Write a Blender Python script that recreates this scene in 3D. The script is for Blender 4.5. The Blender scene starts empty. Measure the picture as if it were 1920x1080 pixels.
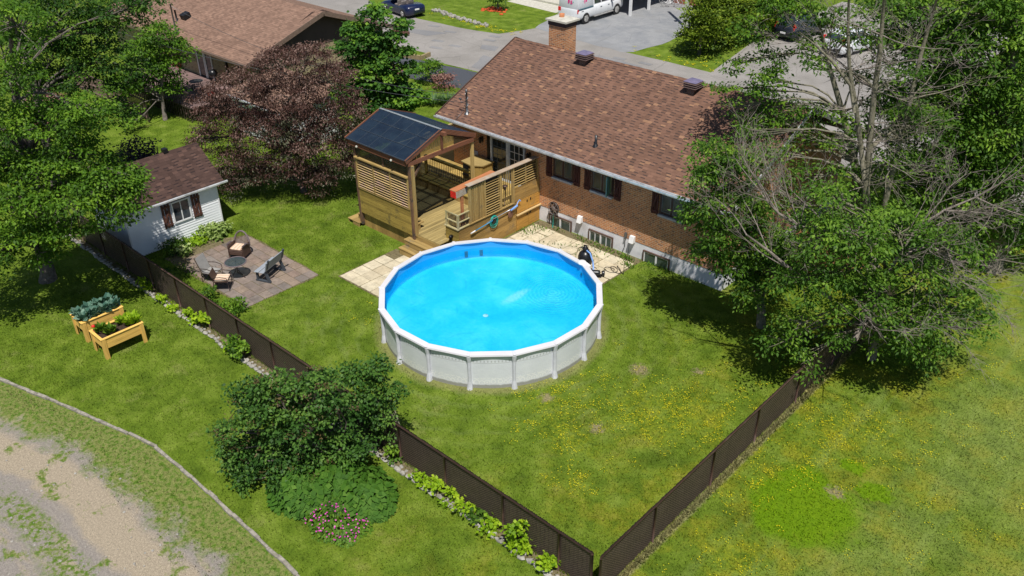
import bpy, math, random
import numpy as np
from mathutils import Vector, Matrix
R = math.radians
S = bpy.context.scene
COL = S.collection
rnd = random.Random(7)

# ------------------------------------------------------------------ camera, sky, sun, exposure
cam = bpy.data.cameras.new('camera'); camo = bpy.data.objects.new('camera', cam); COL.objects.link(camo)
cam.sensor_width = 36; cam.lens = 36*1635.76/1920; cam.clip_end = 1000; cam.clip_start = .1
_y, _p, _r = 2.31893, 0.541933, -0.0085628
fwd = Vector((math.cos(_y)*math.cos(_p), math.sin(_y)*math.cos(_p), -math.sin(_p)))
rt = fwd.cross(Vector((0, 0, 1))).normalized(); up = rt.cross(fwd)
r2 = rt*math.cos(_r)+up*math.sin(_r); u2 = -rt*math.sin(_r)+up*math.cos(_r)
mw = Matrix((r2, u2, -fwd)).transposed().to_4x4(); mw.translation = Vector((12.6947, -17.3593, 17.2456))
camo.matrix_world = mw
S.camera = camo
W = bpy.data.worlds.new('World'); S.world = W; W.use_nodes = True
nt = W.node_tree; bg = nt.nodes['Background']; sky = nt.nodes.new('ShaderNodeTexSky')
sky.sky_type = 'NISHITA'; sky.sun_disc = False; sky.sun_elevation = R(62.6); sky.sun_rotation = R(131)
sky.air_density = 1.0; sky.dust_density = .6
nt.links.new(sky.outputs[0], bg.inputs[0]); bg.inputs[1].default_value = .07
sl = bpy.data.lights.new('sun', 'SUN'); sl.energy = 4.6; sl.angle = R(.55); sl.color = (1, .955, .89)
so = bpy.data.objects.new('sun', sl); COL.objects.link(so); so.location = (20, -20, 40)
so.rotation_euler = Vector((-.39, .34, -1)).to_track_quat('-Z', 'Y').to_euler()
S.view_settings.view_transform = 'Standard'; S.view_settings.look = 'None'
S.view_settings.exposure = 0.12; S.view_settings.gamma = 1
S.render.engine = 'CYCLES'
S.cycles.max_bounces = 6; S.cycles.diffuse_bounces = 3; S.cycles.glossy_bounces = 3
S.cycles.transmission_bounces = 4; S.cycles.transparent_max_bounces = 8

# ------------------------------------------------------------------ node helper
class NB:
    def __init__(s, name):
        s.m = bpy.data.materials.new(name); s.m.use_nodes = True; s.t = s.m.node_tree
        s.t.nodes.clear(); s.out = s.t.nodes.new('ShaderNodeOutputMaterial')
    def n(s, ty, props=None, **inp):
        nd = s.t.nodes.new(ty)
        for k, v in (props or {}).items(): setattr(nd, k, v)
        for k, v in inp.items():
            k2 = int(k[1:]) if k[0] == '_' else k.replace('__', ' ')
            s.set(nd.inputs[k2], v)
        return nd
    def set(s, i, v):
        if isinstance(v, bpy.types.NodeSocket): s.t.links.new(v, i)
        elif isinstance(v, bpy.types.Node): s.t.links.new(v.outputs[0], i)
        else:
            if i.type == 'RGBA' and len(v) == 3: v = (*v, 1)
            i.default_value = v
    def math(s, op, a, b=0.0, c=0.0, clamp=False):
        return s.n('ShaderNodeMath', {'operation': op, 'use_clamp': clamp}, _0=a, _1=b, _2=c).outputs[0]
    def mix(s, f, a, b, bt='MIX'):
        nd = s.n('ShaderNodeMix', {'data_type': 'RGBA', 'blend_type': bt})
        s.set(nd.inputs[0], f); s.set(nd.inputs[6], a); s.set(nd.inputs[7], b); return nd.outputs[2]
    def pos(s): return s.n('ShaderNodeNewGeometry').outputs['Position']
    def obj(s): return s.n('ShaderNodeTexCoord').outputs['Object']
    def sep(s, v):
        nd = s.n('ShaderNodeSeparateXYZ', _0=v); return nd.outputs[0], nd.outputs[1], nd.outputs[2]
    def comb(s, x, y, z): return s.n('ShaderNodeCombineXYZ', _0=x, _1=y, _2=z).outputs[0]
    def noise(s, v, sc, det=3, rough=.6, dist=0.0):
        nd = s.n('ShaderNodeTexNoise', Vector=v, Scale=float(sc), Detail=float(det), Roughness=rough, Distortion=dist); return nd.outputs[0]
    def ramp(s, f, stops, interp='LINEAR'):
        nd = s.n('ShaderNodeValToRGB', _0=f); cr = nd.color_ramp; cr.interpolation = interp
        while len(cr.elements) < len(stops): cr.elements.new(.5)
        for e, (p, c) in zip(cr.elements, stops):
            e.position = p; e.color = (*c, 1) if not isinstance(c, (int, float)) else (c, c, c, 1)
        return nd.outputs[0]
    def smooth(s, v, a, b):
        nd = s.n('ShaderNodeMapRange', {'interpolation_type': 'SMOOTHSTEP'}, Value=v)
        s.set(nd.inputs[1], a); s.set(nd.inputs[2], b); return nd.outputs[0]
    def bump(s, h, strength=.3, dist=.02):
        return s.n('ShaderNodeBump', Height=h, Strength=strength, Distance=dist).outputs[0]
    def pbr(s, col, rough=.7, metal=0.0, normal=None, spec=.4, **kw):
        p = s.n('ShaderNodeBsdfPrincipled'); s.set(p.inputs['Base Color'], col); s.set(p.inputs['Roughness'], rough)
        p.inputs['Metallic'].default_value = metal; p.inputs['Specular IOR Level'].default_value = spec
        if normal is not None: s.set(p.inputs['Normal'], normal)
        for k, v in kw.items(): s.set(p.inputs[k.replace('__', ' ')], v)
        s.t.links.new(p.outputs[0], s.out.inputs[0]); return p
def simple(name, c, rough=.6, metal=0.0, var=.18, sc=6.0, spec=.4, bump=.1, bsc=60.0, dirt=None):
    b = NB(name); P = b.obj()
    n = b.noise(P, sc, 4); c2 = tuple(x*(1-var*1.3) for x in c); c3 = tuple(min(1, x*(1+var)) for x in c)
    col = b.ramp(n, [(.3, c2), (.5, c), (.72, c3)])
    if dirt: col = b.mix(b.smooth(b.noise(P, sc*.4, 5), .52, .72), col, dirt)
    b.pbr(col, rough, metal, b.bump(b.noise(P, bsc, 3), bump, .01) if bump else None, spec)
    return b.m
def paint(name, c, rough=.25, metal=0.0):
    b = NB(name); P = b.obj(); n = b.noise(P, 2.5, 3)
    b.pbr(b.ramp(n, [(.3, tuple(x*.9 for x in c)), (.7, c)]), b.ramp(n, [(.3, rough), (.7, rough*1.5)]), metal, None, .5, Coat__Weight=.6, Coat__Roughness=.08)
    return b.m
def glass(name, c=(.015, .022, .028), rough=.06):
    b = NB(name); n = b.noise(b.pos(), 1.3, 2)
    b.pbr(b.ramp(n, [(.35, c), (.65, tuple(x*2.2+.004 for x in c))]), rough, 0, b.bump(b.noise(b.pos(), .9, 1), .05, .05), .9)
    return b.m

# ------------------------------------------------------------------ mesh helper
class MB:
    def __init__(s): s.v = []; s.f = []; s.sm = []
    def add(s, vs, fs, smooth=False):
        o = len(s.v); s.v += [tuple(v) for v in vs]; s.f += [tuple(i+o for i in f) for f in fs]; s.sm += [smooth]*len(fs); return s
    def box(s, x0, y0, z0, x1, y1, z1):
        x0, x1 = sorted((x0, x1)); y0, y1 = sorted((y0, y1)); z0, z1 = sorted((z0, z1))
        return s.add([(x0, y0, z0), (x1, y0, z0), (x1, y1, z0), (x0, y1, z0), (x0, y0, z1), (x1, y0, z1), (x1, y1, z1), (x0, y1, z1)],
                     [(0, 3, 2, 1), (4, 5, 6, 7), (0, 1, 5, 4), (1, 2, 6, 5), (2, 3, 7, 6), (3, 0, 4, 7)])
    def ob(s, c, size, rot=(0, 0, 0)):
        m = Matrix.Translation(c) @ (Matrix.Rotation(rot[2], 4, 'Z') @ Matrix.Rotation(rot[1], 4, 'Y') @ Matrix.Rotation(rot[0], 4, 'X'))
        hx, hy, hz = [k/2 for k in size]
        vs = [m @ Vector(p) for p in [(-hx, -hy, -hz), (hx, -hy, -hz), (hx, hy, -hz), (-hx, hy, -hz), (-hx, -hy, hz), (hx, -hy, hz), (hx, hy, hz), (-hx, hy, hz)]]
        return s.add(vs, [(0, 3, 2, 1), (4, 5, 6, 7), (0, 1, 5, 4), (1, 2, 6, 5), (2, 3, 7, 6), (3, 0, 4, 7)])
    def beam(s, a, b, w, h, upv=(0, 0, 1)):
        a = Vector(a); b = Vector(b); d = (b-a).normalized(); u = Vector(upv)
        if abs(d.dot(u)) > .98: u = Vector((0, 1, 0))
        sx = d.cross(u).normalized()*w/2; uz = sx.cross(d).normalized()*h/2
        vs = [a-sx-uz, a+sx-uz, a+sx+uz, a-sx+uz, b-sx-uz, b+sx-uz, b+sx+uz, b-sx+uz]
        return s.add(vs, [(3, 2, 1, 0), (4, 5, 6, 7), (0, 1, 5, 4), (1, 2, 6, 5), (2, 3, 7, 6), (3, 0, 4, 7)])
    def tube(s, pts, rad, n=8, cap=True, smooth=True):
        pts = [Vector(p) for p in pts]; k = len(pts)
        if not isinstance(rad, (list, tuple)): rad = [rad]*k
        ref = None; rings = []
        for i, p in enumerate(pts):
            d = (pts[min(i+1, k-1)]-pts[max(i-1, 0)])
            d = d.normalized() if d.length > 1e-9 else Vector((0, 0, 1))
            if ref is None: ref = Vector((0, 0, 1)) if abs(d.z) < .9 else Vector((1, 0, 0))
            sx = d.cross(ref)
            if sx.length < 1e-4: sx = d.cross(Vector((.3, 1, .2)))
            sx.normalize(); sy = d.cross(sx).normalized(); ref = sx.cross(d)
            rings.append([p+sx*math.cos(2*math.pi*j/n)*rad[i]+sy*math.sin(2*math.pi*j/n)*rad[i] for j in range(n)])
        vs = [v for r_ in rings for v in r_]
        fs = [(i*n+j, i*n+(j+1) % n, (i+1)*n+(j+1) % n, (i+1)*n+j) for i in range(k-1) for j in range(n)]
        s.add(vs, fs, smooth)
        if cap: s.add([], []); o = len(s.v)-len(vs); s.f += [tuple(o+j for j in range(n)), tuple(o+(k-1)*n+j for j in reversed(range(n)))]; s.sm += [False, False]
        return s
    def lathe(s, c, prof, n=24, smooth=True, sx=1, sy=1):
        c = Vector(c); k = len(prof)
        vs = [c+Vector((r_*math.cos(2*math.pi*j/n)*sx, r_*math.sin(2*math.pi*j/n)*sy, z)) for r_, z in prof for j in range(n)]
        fs = [(i*n+j, i*n+(j+1) % n, (i+1)*n+(j+1) % n, (i+1)*n+j) for i in range(k-1) for j in range(n)]
        return s.add(vs, fs, smooth)
    def poly(s, pts, z0, z1):   # prism from a plan outline
        n = len(pts)
        vs = [(x, y, z0) for x, y in pts]+[(x, y, z1) for x, y in pts]
        return s.add(vs, [tuple(reversed(range(n))), tuple(range(n, 2*n))]+[(i, (i+1) % n, n+(i+1) % n, n+i) for i in range(n)])
    def wheel(s, c, r_, w, axis=(0, 1, 0), n=20, prof=None):
        a = Vector(axis).normalized(); c = Vector(c)
        prof = prof or [(0, -.5), (.8, -.5), (.97, -.42), (1, -.2), (1, .2), (.97, .42), (.8, .5), (0, .5)]
        x = a.cross(Vector((0, 0, 1))).normalized(); y = a.cross(x)
        vs = [c+(x*math.cos(2*math.pi*j/n)+y*math.sin(2*math.pi*j/n))*pr*r_+a*pz*w for pr, pz in prof for j in range(n)]
        return s.add(vs, [(i*n+j, i*n+(j+1) % n, (i+1)*n+(j+1) % n, (i+1)*n+j) for i in range(len(prof)-1) for j in range(n)], True)
    def build(s, name, mat, parent=None, bevel=0, origin=None):
        org = Vector(origin) if origin is not None else (wloc(parent) if parent is not None else Vector((0, 0, 0)))
        me = bpy.data.meshes.new(name); me.from_pydata([tuple(Vector(v)-org) for v in s.v], [], s.f)
        me.polygons.foreach_set('use_smooth', s.sm); me.materials.append(mat); me.update()
        o = bpy.data.objects.new(name, me); COL.objects.link(o)
        if parent is not None: o.parent = parent
        else: o.location = org
        if bevel:
            b = o.modifiers.new('bevel', 'BEVEL'); b.width = bevel; b.segments = 1; b.limit_method = 'ANGLE'
        return o
def wloc(o):
    v = Vector((0, 0, 0))
    while o is not None: v = v+Vector(o.location); o = o.parent
    return v
def tag(o, label, cat, group=None):
    o['label'] = label; o['category'] = cat
    if group: o['group'] = group
    return o
def thing(name, loc, label, cat, group=None, rz=0):
    o = bpy.data.objects.new(name, None); COL.objects.link(o); o.location = loc; o.rotation_euler = (0, 0, rz)
    o.empty_display_size = .3
    return tag(o, label, cat, group)
def struct(o): o['kind'] = 'structure'; return o
def stuff(o, label=None, cat=None):
    o['kind'] = 'stuff'
    if label: o['label'] = label; o['category'] = cat
    return o
def dup(o, loc=None, rz=None, parent=None):
    c = o.copy(); COL.objects.link(c)
    if parent is not None: c.parent = parent
    if loc is not None: c.location = loc
    if rz is not None: c.rotation_euler = (0, 0, rz)
    for ch in [x for x in bpy.data.objects if x.parent == o]: dup(ch, parent=c)
    return c

# ------------------------------------------------------------------ materials
def kerb_d(b, x, y):    # signed distance beyond the kerb of the gravel track
    t = b.math('MULTIPLY', b.math('MAXIMUM', b.math('SUBTRACT', -8.65, x), 0.0), .27)
    return b.math('ADD', b.math('ADD', y, 10.12), t)
def blobmask(b, x, y, cx, cy, r0, r1, wob, sx=1.0, sy=1.0):
    dx = b.math('MULTIPLY', b.math('SUBTRACT', x, cx), 1/sx); dy = b.math('MULTIPLY', b.math('SUBTRACT', y, cy), 1/sy)
    d = b.math('SQRT', b.math('ADD', b.math('MULTIPLY', dx, dx), b.math('MULTIPLY', dy, dy)))
    d = b.math('ADD', d, wob)
    return b.smooth(d, r1, r0)
def lawn(name, blades=False):
    b = NB(name); P = b.pos(); x, y, z = b.sep(P)
    n1 = b.noise(P, .22, 3); n2 = b.noise(P, 1.3, 4); n3 = b.noise(P, 7, 5, .7); n4 = b.noise(P, 38, 3, .7); n5 = b.noise(P, .75, 5, .65)
    g0 = b.ramp(n2, [(.28, (.068, .118, .010)), (.5, (.122, .188, .017)), (.72, (.195, .262, .038))])
    dry = b.ramp(n4, [(.3, (.15, .19, .035)), (.7, (.24, .27, .07))])
    c = b.mix(b.smooth(b.math('ADD', n5, b.math('MULTIPLY', n3, .35)), .72, .92), g0, dry)
    yel = b.ramp(n3, [(.35, (.17, .19, .010)), (.65, (.29, .28, .02))])
    right = b.smooth(x, -4.0, 7.0)
    c = b.mix(b.math('MULTIPLY', b.smooth(n5, .44, .64), b.math('MULTIPLY', right, .75)), c, yel)
    # mowing streaks beyond the right fence
    st = b.noise(b.comb(b.math('MULTIPLY', b.math('ADD', x, b.math('MULTIPLY', y, .05)), 1.9), b.math('MULTIPLY', y, .25), 0.0), 1.0, 3)
    c = b.mix(b.math('MULTIPLY', b.smooth(st, .5, .68), b.math('MULTIPLY', b.smooth(x, 4.6, 6.5), .38)), c, (.22, .285, .075))
    dk = b.smooth(b.noise(P, .5, 4, .6), .52, .7)
    c = b.mix(b.math('MULTIPLY', dk, .5), c, (.06, .10, .010))
    c = b.mix(b.math('MULTIPLY', b.math('MULTIPLY', b.smooth(x, 6.5, 9.5), b.smooth(n1, .3, .6)), .45), c, b.ramp(n3, [(.3, (.17, .225, .05)), (.7, (.27, .32, .10))]))
    # circular mower sweeps round the pool
    dxp = b.math('ADD', x, 5.69); dyp = b.math('SUBTRACT', y, 1.36)
    rr = b.math('SQRT', b.math('ADD', b.math('MULTIPLY', dxp, dxp), b.math('MULTIPLY', dyp, dyp)))
    sw = b.math('SINE', b.math('MULTIPLY', b.math('ADD', rr, b.math('MULTIPLY', n2, .9)), 10.0))
    c = b.mix(b.math('MULTIPLY', b.math('MULTIPLY', b.smooth(sw, .1, .9), b.smooth(rr, 9.5, 5.0)), b.math('MULTIPLY', b.smooth(n5, .38, .6), .32)), c, (.19, .245, .07))
    # trodden, dry turf at the pool wall
    c = b.mix(b.math('MULTIPLY', b.smooth(b.math('ADD', rr, b.math('MULTIPLY', n3, .5)), 4.55, 4.2), .55), c, (.26, .23, .11))
    for cx, cy, r0, sx, sy in ((1.6, 1.0, 1.0, 1.3, 1.2), (2.6, 1.8, .8, 1.2, 1), (.4, -1.6, .7, 1.3, .9), (5.9, 2.8, .9, .8, 1.6), (7.0, 4.6, .8, 1.2, 1.2), (6.3, -2.4, .8, 1, 1), (-1.0, -.8, .6, 1.2, .9)):
        mk = blobmask(b, x, y, cx, cy, r0*.4, r0*1.5, b.math('MULTIPLY', b.math('SUBTRACT', n2, .5), 1.6), sx, sy)
        c = b.mix(b.math('MULTIPLY', mk, b.math('MULTIPLY', b.smooth(n3, .44, .62), .6)), c, (.26, .29, .018))
    # bright moss patches
    wob = b.math('MULTIPLY', b.math('SUBTRACT', n5, .5), 2.2)
    for cx, cy, r0, sx, sy in ((6.8, .45, 1.45, 1.05, 1.1), (7.25, 2.9, .5, 1, .8), (9.5, 16.2, .9, .8, 1.6), (7.9, 2.3, .45, 1, 1), (-7.5, -10.7, .6, 2.2, .8), (-9.6, -12.05, .45, 1, .8)):
        m = b.math('MULTIPLY', blobmask(b, x, y, cx, cy, r0*.72, r0*1.12, wob, sx, sy), .9)
        c = b.mix(m, c, b.ramp(n3, [(.3, (.095, .195, .003)), (.7, (.155, .265, .005))]))
    # bare spots
    for cx, cy, r0 in ((-.1, 2.6, .3), (.7, -.7, .2), (-1.4, -.6, .2), (7.2, 1.55, .22), (1.4, 3.8, .16)):
        c = b.mix(blobmask(b, x, y, cx, cy, r0*.3, r0*1.5, b.math('MULTIPLY', b.math('SUBTRACT', n3, .5), 1.0)), c, (.25, .22, .11))
    # dry strip at the foot of the right fence
    fs_ = b.math('MULTIPLY', b.smooth(b.math('ABSOLUTE', b.math('SUBTRACT', b.math('ADD', x, b.math('MULTIPLY', b.math('SUBTRACT', n3, .5), .25)), 4.62)), .16, .05), b.smooth(y, -5.8, -5.6))
    c = b.mix(b.math('MULTIPLY', fs_, .7), c, (.30, .26, .14))
    # gravel track side
    d = kerb_d(b, x, y); dn = b.math('ADD', d, b.math('ADD', b.math('MULTIPLY', b.math('SUBTRACT', n5, .5), 3.4), b.math('MULTIPLY', b.math('SUBTRACT', n3, .5), 1.3)))
    rough = b.mix(b.smooth(n3, .42, .62), b.mix(n4, (.17, .205, .045), (.26, .26, .10)), (.095, .175, .02))
    beyond = b.smooth(d, .02, -.06)
    c = b.mix(beyond, c, rough)
    grav = b.ramp(b.noise(P, 55, 4, .8), [(.25, (.16, .14, .12)), (.5, (.255, .228, .20)), (.75, (.37, .335, .30))])
    sand = b.ramp(n4, [(.3, (.285, .235, .17)), (.7, (.385, .325, .24))])
    d2 = b.math('ADD', d, b.math('MULTIPLY', b.math('SUBTRACT', n5, .5), 1.3))
    band = b.math('MULTIPLY', b.smooth(d2, -3.1, -2.75), b.smooth(d2, -1.5, -2.0))
    tr = b.math('ADD', band, b.smooth(b.noise(b.comb(b.math('MULTIPLY', x, .3), b.math('MULTIPLY', d, 1.0), 0.0), 1.2, 5), .52, .64), 0.0, True)
    grav = b.mix(tr, grav, sand)
    gm = b.smooth(dn, -.9, -1.75)
    gap = b.math('MULTIPLY', b.smooth(b.noise(P, 1.05, 5, .7), .56, .64), b.smooth(n3, .36, .5))
    strip = b.math('MULTIPLY', b.math('MULTIPLY', b.smooth(d2, -4.3, -3.9), b.smooth(d2, -3.2, -3.5)), b.smooth(b.math('ADD', b.math('MULTIPLY', n3, .6), b.math('MULTIPLY', n5, .4)), .44, .54))
    gm = b.math('MULTIPLY', b.math('MULTIPLY', gm, b.math('SUBTRACT', 1.0, gap)), b.math('SUBTRACT', 1.0, strip))
    c = b.mix(gm, c, grav)
    fine = b.ramp(b.math('ADD', b.math('MULTIPLY', n4, .6), b.math('MULTIPLY', b.noise(P, 15, 3, .7), .4)), [(.3, .5), (.5, 1.0), (.7, 1.6)])
    c = b.mix(1.0, c, fine, 'MULTIPLY')
    if blades:
        at = b.n('ShaderNodeAttribute', {'attribute_name': 'tint'}).outputs['Fac']
        c = b.mix(1.0, c, b.ramp(at, [(0, .5), (.6, 1.1), (1, 1.9)]), 'MULTIPLY')
        d1 = b.n('ShaderNodeBsdfDiffuse', Color=c); tr = b.n('ShaderNodeBsdfTranslucent', Color=c)
        mx = b.n('ShaderNodeMixShader', _0=.35); b.set(mx.inputs[1], d1); b.set(mx.inputs[2], tr); b.t.links.new(mx.outputs[0], b.out.inputs[0])
    else:
        h = b.math('ADD', b.math('MULTIPLY', n4, 1.0), b.math('MULTIPLY', b.noise(P, 95, 2), .8))
        nb_ = b.bump(h, b.mix(gm, (.75,)*3, (.4,)*3), .03)
        b.pbr(c, .95, 0, nb_, .1)
    return b.m
M = {}
M['lawn'] = lawn('lawn'); M['blades'] = lawn('grass_blades', True)
def asphalt(name, c0, c1, sc=1.0):
    b = NB(name); P = b.pos()
    base = b.ramp(b.noise(P, .35*sc, 5, .65), [(.35, c0), (.6, c1)])
    base = b.mix(b.smooth(b.noise(P, .16*sc, 3), .5, .62), base, tuple(k*.86 for k in c1))
    fine = b.ramp(b.noise(P, 45, 3, .8), [(.3, .78), (.7, 1.2)])
    cr = b.n('ShaderNodeTexVoronoi', {'feature': 'DISTANCE_TO_EDGE'}, Vector=b.mix(.12, P, b.n('ShaderNodeTexNoise', Vector=P, Scale=1.5).outputs[1]), Scale=.42).outputs[0]
    base = b.mix(b.math('MULTIPLY', b.smooth(cr, .010, .002), .35), base, tuple(k*.6 for k in c0))
    b.pbr(b.mix(1.0, base, fine, 'MULTIPLY'), .9, 0, b.bump(b.noise(P, 60, 2), .4, .01), .2)
    return b.m
M['road'] = asphalt('road_asphalt', (.24, .225, .205), (.31, .29, .27))
M['patch'] = asphalt('dark_asphalt', (.20, .20, .205), (.26, .255, .255))
M['newtar'] = asphalt('new_asphalt', (.062, .07, .085), (.085, .092, .108))
M['greydrive'] = asphalt('grey_gravel', (.22, .23, .245), (.29, .295, .30), 2)
def shingle(name, base, orange, dark, rowh, tab, ax=0, vsc=1.0, po=.86, pd=.5):
    b = NB(name); P = b.pos(); x, y, z = b.sep(P); u, v = (x, y) if ax == 0 else (y, x)
    vr = b.math('DIVIDE', b.math('MULTIPLY', v, vsc), rowh); row = b.math('FLOOR', vr); fv = b.math('SUBTRACT', vr, row)
    ro = b.n('ShaderNodeTexWhiteNoise', {'noise_dimensions': '1D'}, W=row).outputs[0]
    ur = b.math('ADD', b.math('DIVIDE', u, tab), b.math('MULTIPLY', ro, 1.0)); cell = b.math('FLOOR', ur); fu = b.math('SUBTRACT', ur, cell)
    w = b.n('ShaderNodeTexWhiteNoise', {'noise_dimensions': '2D'}, Vector=b.comb(cell, row, 0.0)); r1 = w.outputs[0]
    w2 = b.n('ShaderNodeTexWhiteNoise', {'noise_dimensions': '2D'}, Vector=b.comb(row, cell, 3.0)).outputs[0]
    par = b.math('FRACT', b.math('MULTIPLY', b.math('ADD', cell, 0.25), .5))
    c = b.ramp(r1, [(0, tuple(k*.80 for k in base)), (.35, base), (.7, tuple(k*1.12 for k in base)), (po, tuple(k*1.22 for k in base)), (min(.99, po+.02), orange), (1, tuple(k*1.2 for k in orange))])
    c = b.mix(b.math('MULTIPLY', b.smooth(fv, .42, .32), b.math('MULTIPLY', b.math('GREATER_THAN', par, .5), b.math('LESS_THAN', w2, pd+.3))), c, dark)  # shadow gap at the foot of a course painted as dark dashes
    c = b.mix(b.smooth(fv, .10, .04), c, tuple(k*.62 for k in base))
    lg = b.ramp(b.noise(P, .5, 4), [(.3, .88), (.7, 1.1)])
    c = b.mix(1.0, b.mix(1.0, c, lg, 'MULTIPLY'), b.ramp(b.noise(P, 60, 2), [(.3, .82), (.7, 1.18)]), 'MULTIPLY')
    h = b.math('SUBTRACT', 1.0, fv)
    b.pbr(c, .92, 0, b.bump(b.math('ADD', h, b.math('MULTIPLY', b.noise(P, 90, 2), .5)), .35, .012), .2)
    return b.m
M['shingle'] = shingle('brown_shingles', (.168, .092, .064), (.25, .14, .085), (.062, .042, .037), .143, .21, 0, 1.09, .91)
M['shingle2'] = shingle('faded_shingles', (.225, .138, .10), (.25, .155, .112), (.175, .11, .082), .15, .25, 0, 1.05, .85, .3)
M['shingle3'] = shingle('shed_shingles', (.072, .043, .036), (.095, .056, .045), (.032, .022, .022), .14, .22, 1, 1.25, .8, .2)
def brick(name, c1, c2, mort, c3=None):
    b = NB(name); P = b.pos(); x, y, z = b.sep(P); v = b.comb(b.math('ADD', x, y), z, 0.0)
    nd = b.n('ShaderNodeTexBrick', {'offset': .5, 'squash': 1.0}, Vector=v, Color1=c1, Color2=c2, Mortar=mort, Scale=1.0)
    nd.inputs['Mortar Size'].default_value = .011; nd.inputs['Mortar Smooth'].default_value = .3; nd.inputs['Bias'].default_value = 0
    nd.inputs['Brick Width'].default_value = .235; nd.inputs['Row Height'].default_value = .078
    rw = b.n('ShaderNodeTexWhiteNoise', {'noise_dimensions': '2D'}, Vector=b.comb(b.math('FLOOR', b.math('DIVIDE', b.math('ADD', x, y), .1175)), b.math('FLOOR', b.math('DIVIDE', z, .078)), 0.0)).outputs[0]
    c = b.mix(b.math('MULTIPLY', b.math('GREATER_THAN', rw, .8), nd.outputs[1]) if False else b.math('MULTIPLY', b.math('GREATER_THAN', rw, .84), b.math('SUBTRACT', 1.0, nd.outputs[1])), nd.outputs[0], c3 or tuple(k*.5 for k in c1))
    c = b.mix(1.0, c, b.ramp(b.noise(P, 1.2, 5), [(.3, .78), (.7, 1.15)]), 'MULTIPLY')
    c = b.mix(1.0, c, b.ramp(b.noise(P, 30, 3), [(.3, .85), (.7, 1.15)]), 'MULTIPLY')
    b.pbr(c, .88, 0, b.bump(b.math('SUBTRACT', 1.0, nd.outputs[1]), .5, .01), .25)
    return b.m
M['brick'] = brick('orange_brick', (.56, .235, .095), (.44, .18, .08), (.58, .45, .31), (.29, .14, .085))
M['brick2'] = brick('tan_brick', (.36, .29, .16), (.3, .235, .13), (.4, .35, .24))
M['brick3'] = brick('red_brick', (.4, .1, .045), (.32, .08, .04), (.3, .2, .14))
def wood(name, c, c2, axis='x', plank=.14, gap=True, rough=.75, grey=None, gf=.55):
    b = NB(name); P = b.obj(); x, y, z = b.sep(P); ax = {'x': 0, 'y': 1, 'z': 2}[axis]
    L = [x, y, z]; stretch = [b.math('MULTIPLY', L[i], 1.5 if i == ax else 22.0) for i in range(3)]
    g = b.noise(b.comb(*stretch), 1.0, 4, .6)
    pr = b.n('ShaderNodeNewGeometry').outputs['Random Per Island']
    c0 = b.ramp(g, [(.25, tuple(k*.72 for k in c2)), (.5, c), (.75, tuple(k*1.12 for k in c))])
    col = b.mix(1.0, c0, b.ramp(pr, [(0, .72), (.5, 1.0), (1, 1.22)]), 'MULTIPLY')
    if grey: col = b.mix(b.smooth(b.noise(P, 2.2, 5, .7), gf-.07, gf+.1), col, grey)
    b.pbr(col, rough, 0, b.bump(g, .2, .01), .3)
    return b.m
OW = dict(grey=(.2, .165, .11), gf=.62)
M['wood_x'] = wood('deck_wood_lengthwise', (.34, .235, .085), (.27, .175, .055), 'x', **OW)
M['wood_y'] = wood('deck_wood_across', (.34, .235, .085), (.27, .175, .055), 'y', **OW)
M['wood_z'] = wood('deck_wood_upright', (.36, .245, .09), (.28, .18, .055), 'z', **OW)
M['floor'] = wood('deck_boards', (.33, .25, .10), (.27, .195, .065), 'y', grey=(.45, .39, .27), gf=.68)
M['olive'] = wood('olive_wood', (.33, .235, .055), (.24, .16, .035), 'x', grey=(.14, .11, .04), gf=.6)
M['beam'] = wood('red_brown_beam', (.17, .07, .038), (.11, .042, .025), 'y', grey=(.20, .14, .10), gf=.66)
M['beamz'] = wood('weathered_post', (.15, .085, .05), (.08, .05, .035), 'z', grey=(.07, .055, .045), gf=.55)
M['greywood'] = wood('grey_weathered_wood', (.36, .27, .19), (.26, .19, .13), 'y', grey=(.42, .36, .29), gf=.55)
M['cedar'] = wood('new_pine', (.70, .43, .11), (.58, .34, .075), 'y')
M['pinez'] = wood('new_pine_upright', (.70, .43, .11), (.58, .34, .075), 'z')
M['shutter'] = wood('dark_red_shutter', (.06, .019, .016), (.04, .012, .011), 'z')
M['black'] = simple('black_metal', (.018, .018, .02), .45, .3)
M['darkbrown'] = simple('dark_brown_metal', (.085, .048, .038), .45, .2, dirt=(.13, .085, .07))
M['slat'] = simple('brown_privacy_slats', (.046, .033, .026), .6, 0, .25, 1.5)
M['wire'] = simple('brown_wire', (.28, .21, .17), .4, .3)
M['white'] = simple('white_paint', (.78, .78, .78), .45, 0, .05, 3, bump=.03)
M['gutter'] = simple('pale_aluminium', (.62, .64, .66), .35, .3, .15, 5, dirt=(.34, .36, .37))
M['darkmetal'] = simple('grey_metal', (.18, .19, .2), .4, .7)
M['concrete'] = simple('grey_parging', (.74, .74, .77), .9, 0, .12, 1.8, .2, .2, 40, dirt=(.52, .51, .52))
M['sill'] = simple('grey_sill', (.40, .41, .43), .8, 0, .1, 5)
M['cap'] = simple('pale_stone_cap', (.52, .50, .43), .9, 0, .15, 4)
M['clay'] = simple('clay_pipe', (.5, .2, .09), .8, 0, .15)
M['glass'] = glass('window_glass')
M['glass2'] = glass('reflective_glass', (.035, .05, .045), .12)
M['frame_dark'] = simple('dark_window_frame', (.045, .022, .018), .5)
M['soffit'] = simple('brown_fascia', (.10, .06, .045), .6)
M['soil'] = simple('dark_soil', (.055, .038, .028), .95, 0, .4, 20, .1, .8, 60)
M['mulch'] = simple('red_mulch', (.55, .10, .035), .9, 0, .4, 25, .1, .6)
M['rock'] = simple('pale_rock', (.33, .315, .28), .92, 0, .35, 5, .2, .5, 25, dirt=(.2, .19, .15))
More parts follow.
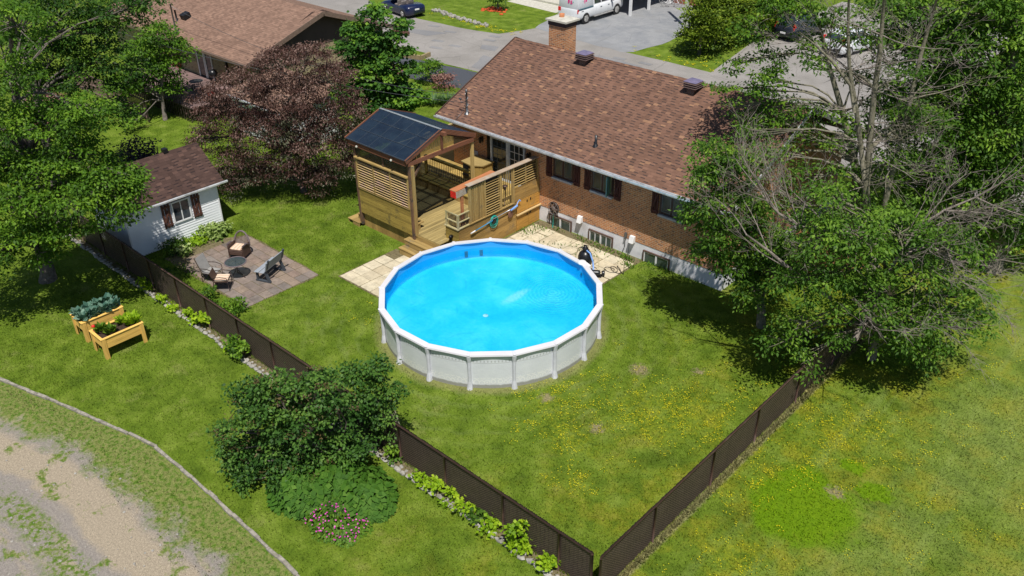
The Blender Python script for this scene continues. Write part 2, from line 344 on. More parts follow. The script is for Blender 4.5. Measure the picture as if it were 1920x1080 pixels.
M['kerb'] = simple('weathered_kerb', (.29, .265, .225), .92, 0, .4, 9, .2, .6, 30, dirt=(.24, .22, .17))
M['red'] = simple('red_plastic', (.68, .02, .015), .4)
M['orange'] = wood('orange_wood', (.44, .17, .07), (.36, .13, .05), 'y')
M['teal'] = simple('teal_hose', (.01, .33, .27), .35, 0, .2)
M['bluepl'] = simple('blue_plastic', (.03, .27, .5), .35, 0, .15)
M['lblue'] = simple('pale_blue_hose', (.2, .38, .78), .4, 0, .15)
M['beigepl'] = simple('beige_hose', (.55, .47, .3), .45, 0, .15)
M['blackpl'] = simple('black_plastic', (.014, .015, .018), .32, 0, .2, spec=.5)
M['greysling'] = simple('grey_sling', (.30, .29, .275), .8, 0, .1)
M['bench'] = simple('grey_resin', (.30, .33, .37), .6, 0, .08)
M['bench_d'] = simple('dark_resin', (.055, .065, .08), .6, 0, .1)
M['wicker'] = simple('brown_wicker', (.085, .05, .038), .6, 0, .5, 60)
M['wickerp'] = simple('mauve_wicker', (.17, .13, .14), .6, 0, .5, 60)
M['chairmetal'] = simple('brown_tube', (.04, .025, .02), .4, .3)
def cushion():
    b = NB('striped_cushion'); x, y, z = b.sep(b.obj())
    s_ = b.math('FRACT', b.math('MULTIPLY', x, 7.0))
    c = b.ramp(s_, [(0, (.72, .55, .40)), (.45, (.80, .64, .50)), (.55, (.38, .17, .11)), (.7, (.75, .55, .40))])
    b.pbr(c, .9, 0, b.bump(b.noise(b.obj(), 80, 2), .2, .01), .1); return b.m
M['cushion'] = cushion()
def pavers(name, cols, jc, rough=.9, spots=.3):
    b = NB(name); P = b.pos(); pr = b.n('ShaderNodeNewGeometry').outputs['Random Per Island']
    c = b.ramp(pr, [(i/(len(cols)-1), k) for i, k in enumerate(cols)])
    c = b.mix(1.0, c, b.ramp(b.noise(P, 3, 5, .7), [(.3, .72), (.7, 1.2)]), 'MULTIPLY')
    c = b.mix(b.math('MULTIPLY', b.smooth(b.noise(P, 9, 4), .56, .7), spots), c, jc)
    c = b.mix(1.0, c, b.ramp(b.noise(P, 50, 2), [(.3, .85), (.7, 1.15)]), 'MULTIPLY')
    b.pbr(c, rough, 0, b.bump(b.noise(P, 25, 4), .3, .01), .2); return b.m
M['slab'] = pavers('weathered_slabs', [(.17, .14, .12), (.235, .205, .185), (.26, .19, .15), (.21, .185, .17), (.28, .215, .165), (.19, .155, .135)], (.13, .11, .07))
M['beige'] = pavers('beige_slabs', [(.56, .49, .345), (.6, .54, .40), (.52, .44, .30), (.63, .56, .41)], (.42, .36, .24), spots=.35)
M['jointsoil'] = simple('joint_soil', (.16, .135, .075), .95, 0, .35, 8, .1, .5)
M['siding'] = simple('white_siding', (.84, .86, .88), .55, 0, .05, 2, bump=.02)
M['bsiding'] = simple('brown_siding', (.075, .048, .04), .7, 0, .1, 2)
M['polycarb'] = None
def polyc():
    b = NB('dark_blue_polycarbonate'); P = b.pos(); x, y, z = b.sep(P)
    w = b.math('SINE', b.math('MULTIPLY', x, 2*math.pi/.075))
    n = b.noise(P, 1.6, 4)
    c = b.ramp(n, [(.3, (.012, .025, .05)), (.7, (.028, .05, .08))])
    p = b.n('ShaderNodeBsdfPrincipled'); b.set(p.inputs['Base Color'], c); b.set(p.inputs['Roughness'], .14); p.inputs['Specular IOR Level'].default_value = .8
    b.set(p.inputs['Normal'], b.bump(w, .5, .012))
    t = b.n('ShaderNodeBsdfTransparent', Color=(.24, .29, .34, 1)); mx = b.n('ShaderNodeMixShader', _0=.68)
    b.set(mx.inputs[1], t); b.set(mx.inputs[2], p); b.t.links.new(mx.outputs[0], b.out.inputs[0]); return b.m
M['polycarb'] = polyc()
def clearpl():
    b = NB('clear_corrugated_plastic'); P = b.pos(); x, y, z = b.sep(P)
    p = b.n('ShaderNodeBsdfPrincipled'); b.set(p.inputs['Base Color'], b.ramp(b.math('SINE', b.math('MULTIPLY', b.math('ADD', x, y), 90.0)), [(.2, (.05, .045, .03)), (.8, (.22, .19, .10))])); b.set(p.inputs['Roughness'], .3)
    t = b.n('ShaderNodeBsdfTransparent', Color=(.5, .48, .4, 1)); mx = b.n('ShaderNodeMixShader', _0=.4)
    b.set(mx.inputs[1], t); b.set(mx.inputs[2], p); b.t.links.new(mx.outputs[0], b.out.inputs[0]); return b.m
M['clearpl'] = clearpl()
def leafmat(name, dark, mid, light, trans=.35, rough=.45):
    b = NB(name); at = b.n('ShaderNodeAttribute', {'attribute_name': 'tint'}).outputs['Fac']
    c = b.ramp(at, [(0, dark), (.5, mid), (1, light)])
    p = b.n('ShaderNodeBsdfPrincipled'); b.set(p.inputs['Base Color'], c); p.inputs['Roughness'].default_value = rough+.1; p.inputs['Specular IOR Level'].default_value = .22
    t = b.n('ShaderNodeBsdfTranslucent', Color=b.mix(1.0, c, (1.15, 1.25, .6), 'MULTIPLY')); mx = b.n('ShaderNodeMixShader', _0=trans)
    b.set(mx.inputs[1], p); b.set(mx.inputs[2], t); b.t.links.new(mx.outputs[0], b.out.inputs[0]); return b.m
M['ash'] = leafmat('ash_leaves', (.03, .075, .008), (.085, .19, .014), (.21, .35, .03))
M['willow'] = leafmat('grey_green_leaves', (.03, .08, .010), (.085, .185, .018), (.22, .36, .04))
M['deepgreen'] = leafmat('deep_green_leaves', (.016, .05, .008), (.045, .115, .014), (.15, .26, .028))
M['maple'] = leafmat('maple_leaves', (.03, .09, .016), (.07, .18, .025), (.20, .35, .03))
M['purple'] = leafmat('purple_leaves', (.04, .019, .017), (.105, .053, .042), (.27, .175, .145), .2, .35)
M['mulberry'] = leafmat('grey_green_mauve_leaves', (.03, .04, .018), (.085, .09, .045), (.21, .21, .14), .2, .35)
M['dpurple'] = leafmat('dark_purple_leaves', (.02, .015, .02), (.035, .028, .036), (.07, .05, .07), .15)
M['lilac'] = leafmat('lilac_leaves', (.02, .06, .010), (.052, .13, .018), (.12, .22, .035), .2)
M['seed'] = leafmat('brown_seedheads', (.06, .045, .018), (.11, .08, .03), (.15, .12, .05), .1)
M['broad'] = leafmat('broad_green_leaves', (.02, .065, .006), (.048, .13, .010), (.11, .215, .025), .2, .6)
M['lime'] = leafmat('lime_leaves', (.11, .22, .008), (.24, .40, .012), (.40, .54, .03), .35)
M['hosta'] = leafmat('variegated_leaves', (.10, .17, .03), (.26, .36, .09), (.5, .58, .25), .3)
M['cabbage'] = leafmat('blue_green_leaves', (.045, .12, .09), (.10, .21, .15), (.21, .33, .25), .2)
M['cedarhedge'] = leafmat('cedar_sprays', (.04, .08, .008), (.12, .19, .014), (.26, .33, .03), .2)
M['spruce'] = leafmat('blue_spruce', (.08, .14, .12), (.16, .25, .22), (.28, .38, .34), .1)
M['daylily'] = leafmat('daylily_leaves', (.045, .10, .03), (.10, .19, .07), (.19, .30, .12), .3)
M['pinkfl'] = leafmat('pink_petals', (.55, .03, .36), (.75, .08, .5), (.85, .2, .62), .3)
M['yelfl'] = leafmat('yellow_petals', (.5, .42, .01), (.72, .62, .01), (.85, .78, .05), .3)
M['pinkb'] = leafmat('dusky_leaves', (.12, .05, .05), (.22, .10, .09), (.32, .2, .15), .2)
def bark(name, c, c2):
    b = NB(name); P = b.pos(); n = b.noise(P, 9, 5, .7)
    b.pbr(b.ramp(n, [(.35, c2), (.65, c)]), .95, 0, b.bump(n, .6, .03), .1); return b.m
M['bark'] = bark('grey_bark', (.20, .175, .15), (.095, .08, .07))
M['bark2'] = bark('mossy_bark', (.27, .245, .19), (.13, .125, .08))
M['twig'] = bark('bare_twigs', (.30, .265, .23), (.17, .14, .12))

# ------------------------------------------------------------------ foliage helper
def leafmesh(name, C0, nrm, dirs, L, Wd, tint, mat, parent=None, shape='diamond', origin=None):
    """One mesh of many small leaf faces. C0 base points, dirs leaf direction, nrm leaf normal."""
    n = len(C0)
    side = np.cross(dirs, nrm); side /= (np.linalg.norm(side, axis=1)[:, None]+1e-9)
    nn = np.cross(side, dirs)
    L = np.broadcast_to(L, n)[:, None]; Wd = np.broadcast_to(Wd, n)[:, None]
    v = np.empty((n, 4, 3))
    v[:, 0] = C0; v[:, 1] = C0+dirs*L*.45+side*Wd*.5+nn*L*.06; v[:, 2] = C0+dirs*L; v[:, 3] = C0+dirs*L*.45-side*Wd*.5+nn*L*.06
    org = Vector(origin) if origin is not None else (wloc(parent) if parent is not None else Vector((0, 0, 0)))
    v -= np.array(org)
    me = bpy.data.meshes.new(name); me.vertices.add(n*4); me.vertices.foreach_set('co', v.ravel().astype(np.float32))
    me.loops.add(n*4); me.loops.foreach_set('vertex_index', np.arange(n*4, dtype=np.int32))
    me.polygons.add(n); me.polygons.foreach_set('loop_start', np.arange(0, n*4, 4, dtype=np.int32))
    me.update(calc_edges=True); me.validate()
    a = me.attributes.new('tint', 'FLOAT', 'POINT'); a.data.foreach_set('value', np.repeat(np.clip(tint, 0, 1), 4).astype(np.float32))
    me.materials.append(mat)
    o = bpy.data.objects.new(name, me); COL.objects.link(o)
    if parent is not None: o.parent = parent
    else: o.location = org
    return o
def unit(a): return a/(np.linalg.norm(a, axis=1)[:, None]+1e-9)
def crown(name, blobs, mat, parent, seed=1, dens=1.0, L=.17, Wd=.07, spread=.30, per=34, droop=.35, back=1.6, flat=.85, tbias=0.0, hollow=.5, upb=.25, bk=.45):
    """Leaf clumps over and inside a set of rounded lobes; returns object and clump centres per lobe."""
    rg = np.random.default_rng(seed); cs = []; ts = []; lob = []
    allb = [(x, y, z, r_, 1.0) for x, y, z, r_ in blobs]
    if back:
        c0 = np.array([12.69, -17.36, 17.25])
        for x, y, z, r_ in blobs:
            q = np.array([x, y, z]); d = q-c0; ln = np.linalg.norm(d); q2 = q+d/ln*(back+r_*.4); q2[2] = max(q2[2], r_*.8+.3)
            allb.append((*q2, r_*1.05, bk))
    for i, (x, y, z, r_, k) in enumerate(allb):
        nc = max(4, int(dens*k*36*r_*r_)); u = unit(rg.normal(size=(nc, 3))); u[:, 2] = np.abs(u[:, 2])*np.where(rg.random(nc) < .78, 1, -1)
        rad = r_*(hollow+(1.06-hollow)*rg.random(nc)**.45)
        c = np.array([x, y, z])+u*rad[:, None]*np.array([1, 1, flat]); c[:, 2] = np.maximum(c[:, 2], .12)
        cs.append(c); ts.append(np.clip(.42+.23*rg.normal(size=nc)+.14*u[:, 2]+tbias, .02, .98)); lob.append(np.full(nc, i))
    c = np.concatenate(cs); t = np.concatenate(ts); lob = np.concatenate(lob); n = len(c)*per
    cc = np.repeat(c, per, 0); tt = np.repeat(t, per)+rg.normal(size=n)*.13
    off = rg.normal(size=(n, 3))*spread*np.array([.68, .68, .24]); p = cc+off
    d = unit(off*np.array([1, 1, .4])+rg.normal(size=(n, 3))*.16+np.array([0, 0, -droop*.25])); d[:, 2] -= droop*rg.random(n); d = unit(d)
    nr = unit(rg.normal(size=(n, 3))*.42+np.array([.12, -.12, .8+upb]))
    p[:, 2] = np.maximum(p[:, 2], .03)
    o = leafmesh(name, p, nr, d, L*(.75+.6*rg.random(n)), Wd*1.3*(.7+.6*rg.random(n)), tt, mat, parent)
    return o, c, lob, allb
def limbs(mb, trunkpts, trunkr, allb, seed=3, twigs=None, lob=None, maxtw=14):
    rg = random.Random(seed); tp = [Vector(p) for p in trunkpts]
    for i, (x, y, z, r_, k) in enumerate(allb):
        q = Vector((x, y, z)); best = min(range(len(tp)), key=lambda j: (tp[j]-q).length+max(0, tp[j].z-q.z+.4)*3)
        a = tp[best]; d = q-a; mid = a+d*.5+Vector((rg.uniform(-.2, .2), rg.uniform(-.2, .2), .12*d.length))
        r0 = trunkr[best]*.42
        mb.tube([a, a+(mid-a)*.5+Vector((0, 0, .05*d.length)), mid, q], [r0, r0*.8, r0*.6, .02], 6)
        if twigs is not None:
            w = np.where(lob == i)[0][:maxtw]
            for j in w:
                e = Vector(twigs[j]); m2 = q+(e-q)*.5+Vector((rg.uniform(-.1, .1), rg.uniform(-.1, .1), .06))
                mb.tube([mid+(q-mid)*rg.random(), m2, e], [.022, .014, .006], 3, False)
def bare(mb, p, d, ln, r_, depth, rg, up=.06):
    """Forking leafless branch."""
    pts = [Vector(p)]; d = Vector(d).normalized(); k = 4; rs = [r_]
    for i in range(k):
        d = (d+Vector((rg.gauss(0, .12), rg.gauss(0, .12), rg.gauss(0, .1)+up))).normalized()
        pts.append(pts[-1]+d*ln/k); rs.append(r_*(1-.6*(i+1)/k))
    mb.tube(pts, rs, 4 if depth > 1 else 3, False)
    if depth <= 0: return
    nb = 4 if depth > 1 else 5
    for i in range(nb):
        j = rg.randint(1, k); a = pts[j]; ax = Vector((rg.gauss(0, 1), rg.gauss(0, 1), rg.gauss(0, .6))).normalized()
        dd = (d*1.0+ax*.8).normalized(); bare(mb, a, dd, ln*rg.uniform(.45, .7), max(.006, rs[j]*.6), depth-1, rg, up)

BLOBS = {
 'L1': [(-16.45,-6.26,4.78,0.93),(-15.77,-6.99,5.03,0.81),(-15.56,-6.12,5.19,0.51),(-15.21,-6.48,4.57,0.58),(-15.71,-6.94,4.24,0.64),(-17.16,-6.92,5.68,1.01),(-17.27,-9.07,3.6,0.87),(-16.82,-9.33,4.84,0.79),(-15.91,-7.81,4.59,0.98),(-16.74,-8.58,3.59,0.69),(-17.31,-9.1,2.81,0.41),(-19.09,-8.72,5.11,1.11),(-18.01,-7.71,5.1,1.11),(-16.62,-6.42,7.33,0.89),(-17.66,-7.38,6.84,1.08),(-18.77,-8.41,6.86,1.08),(-17.32,-9.8,3.46,0.72),(-18.15,-7.84,8.5,0.87),(-17.73,-7.45,10.21,0.84),(-19.41,-10.38,3.57,0.92),(-19.35,-9.63,4.95,1.1),(-18.17,-10.58,2.65,0.64),(-18.96,-11.32,2.66,0.82)],
 'L2': [(-24.58,-4.25,7.17,1.29),(-23.24,-3.01,8.43,1.05),(-22.32,-2.15,8.83,0.94),(-21.48,-1.37,9.27,0.73),(-23.8,-3.53,6.28,1.2),(-25.49,-5.1,5.85,1.31),(-25.94,-5.52,7.4,1.28),(-23.16,-2.94,7.15,0.97),(-23.89,-3.61,9.05,1.25),(-24.8,-4.46,9.06,1.25),(-26.64,-6.17,3.54,1.13),(-24.68,-4.35,4.23,1.12),(-22.66,-2.47,8.21,0.74),(-23.33,-3.09,4.91,0.67),(-22.37,-2.2,6.7,0.54)],
 'N1': [(-33.48,4.58,4.66,0.92),(-32.96,5.07,3.93,0.73),(-34.36,3.76,3.8,0.93),(-33.41,4.65,3.06,0.88),(-34.32,3.8,2.77,0.94),(-35.18,3.01,2.18,0.83),(-33.49,4.57,1.85,0.65),(-33.56,2.05,0.36,0.47),(-35.55,2.66,1.88,0.74)],
 'PU': [(-19.41,2.73,6.28,0.95),(-18.39,3.67,6.5,0.95),(-20.61,1.61,5.25,1.1),(-17.73,4.29,5.57,1.03),(-17.5,4.49,4.14,0.93),(-19.23,2.89,4.76,1.39),(-21.37,0.91,3.94,1.05),(-18.39,3.67,2.79,1.19),(-20.26,1.94,3.19,1.3),(-21.7,0.6,4.67,0.81),(-21.26,1.0,2.06,0.84),(-19.51,2.63,2.04,1.15),(-22.09,0.24,3.09,0.66),(-20.64,1.58,1.41,0.72),(-17.45,4.55,2.65,0.59),(-22.21,0.13,1.56,0.36),(-19.0,3.1,3.67,1.17),(-18.54,3.53,1.12,0.73),(-17.6,4.4,1.76,0.62),(-21.59,0.7,0.89,0.53)],
 'MA': [(-21.85,10.03,6.65,0.63),(-22.44,9.48,5.88,0.58),(-21.24,10.6,5.6,0.37),(-20.82,10.99,6.25,0.26),(-22.14,9.76,5.22,0.85),(-21.5,10.36,4.54,0.75),(-22.94,9.02,4.96,0.53),(-22.04,9.85,3.73,1.08),(-21.16,10.67,3.44,0.38),(-22.82,9.14,4.01,0.59),(-22.34,9.58,2.33,1.16),(-21.42,10.43,2.46,0.96),(-20.74,11.06,3.99,0.38),(-20.79,11.02,4.93,0.24),(-23.11,8.86,2.76,0.6),(-20.52,11.27,2.31,0.69)],
 'RL': [(0.28,5.24,6.72,0.69),(0.85,5.77,6.36,0.66),(0.08,5.06,6.19,0.5),(0.33,5.29,5.27,0.71),(1.18,6.07,4.89,0.71),(0.62,5.56,4.13,0.72),(1.52,6.4,3.92,0.78),(1.03,5.94,3.04,0.74),(1.97,6.81,2.72,0.74),(2.33,7.15,3.52,0.7),(1.58,6.45,2.0,0.63),(0.43,5.38,3.35,0.49),(-0.07,4.92,4.91,0.34)],
 'RM': [(4.12,4.46,2.71,0.58),(4.43,4.75,4.38,0.77),(5.68,5.91,3.63,0.94),(6.5,6.67,2.87,0.96),(7.36,7.46,2.67,0.88),(6.21,6.4,2.1,0.52),(5.18,5.45,3.08,0.54),(5.4,5.65,4.0,0.56),(5.05,5.33,2.31,0.29),(7.59,7.68,3.61,0.71),(6.6,6.76,4.35,0.85),(4.05,4.4,5.61,0.83),(4.94,5.22,5.6,0.91),(5.91,6.12,5.75,0.9),(7.11,7.24,5.22,0.84),(3.78,4.15,2.04,0.55),(4.36,4.68,1.23,0.46),(7.17,7.29,1.69,0.49),(8.1,8.15,2.46,0.4),(4.34,4.67,6.77,0.59),(4.0,4.35,4.2,0.7),(4.95,5.23,4.73,0.77),(6.69,6.85,1.7,0.46),(8.1,8.16,3.04,0.4)],
 'RB': [(3.64,14.74,5.72,1.53),(5.05,16.05,5.7,1.73),(4.47,15.51,8.6,1.64),(3.26,14.39,8.61,1.37),(6.3,17.21,3.8,1.58),(4.97,15.97,3.17,1.5),(5.6,16.56,7.08,1.5),(2.38,13.57,9.88,0.89),(3.76,14.85,10.21,1.42),(4.97,15.97,10.02,1.43),(3.61,14.71,3.41,1.0),(6.33,17.23,1.58,1.02),(7.08,17.93,1.57,0.82),(2.16,13.36,8.81,0.82),(1.57,12.81,10.06,0.62),(2.64,13.8,6.72,0.94),(4.05,15.11,4.26,1.18),(2.49,13.67,4.07,0.69),(5.34,16.32,4.24,1.38),(4.09,15.15,7.09,1.31),(6.41,17.3,4.65,1.17)],
 'RC': [(-1.34,11.44,9.68,0.83),(-0.67,12.06,8.56,0.53),(-1.38,11.39,8.19,0.47),(-1.37,11.41,7.42,0.61),(-0.83,11.91,6.32,0.7),(-1.36,11.42,5.91,0.59),(-0.82,11.92,9.85,0.83),(0.04,12.71,9.48,0.56),(-1.96,10.86,9.13,0.56),(-0.29,12.41,5.38,0.55),(0.52,13.16,8.92,0.56),(1.02,13.62,7.39,0.5),(0.2,12.87,6.1,0.51),(0.79,13.41,4.95,0.6),(1.46,14.03,5.36,0.59),(-1.64,11.16,4.34,0.5),(1.73,14.29,6.39,0.58),(-2.6,10.26,7.04,0.35),(-2.27,10.57,8.01,0.42),(-1.61,11.18,7.03,0.54),(-1.74,11.06,5.4,0.55),(-2.12,10.71,6.43,0.35)],
 'RD': [(0.53,8.71,5.9,0.57),(1.29,9.42,5.02,0.62),(1.0,9.15,4.01,0.63),(1.86,9.94,3.69,0.71),(2.64,10.67,3.99,0.7),(3.5,11.47,3.67,0.74),(3.59,11.55,5.67,0.65),(3.47,11.44,7.17,0.6),(2.05,10.13,5.3,0.43),(3.37,11.34,8.6,0.58),(2.16,10.23,9.97,0.37),(4.15,12.07,6.98,0.67),(-0.07,8.15,6.66,0.42),(2.34,10.39,7.0,0.39),(1.21,9.35,8.8,0.34)],
 'LI': [(-4.26,-8.2,3.05,0.65),(-3.48,-7.48,3.12,0.59),(-4.75,-8.65,2.42,0.64),(-3.95,-7.91,2.05,0.79),(-3.12,-7.14,2.58,0.51),(-4.64,-8.55,1.02,0.66),(-5.41,-9.27,1.13,0.35),(-5.37,-9.23,1.79,0.29),(-3.81,-7.78,0.71,0.74),(-3.06,-7.09,1.28,0.53),(-4.92,-8.81,3.14,0.34),(-3.8,-8.6,0.59,0.46),(-4.84,-9.15,0.32,0.38),(-5.22,-9.1,0.64,0.36)],
 'LJ': [(-3.4,-5.94,2.28,0.53),(-3.12,-5.68,1.52,0.48),(-3.63,-6.16,2.84,0.41),(-3.24,-5.79,3.1,0.38),(-2.95,-5.52,2.18,0.33),(-3.21,-5.77,0.93,0.37),(-3.61,-6.14,1.62,0.48),(-3.78,-6.3,2.93,0.29)],
}

# ------------------------------------------------------------------ ground, roads
mb = MB(); mb.add([(-220, -120, 0), (160, -120, 0), (160, 220, 0), (-220, 220, 0)], [(0, 1, 2, 3)])
struct(mb.build('ground', M['lawn']))
def sheet(name, pts, z, mat):
    m = MB(); m.add([(x, y, z) for x, y in pts], [tuple(range(len(pts)))]); return struct(m.build(name, mat))
# road crossing behind the house, its far edge bends to the left
def wob(pts, amp=.12, step=1.2, seed=1):
    rg = random.Random(seed); out = []
    for i in range(len(pts)):
        a = pts[i]; b = pts[(i+1) % len(pts)]; L_ = math.dist(a, b); n = max(1, int(L_/step))
        for j in range(n):
            t = j/n; out.append((a[0]+(b[0]-a[0])*t+rg.uniform(-amp, amp)*(j > 0), a[1]+(b[1]-a[1])*t+rg.uniform(-amp, amp)*(j > 0)))
    return out
sheet('road', wob([(-75, 24), (-44, 23.0), (-33, 21.9), (-26.2, 22.3), (-14, 22.6), (-4, 22.8), (12, 23.2), (34, 24), (34, 32), (12, 31.5), (-9.0, 31.0), (-15.7, 32.1), (-22.8, 32.2), (-31.2, 33.2), (-32.3, 29.9), (-36, 29.2), (-40.2, 29.0), (-46, 29.8), (-52, 31.5), (-75, 36)], .10, 1.5), .004, M['road'])
sheet('driveway', wob([(-31.4, 21.6), (-26.3, 22.2), (-24.0, 22.0), (-24.3, 19.3), (-27.2, 18.9), (-32.5, 17.6), (-36, 17.8), (-36, 21.5)], .06, 1, 3), .009, M['newtar'])
sheet('driveway', wob([(-31.4, 33.0), (-22.6, 32.0), (-22.0, 32.6), (-21.6, 35.5), (-22.2, 40), (-23, 48), (-33.5, 48), (-33, 38)], .15, 1, 4), .009, M['greydrive'])
sheet('driveway', [(-15.4, 31.6), (-7, 31.0), (-3, 31), (-3, 56), (-17.6, 56), (-17.5, 42.4)], .0095, M['road'])
for k, pts in enumerate([[(-38.5, 26.6), (-35.2, 27.6), (-35.9, 26.0), (-38.9, 25.6)], [(-29.3, 25.2), (-25.6, 25.2), (-23.6, 22.9), (-28.0, 22.7)], [(-34.4, 26.6), (-31.2, 26.4), (-30.8, 24.4), (-34.2, 24.2)], [(-31.2, 27.0), (-29.9, 27.4), (-29.4, 26.4), (-30.6, 26.2)], [(-23.4, 30.5), (-19.6, 30.3), (-19.9, 29.6), (-23.6, 29.8)]]):
    sheet('asphalt_patch', wob(pts, .05, .6, k), .010, M['patch'] if k != 2 else M['road'])
for x, y, a in [(-37.6, 28.3, .3), (-35.4, 27.9, .25), (-32.0, 29.2, .2), (-31.6, 28.2, .2), (-34.3, 25.6, .25), (-32.4, 25.5, .2), (-33.1, 24.3, .2), (-21.8, 30.7, .1), (-19.8, 30.9, .0)]:
    m = MB(); m.ob((x, y, .013), (.95, .42, .004), (0, 0, a)); struct(m.build('utility_patch', M['patch']))
# kerb beside the gravel track
def chain(pts, step):
    out = [Vector((*pts[0], 0))]
    for a, b in zip(pts, pts[1:]):
        a = Vector((*a, 0)); b = Vector((*b, 0)); n = max(1, int((b-a).length/step))
        out += [a+(b-a)*(i+1)/n for i in range(n)]
    return out
mb = MB(); rg = random.Random(5)
kp = chain([(-24, -14.3), (-18.5, -12.75), (-15.36, -11.91), (-11.8, -10.93), (-9.6, -10.35), (-8.4, -10.12), (-5.6, -10.06), (-1.4, -10.12), (1.5, -10.2), (6, -10.3)], .42)
for a, b in zip(kp, kp[1:]):
    o = Vector((rg.uniform(-.01, .01), rg.uniform(-.015, .015), .035+rg.uniform(-.01, .01)))
    mb.beam(a-(b-a)*.01+o, b+(b-a)*.005+o+Vector((0, rg.uniform(-.02, .02), rg.uniform(-.006, .006))), .095+rg.uniform(-.03, .02), .09+rg.uniform(-.01, .01))
struct(mb.build('kerb', M['kerb'], bevel=.012))
# soil bed and stone edging along the left fence
m = MB(); m.add([(-24, -5.93, .008), (4.9, -5.93, .008), (4.9, -5.5, .008), (-24, -5.5, .008)], [(0, 1, 2, 3)]); struct(m.build('garden_bed', M['jointsoil']))
mb = MB()
def rockv(m, c, s, rg, flat=.6):
    vs = []; n = 6
    for zz, rr in ((-.3, .85), (.25, 1.0), (.6, .6)):
        for j in range(n):
            a = 2*math.pi*j/n+rg.uniform(-.25, .25); k = rr*rg.uniform(.8, 1.15)
            vs.append((c[0]+math.cos(a)*k*s[0]/2, c[1]+math.sin(a)*k*s[1]/2, c[2]+zz*s[2]))
    fs = [(i*n+j, i*n+(j+1) % n, (i+1)*n+(j+1) % n, (i+1)*n+j) for i in range(2) for j in range(n)]+[tuple(2*n+j for j in range(n))]
    m.add(vs, fs)
x = -24.0
while x < 5:
    w = rg.uniform(.16, .34); rockv(mb, (x+w/2, -5.93+rg.uniform(-.04, .04), .03), (w*1.08, rg.uniform(.13, .22), rg.uniform(.06, .11)), rg)
    if rg.random() < .8: rockv(mb, (x+w/2, -5.82+rg.uniform(-.03, .05), .02), (w*.6, .12, .06), rg)
    x += w
struct(mb.build('stone_kerb', M['rock']))
# slab patio
def slabs(name, x0, x1, y0, y1, sx, sy, mat, hole=None, jit=.01, z=.03, keep=lambda x, y: True):
    mb = MB(); rg = random.Random(9); ix = int(round((x1-x0)/sx)); iy = int(round((y1-y0)/sy))
    for i in range(ix):
        for j in range(iy):
            cx = x0+(i+.5)*sx; cy = y0+(j+.5)*sy
            if keep(cx, cy): mb.ob((cx+rg.uniform(-jit, jit), cy+rg.uniform(-jit, jit), z-.03+rg.uniform(-.006, .006)), (sx-.022, sy-.022, .06), (rg.uniform(-.008, .008), rg.uniform(-.008, .008), rg.uniform(-.015, .015)))
    return struct(mb.build(name, mat, bevel=.006))
sheet('patio_bed', wob([(-18.9, -4.15), (-13.1, -4.05), (-13.1, -.7), (-18.2, -.65), (-19.0, -2.2)], .06, .5, 8), .005, M['jointsoil'])
slabs('patio', -18.25, -13.15, -4.0, -.72, .51, .41, M['slab'], z=.022, keep=lambda x, y: not (x < -17.3 and y < -3.4) or (x+y) > -21.3)
sheet('path_bed', [(-12.5, -.28), (-9.0, -.28), (-9.0, 2.75), (-12.5, 2.75)], .005, M['jointsoil'])
slabs('path', -12.45, -9.45, -.22, 2.63, .61, .57, M['beige'], z=.024, keep=lambda x, y: not (x < -11.85 and y > 2.1))
sheet('path_bed', wob([(-9.8, 6.0), (-4.35, 6.0), (-4.3, 8.72), (-9.8, 8.72)], .03, .5, 2), .005, M['jointsoil'])
slabs('path', -9.7, -4.4, 5.5, 8.3, .59, .56, M['beige'], z=.02, jit=.02, keep=lambda x, y: math.hypot(x+5.69, y-1.36) > 3.9)

# ------------------------------------------------------------------ grass blades
def inrect(x, y, r_): return (x > r_[0]) & (x < r_[1]) & (y > r_[2]) & (y < r_[3])
rg = np.random.default_rng(11)
def scatter(n, box, hs, seed):
    r_ = np.random.default_rng(seed); x = r_.uniform(box[0], box[1], n); y = r_.uniform(box[2], box[3], n)
    bad = inrect(x, y, (-18.6, -13.15, -4.05, -.72)) | inrect(x, y, (-12.45, -9, -.2, 2.6)) | inrect(x, y, (-16, -9.8, 3.1, 9)) | inrect(x, y, (-9.8, -4.4, 5.9, 8.75)) | inrect(x, y, (-22.9, -19.8, -5, -.9)) | inrect(x, y, (-15.4, -.5, 8.7, 18.6)) | (np.hypot(x+5.69, y-1.36) < 3.95)
    kd = y+10.12+.27*np.maximum(0, -8.65-x)
    bad |= kd < -.9-1.2*r_.random(n)
    bad |= (np.abs(kd) < .1)
    return x[~bad], y[~bad], r_
xs = []; ys = []
for n, bx in ((150000, (-20, 12, -12, 10)), (70000, (-34, -13, -16, 9)), (60000, (-1, 16, -8, 22)), (30000, (-45, -14, 8, 20))):
    a, b_, _ = scatter(n, bx, 0, n); xs.append(a); ys.append(b_)
ta = rg.uniform(-23, 4.4, 9000); tb_ = rg.uniform(-5.6, 12, 7000)
xs += [ta, rg.normal(4.62, .05, 7000)]; ys += [rg.normal(-5.52, .06, 9000), tb_]
x = np.concatenate(xs); y = np.concatenate(ys); n = len(x); tall = np.ones(n); tall[-16000:] = 2.2
ang = rg.uniform(0, 2*np.pi, n); d = unit(np.stack([np.cos(ang)*.8, np.sin(ang)*.8, rg.uniform(.5, 1.4, n)], 1))
nr = unit(np.stack([-np.sin(ang)*.2+rg.normal(size=n)*.3, np.cos(ang)*.2+rg.normal(size=n)*.3, np.ones(n)], 1))
g = leafmesh('grass', np.stack([x, y, np.full(n, .001)], 1), nr, d, rg.uniform(.04, .085, n)*tall, rg.uniform(.012, .024, n), rg.random(n), M['blades'])
stuff(g, 'short mown grass covering the whole yard', 'grass')
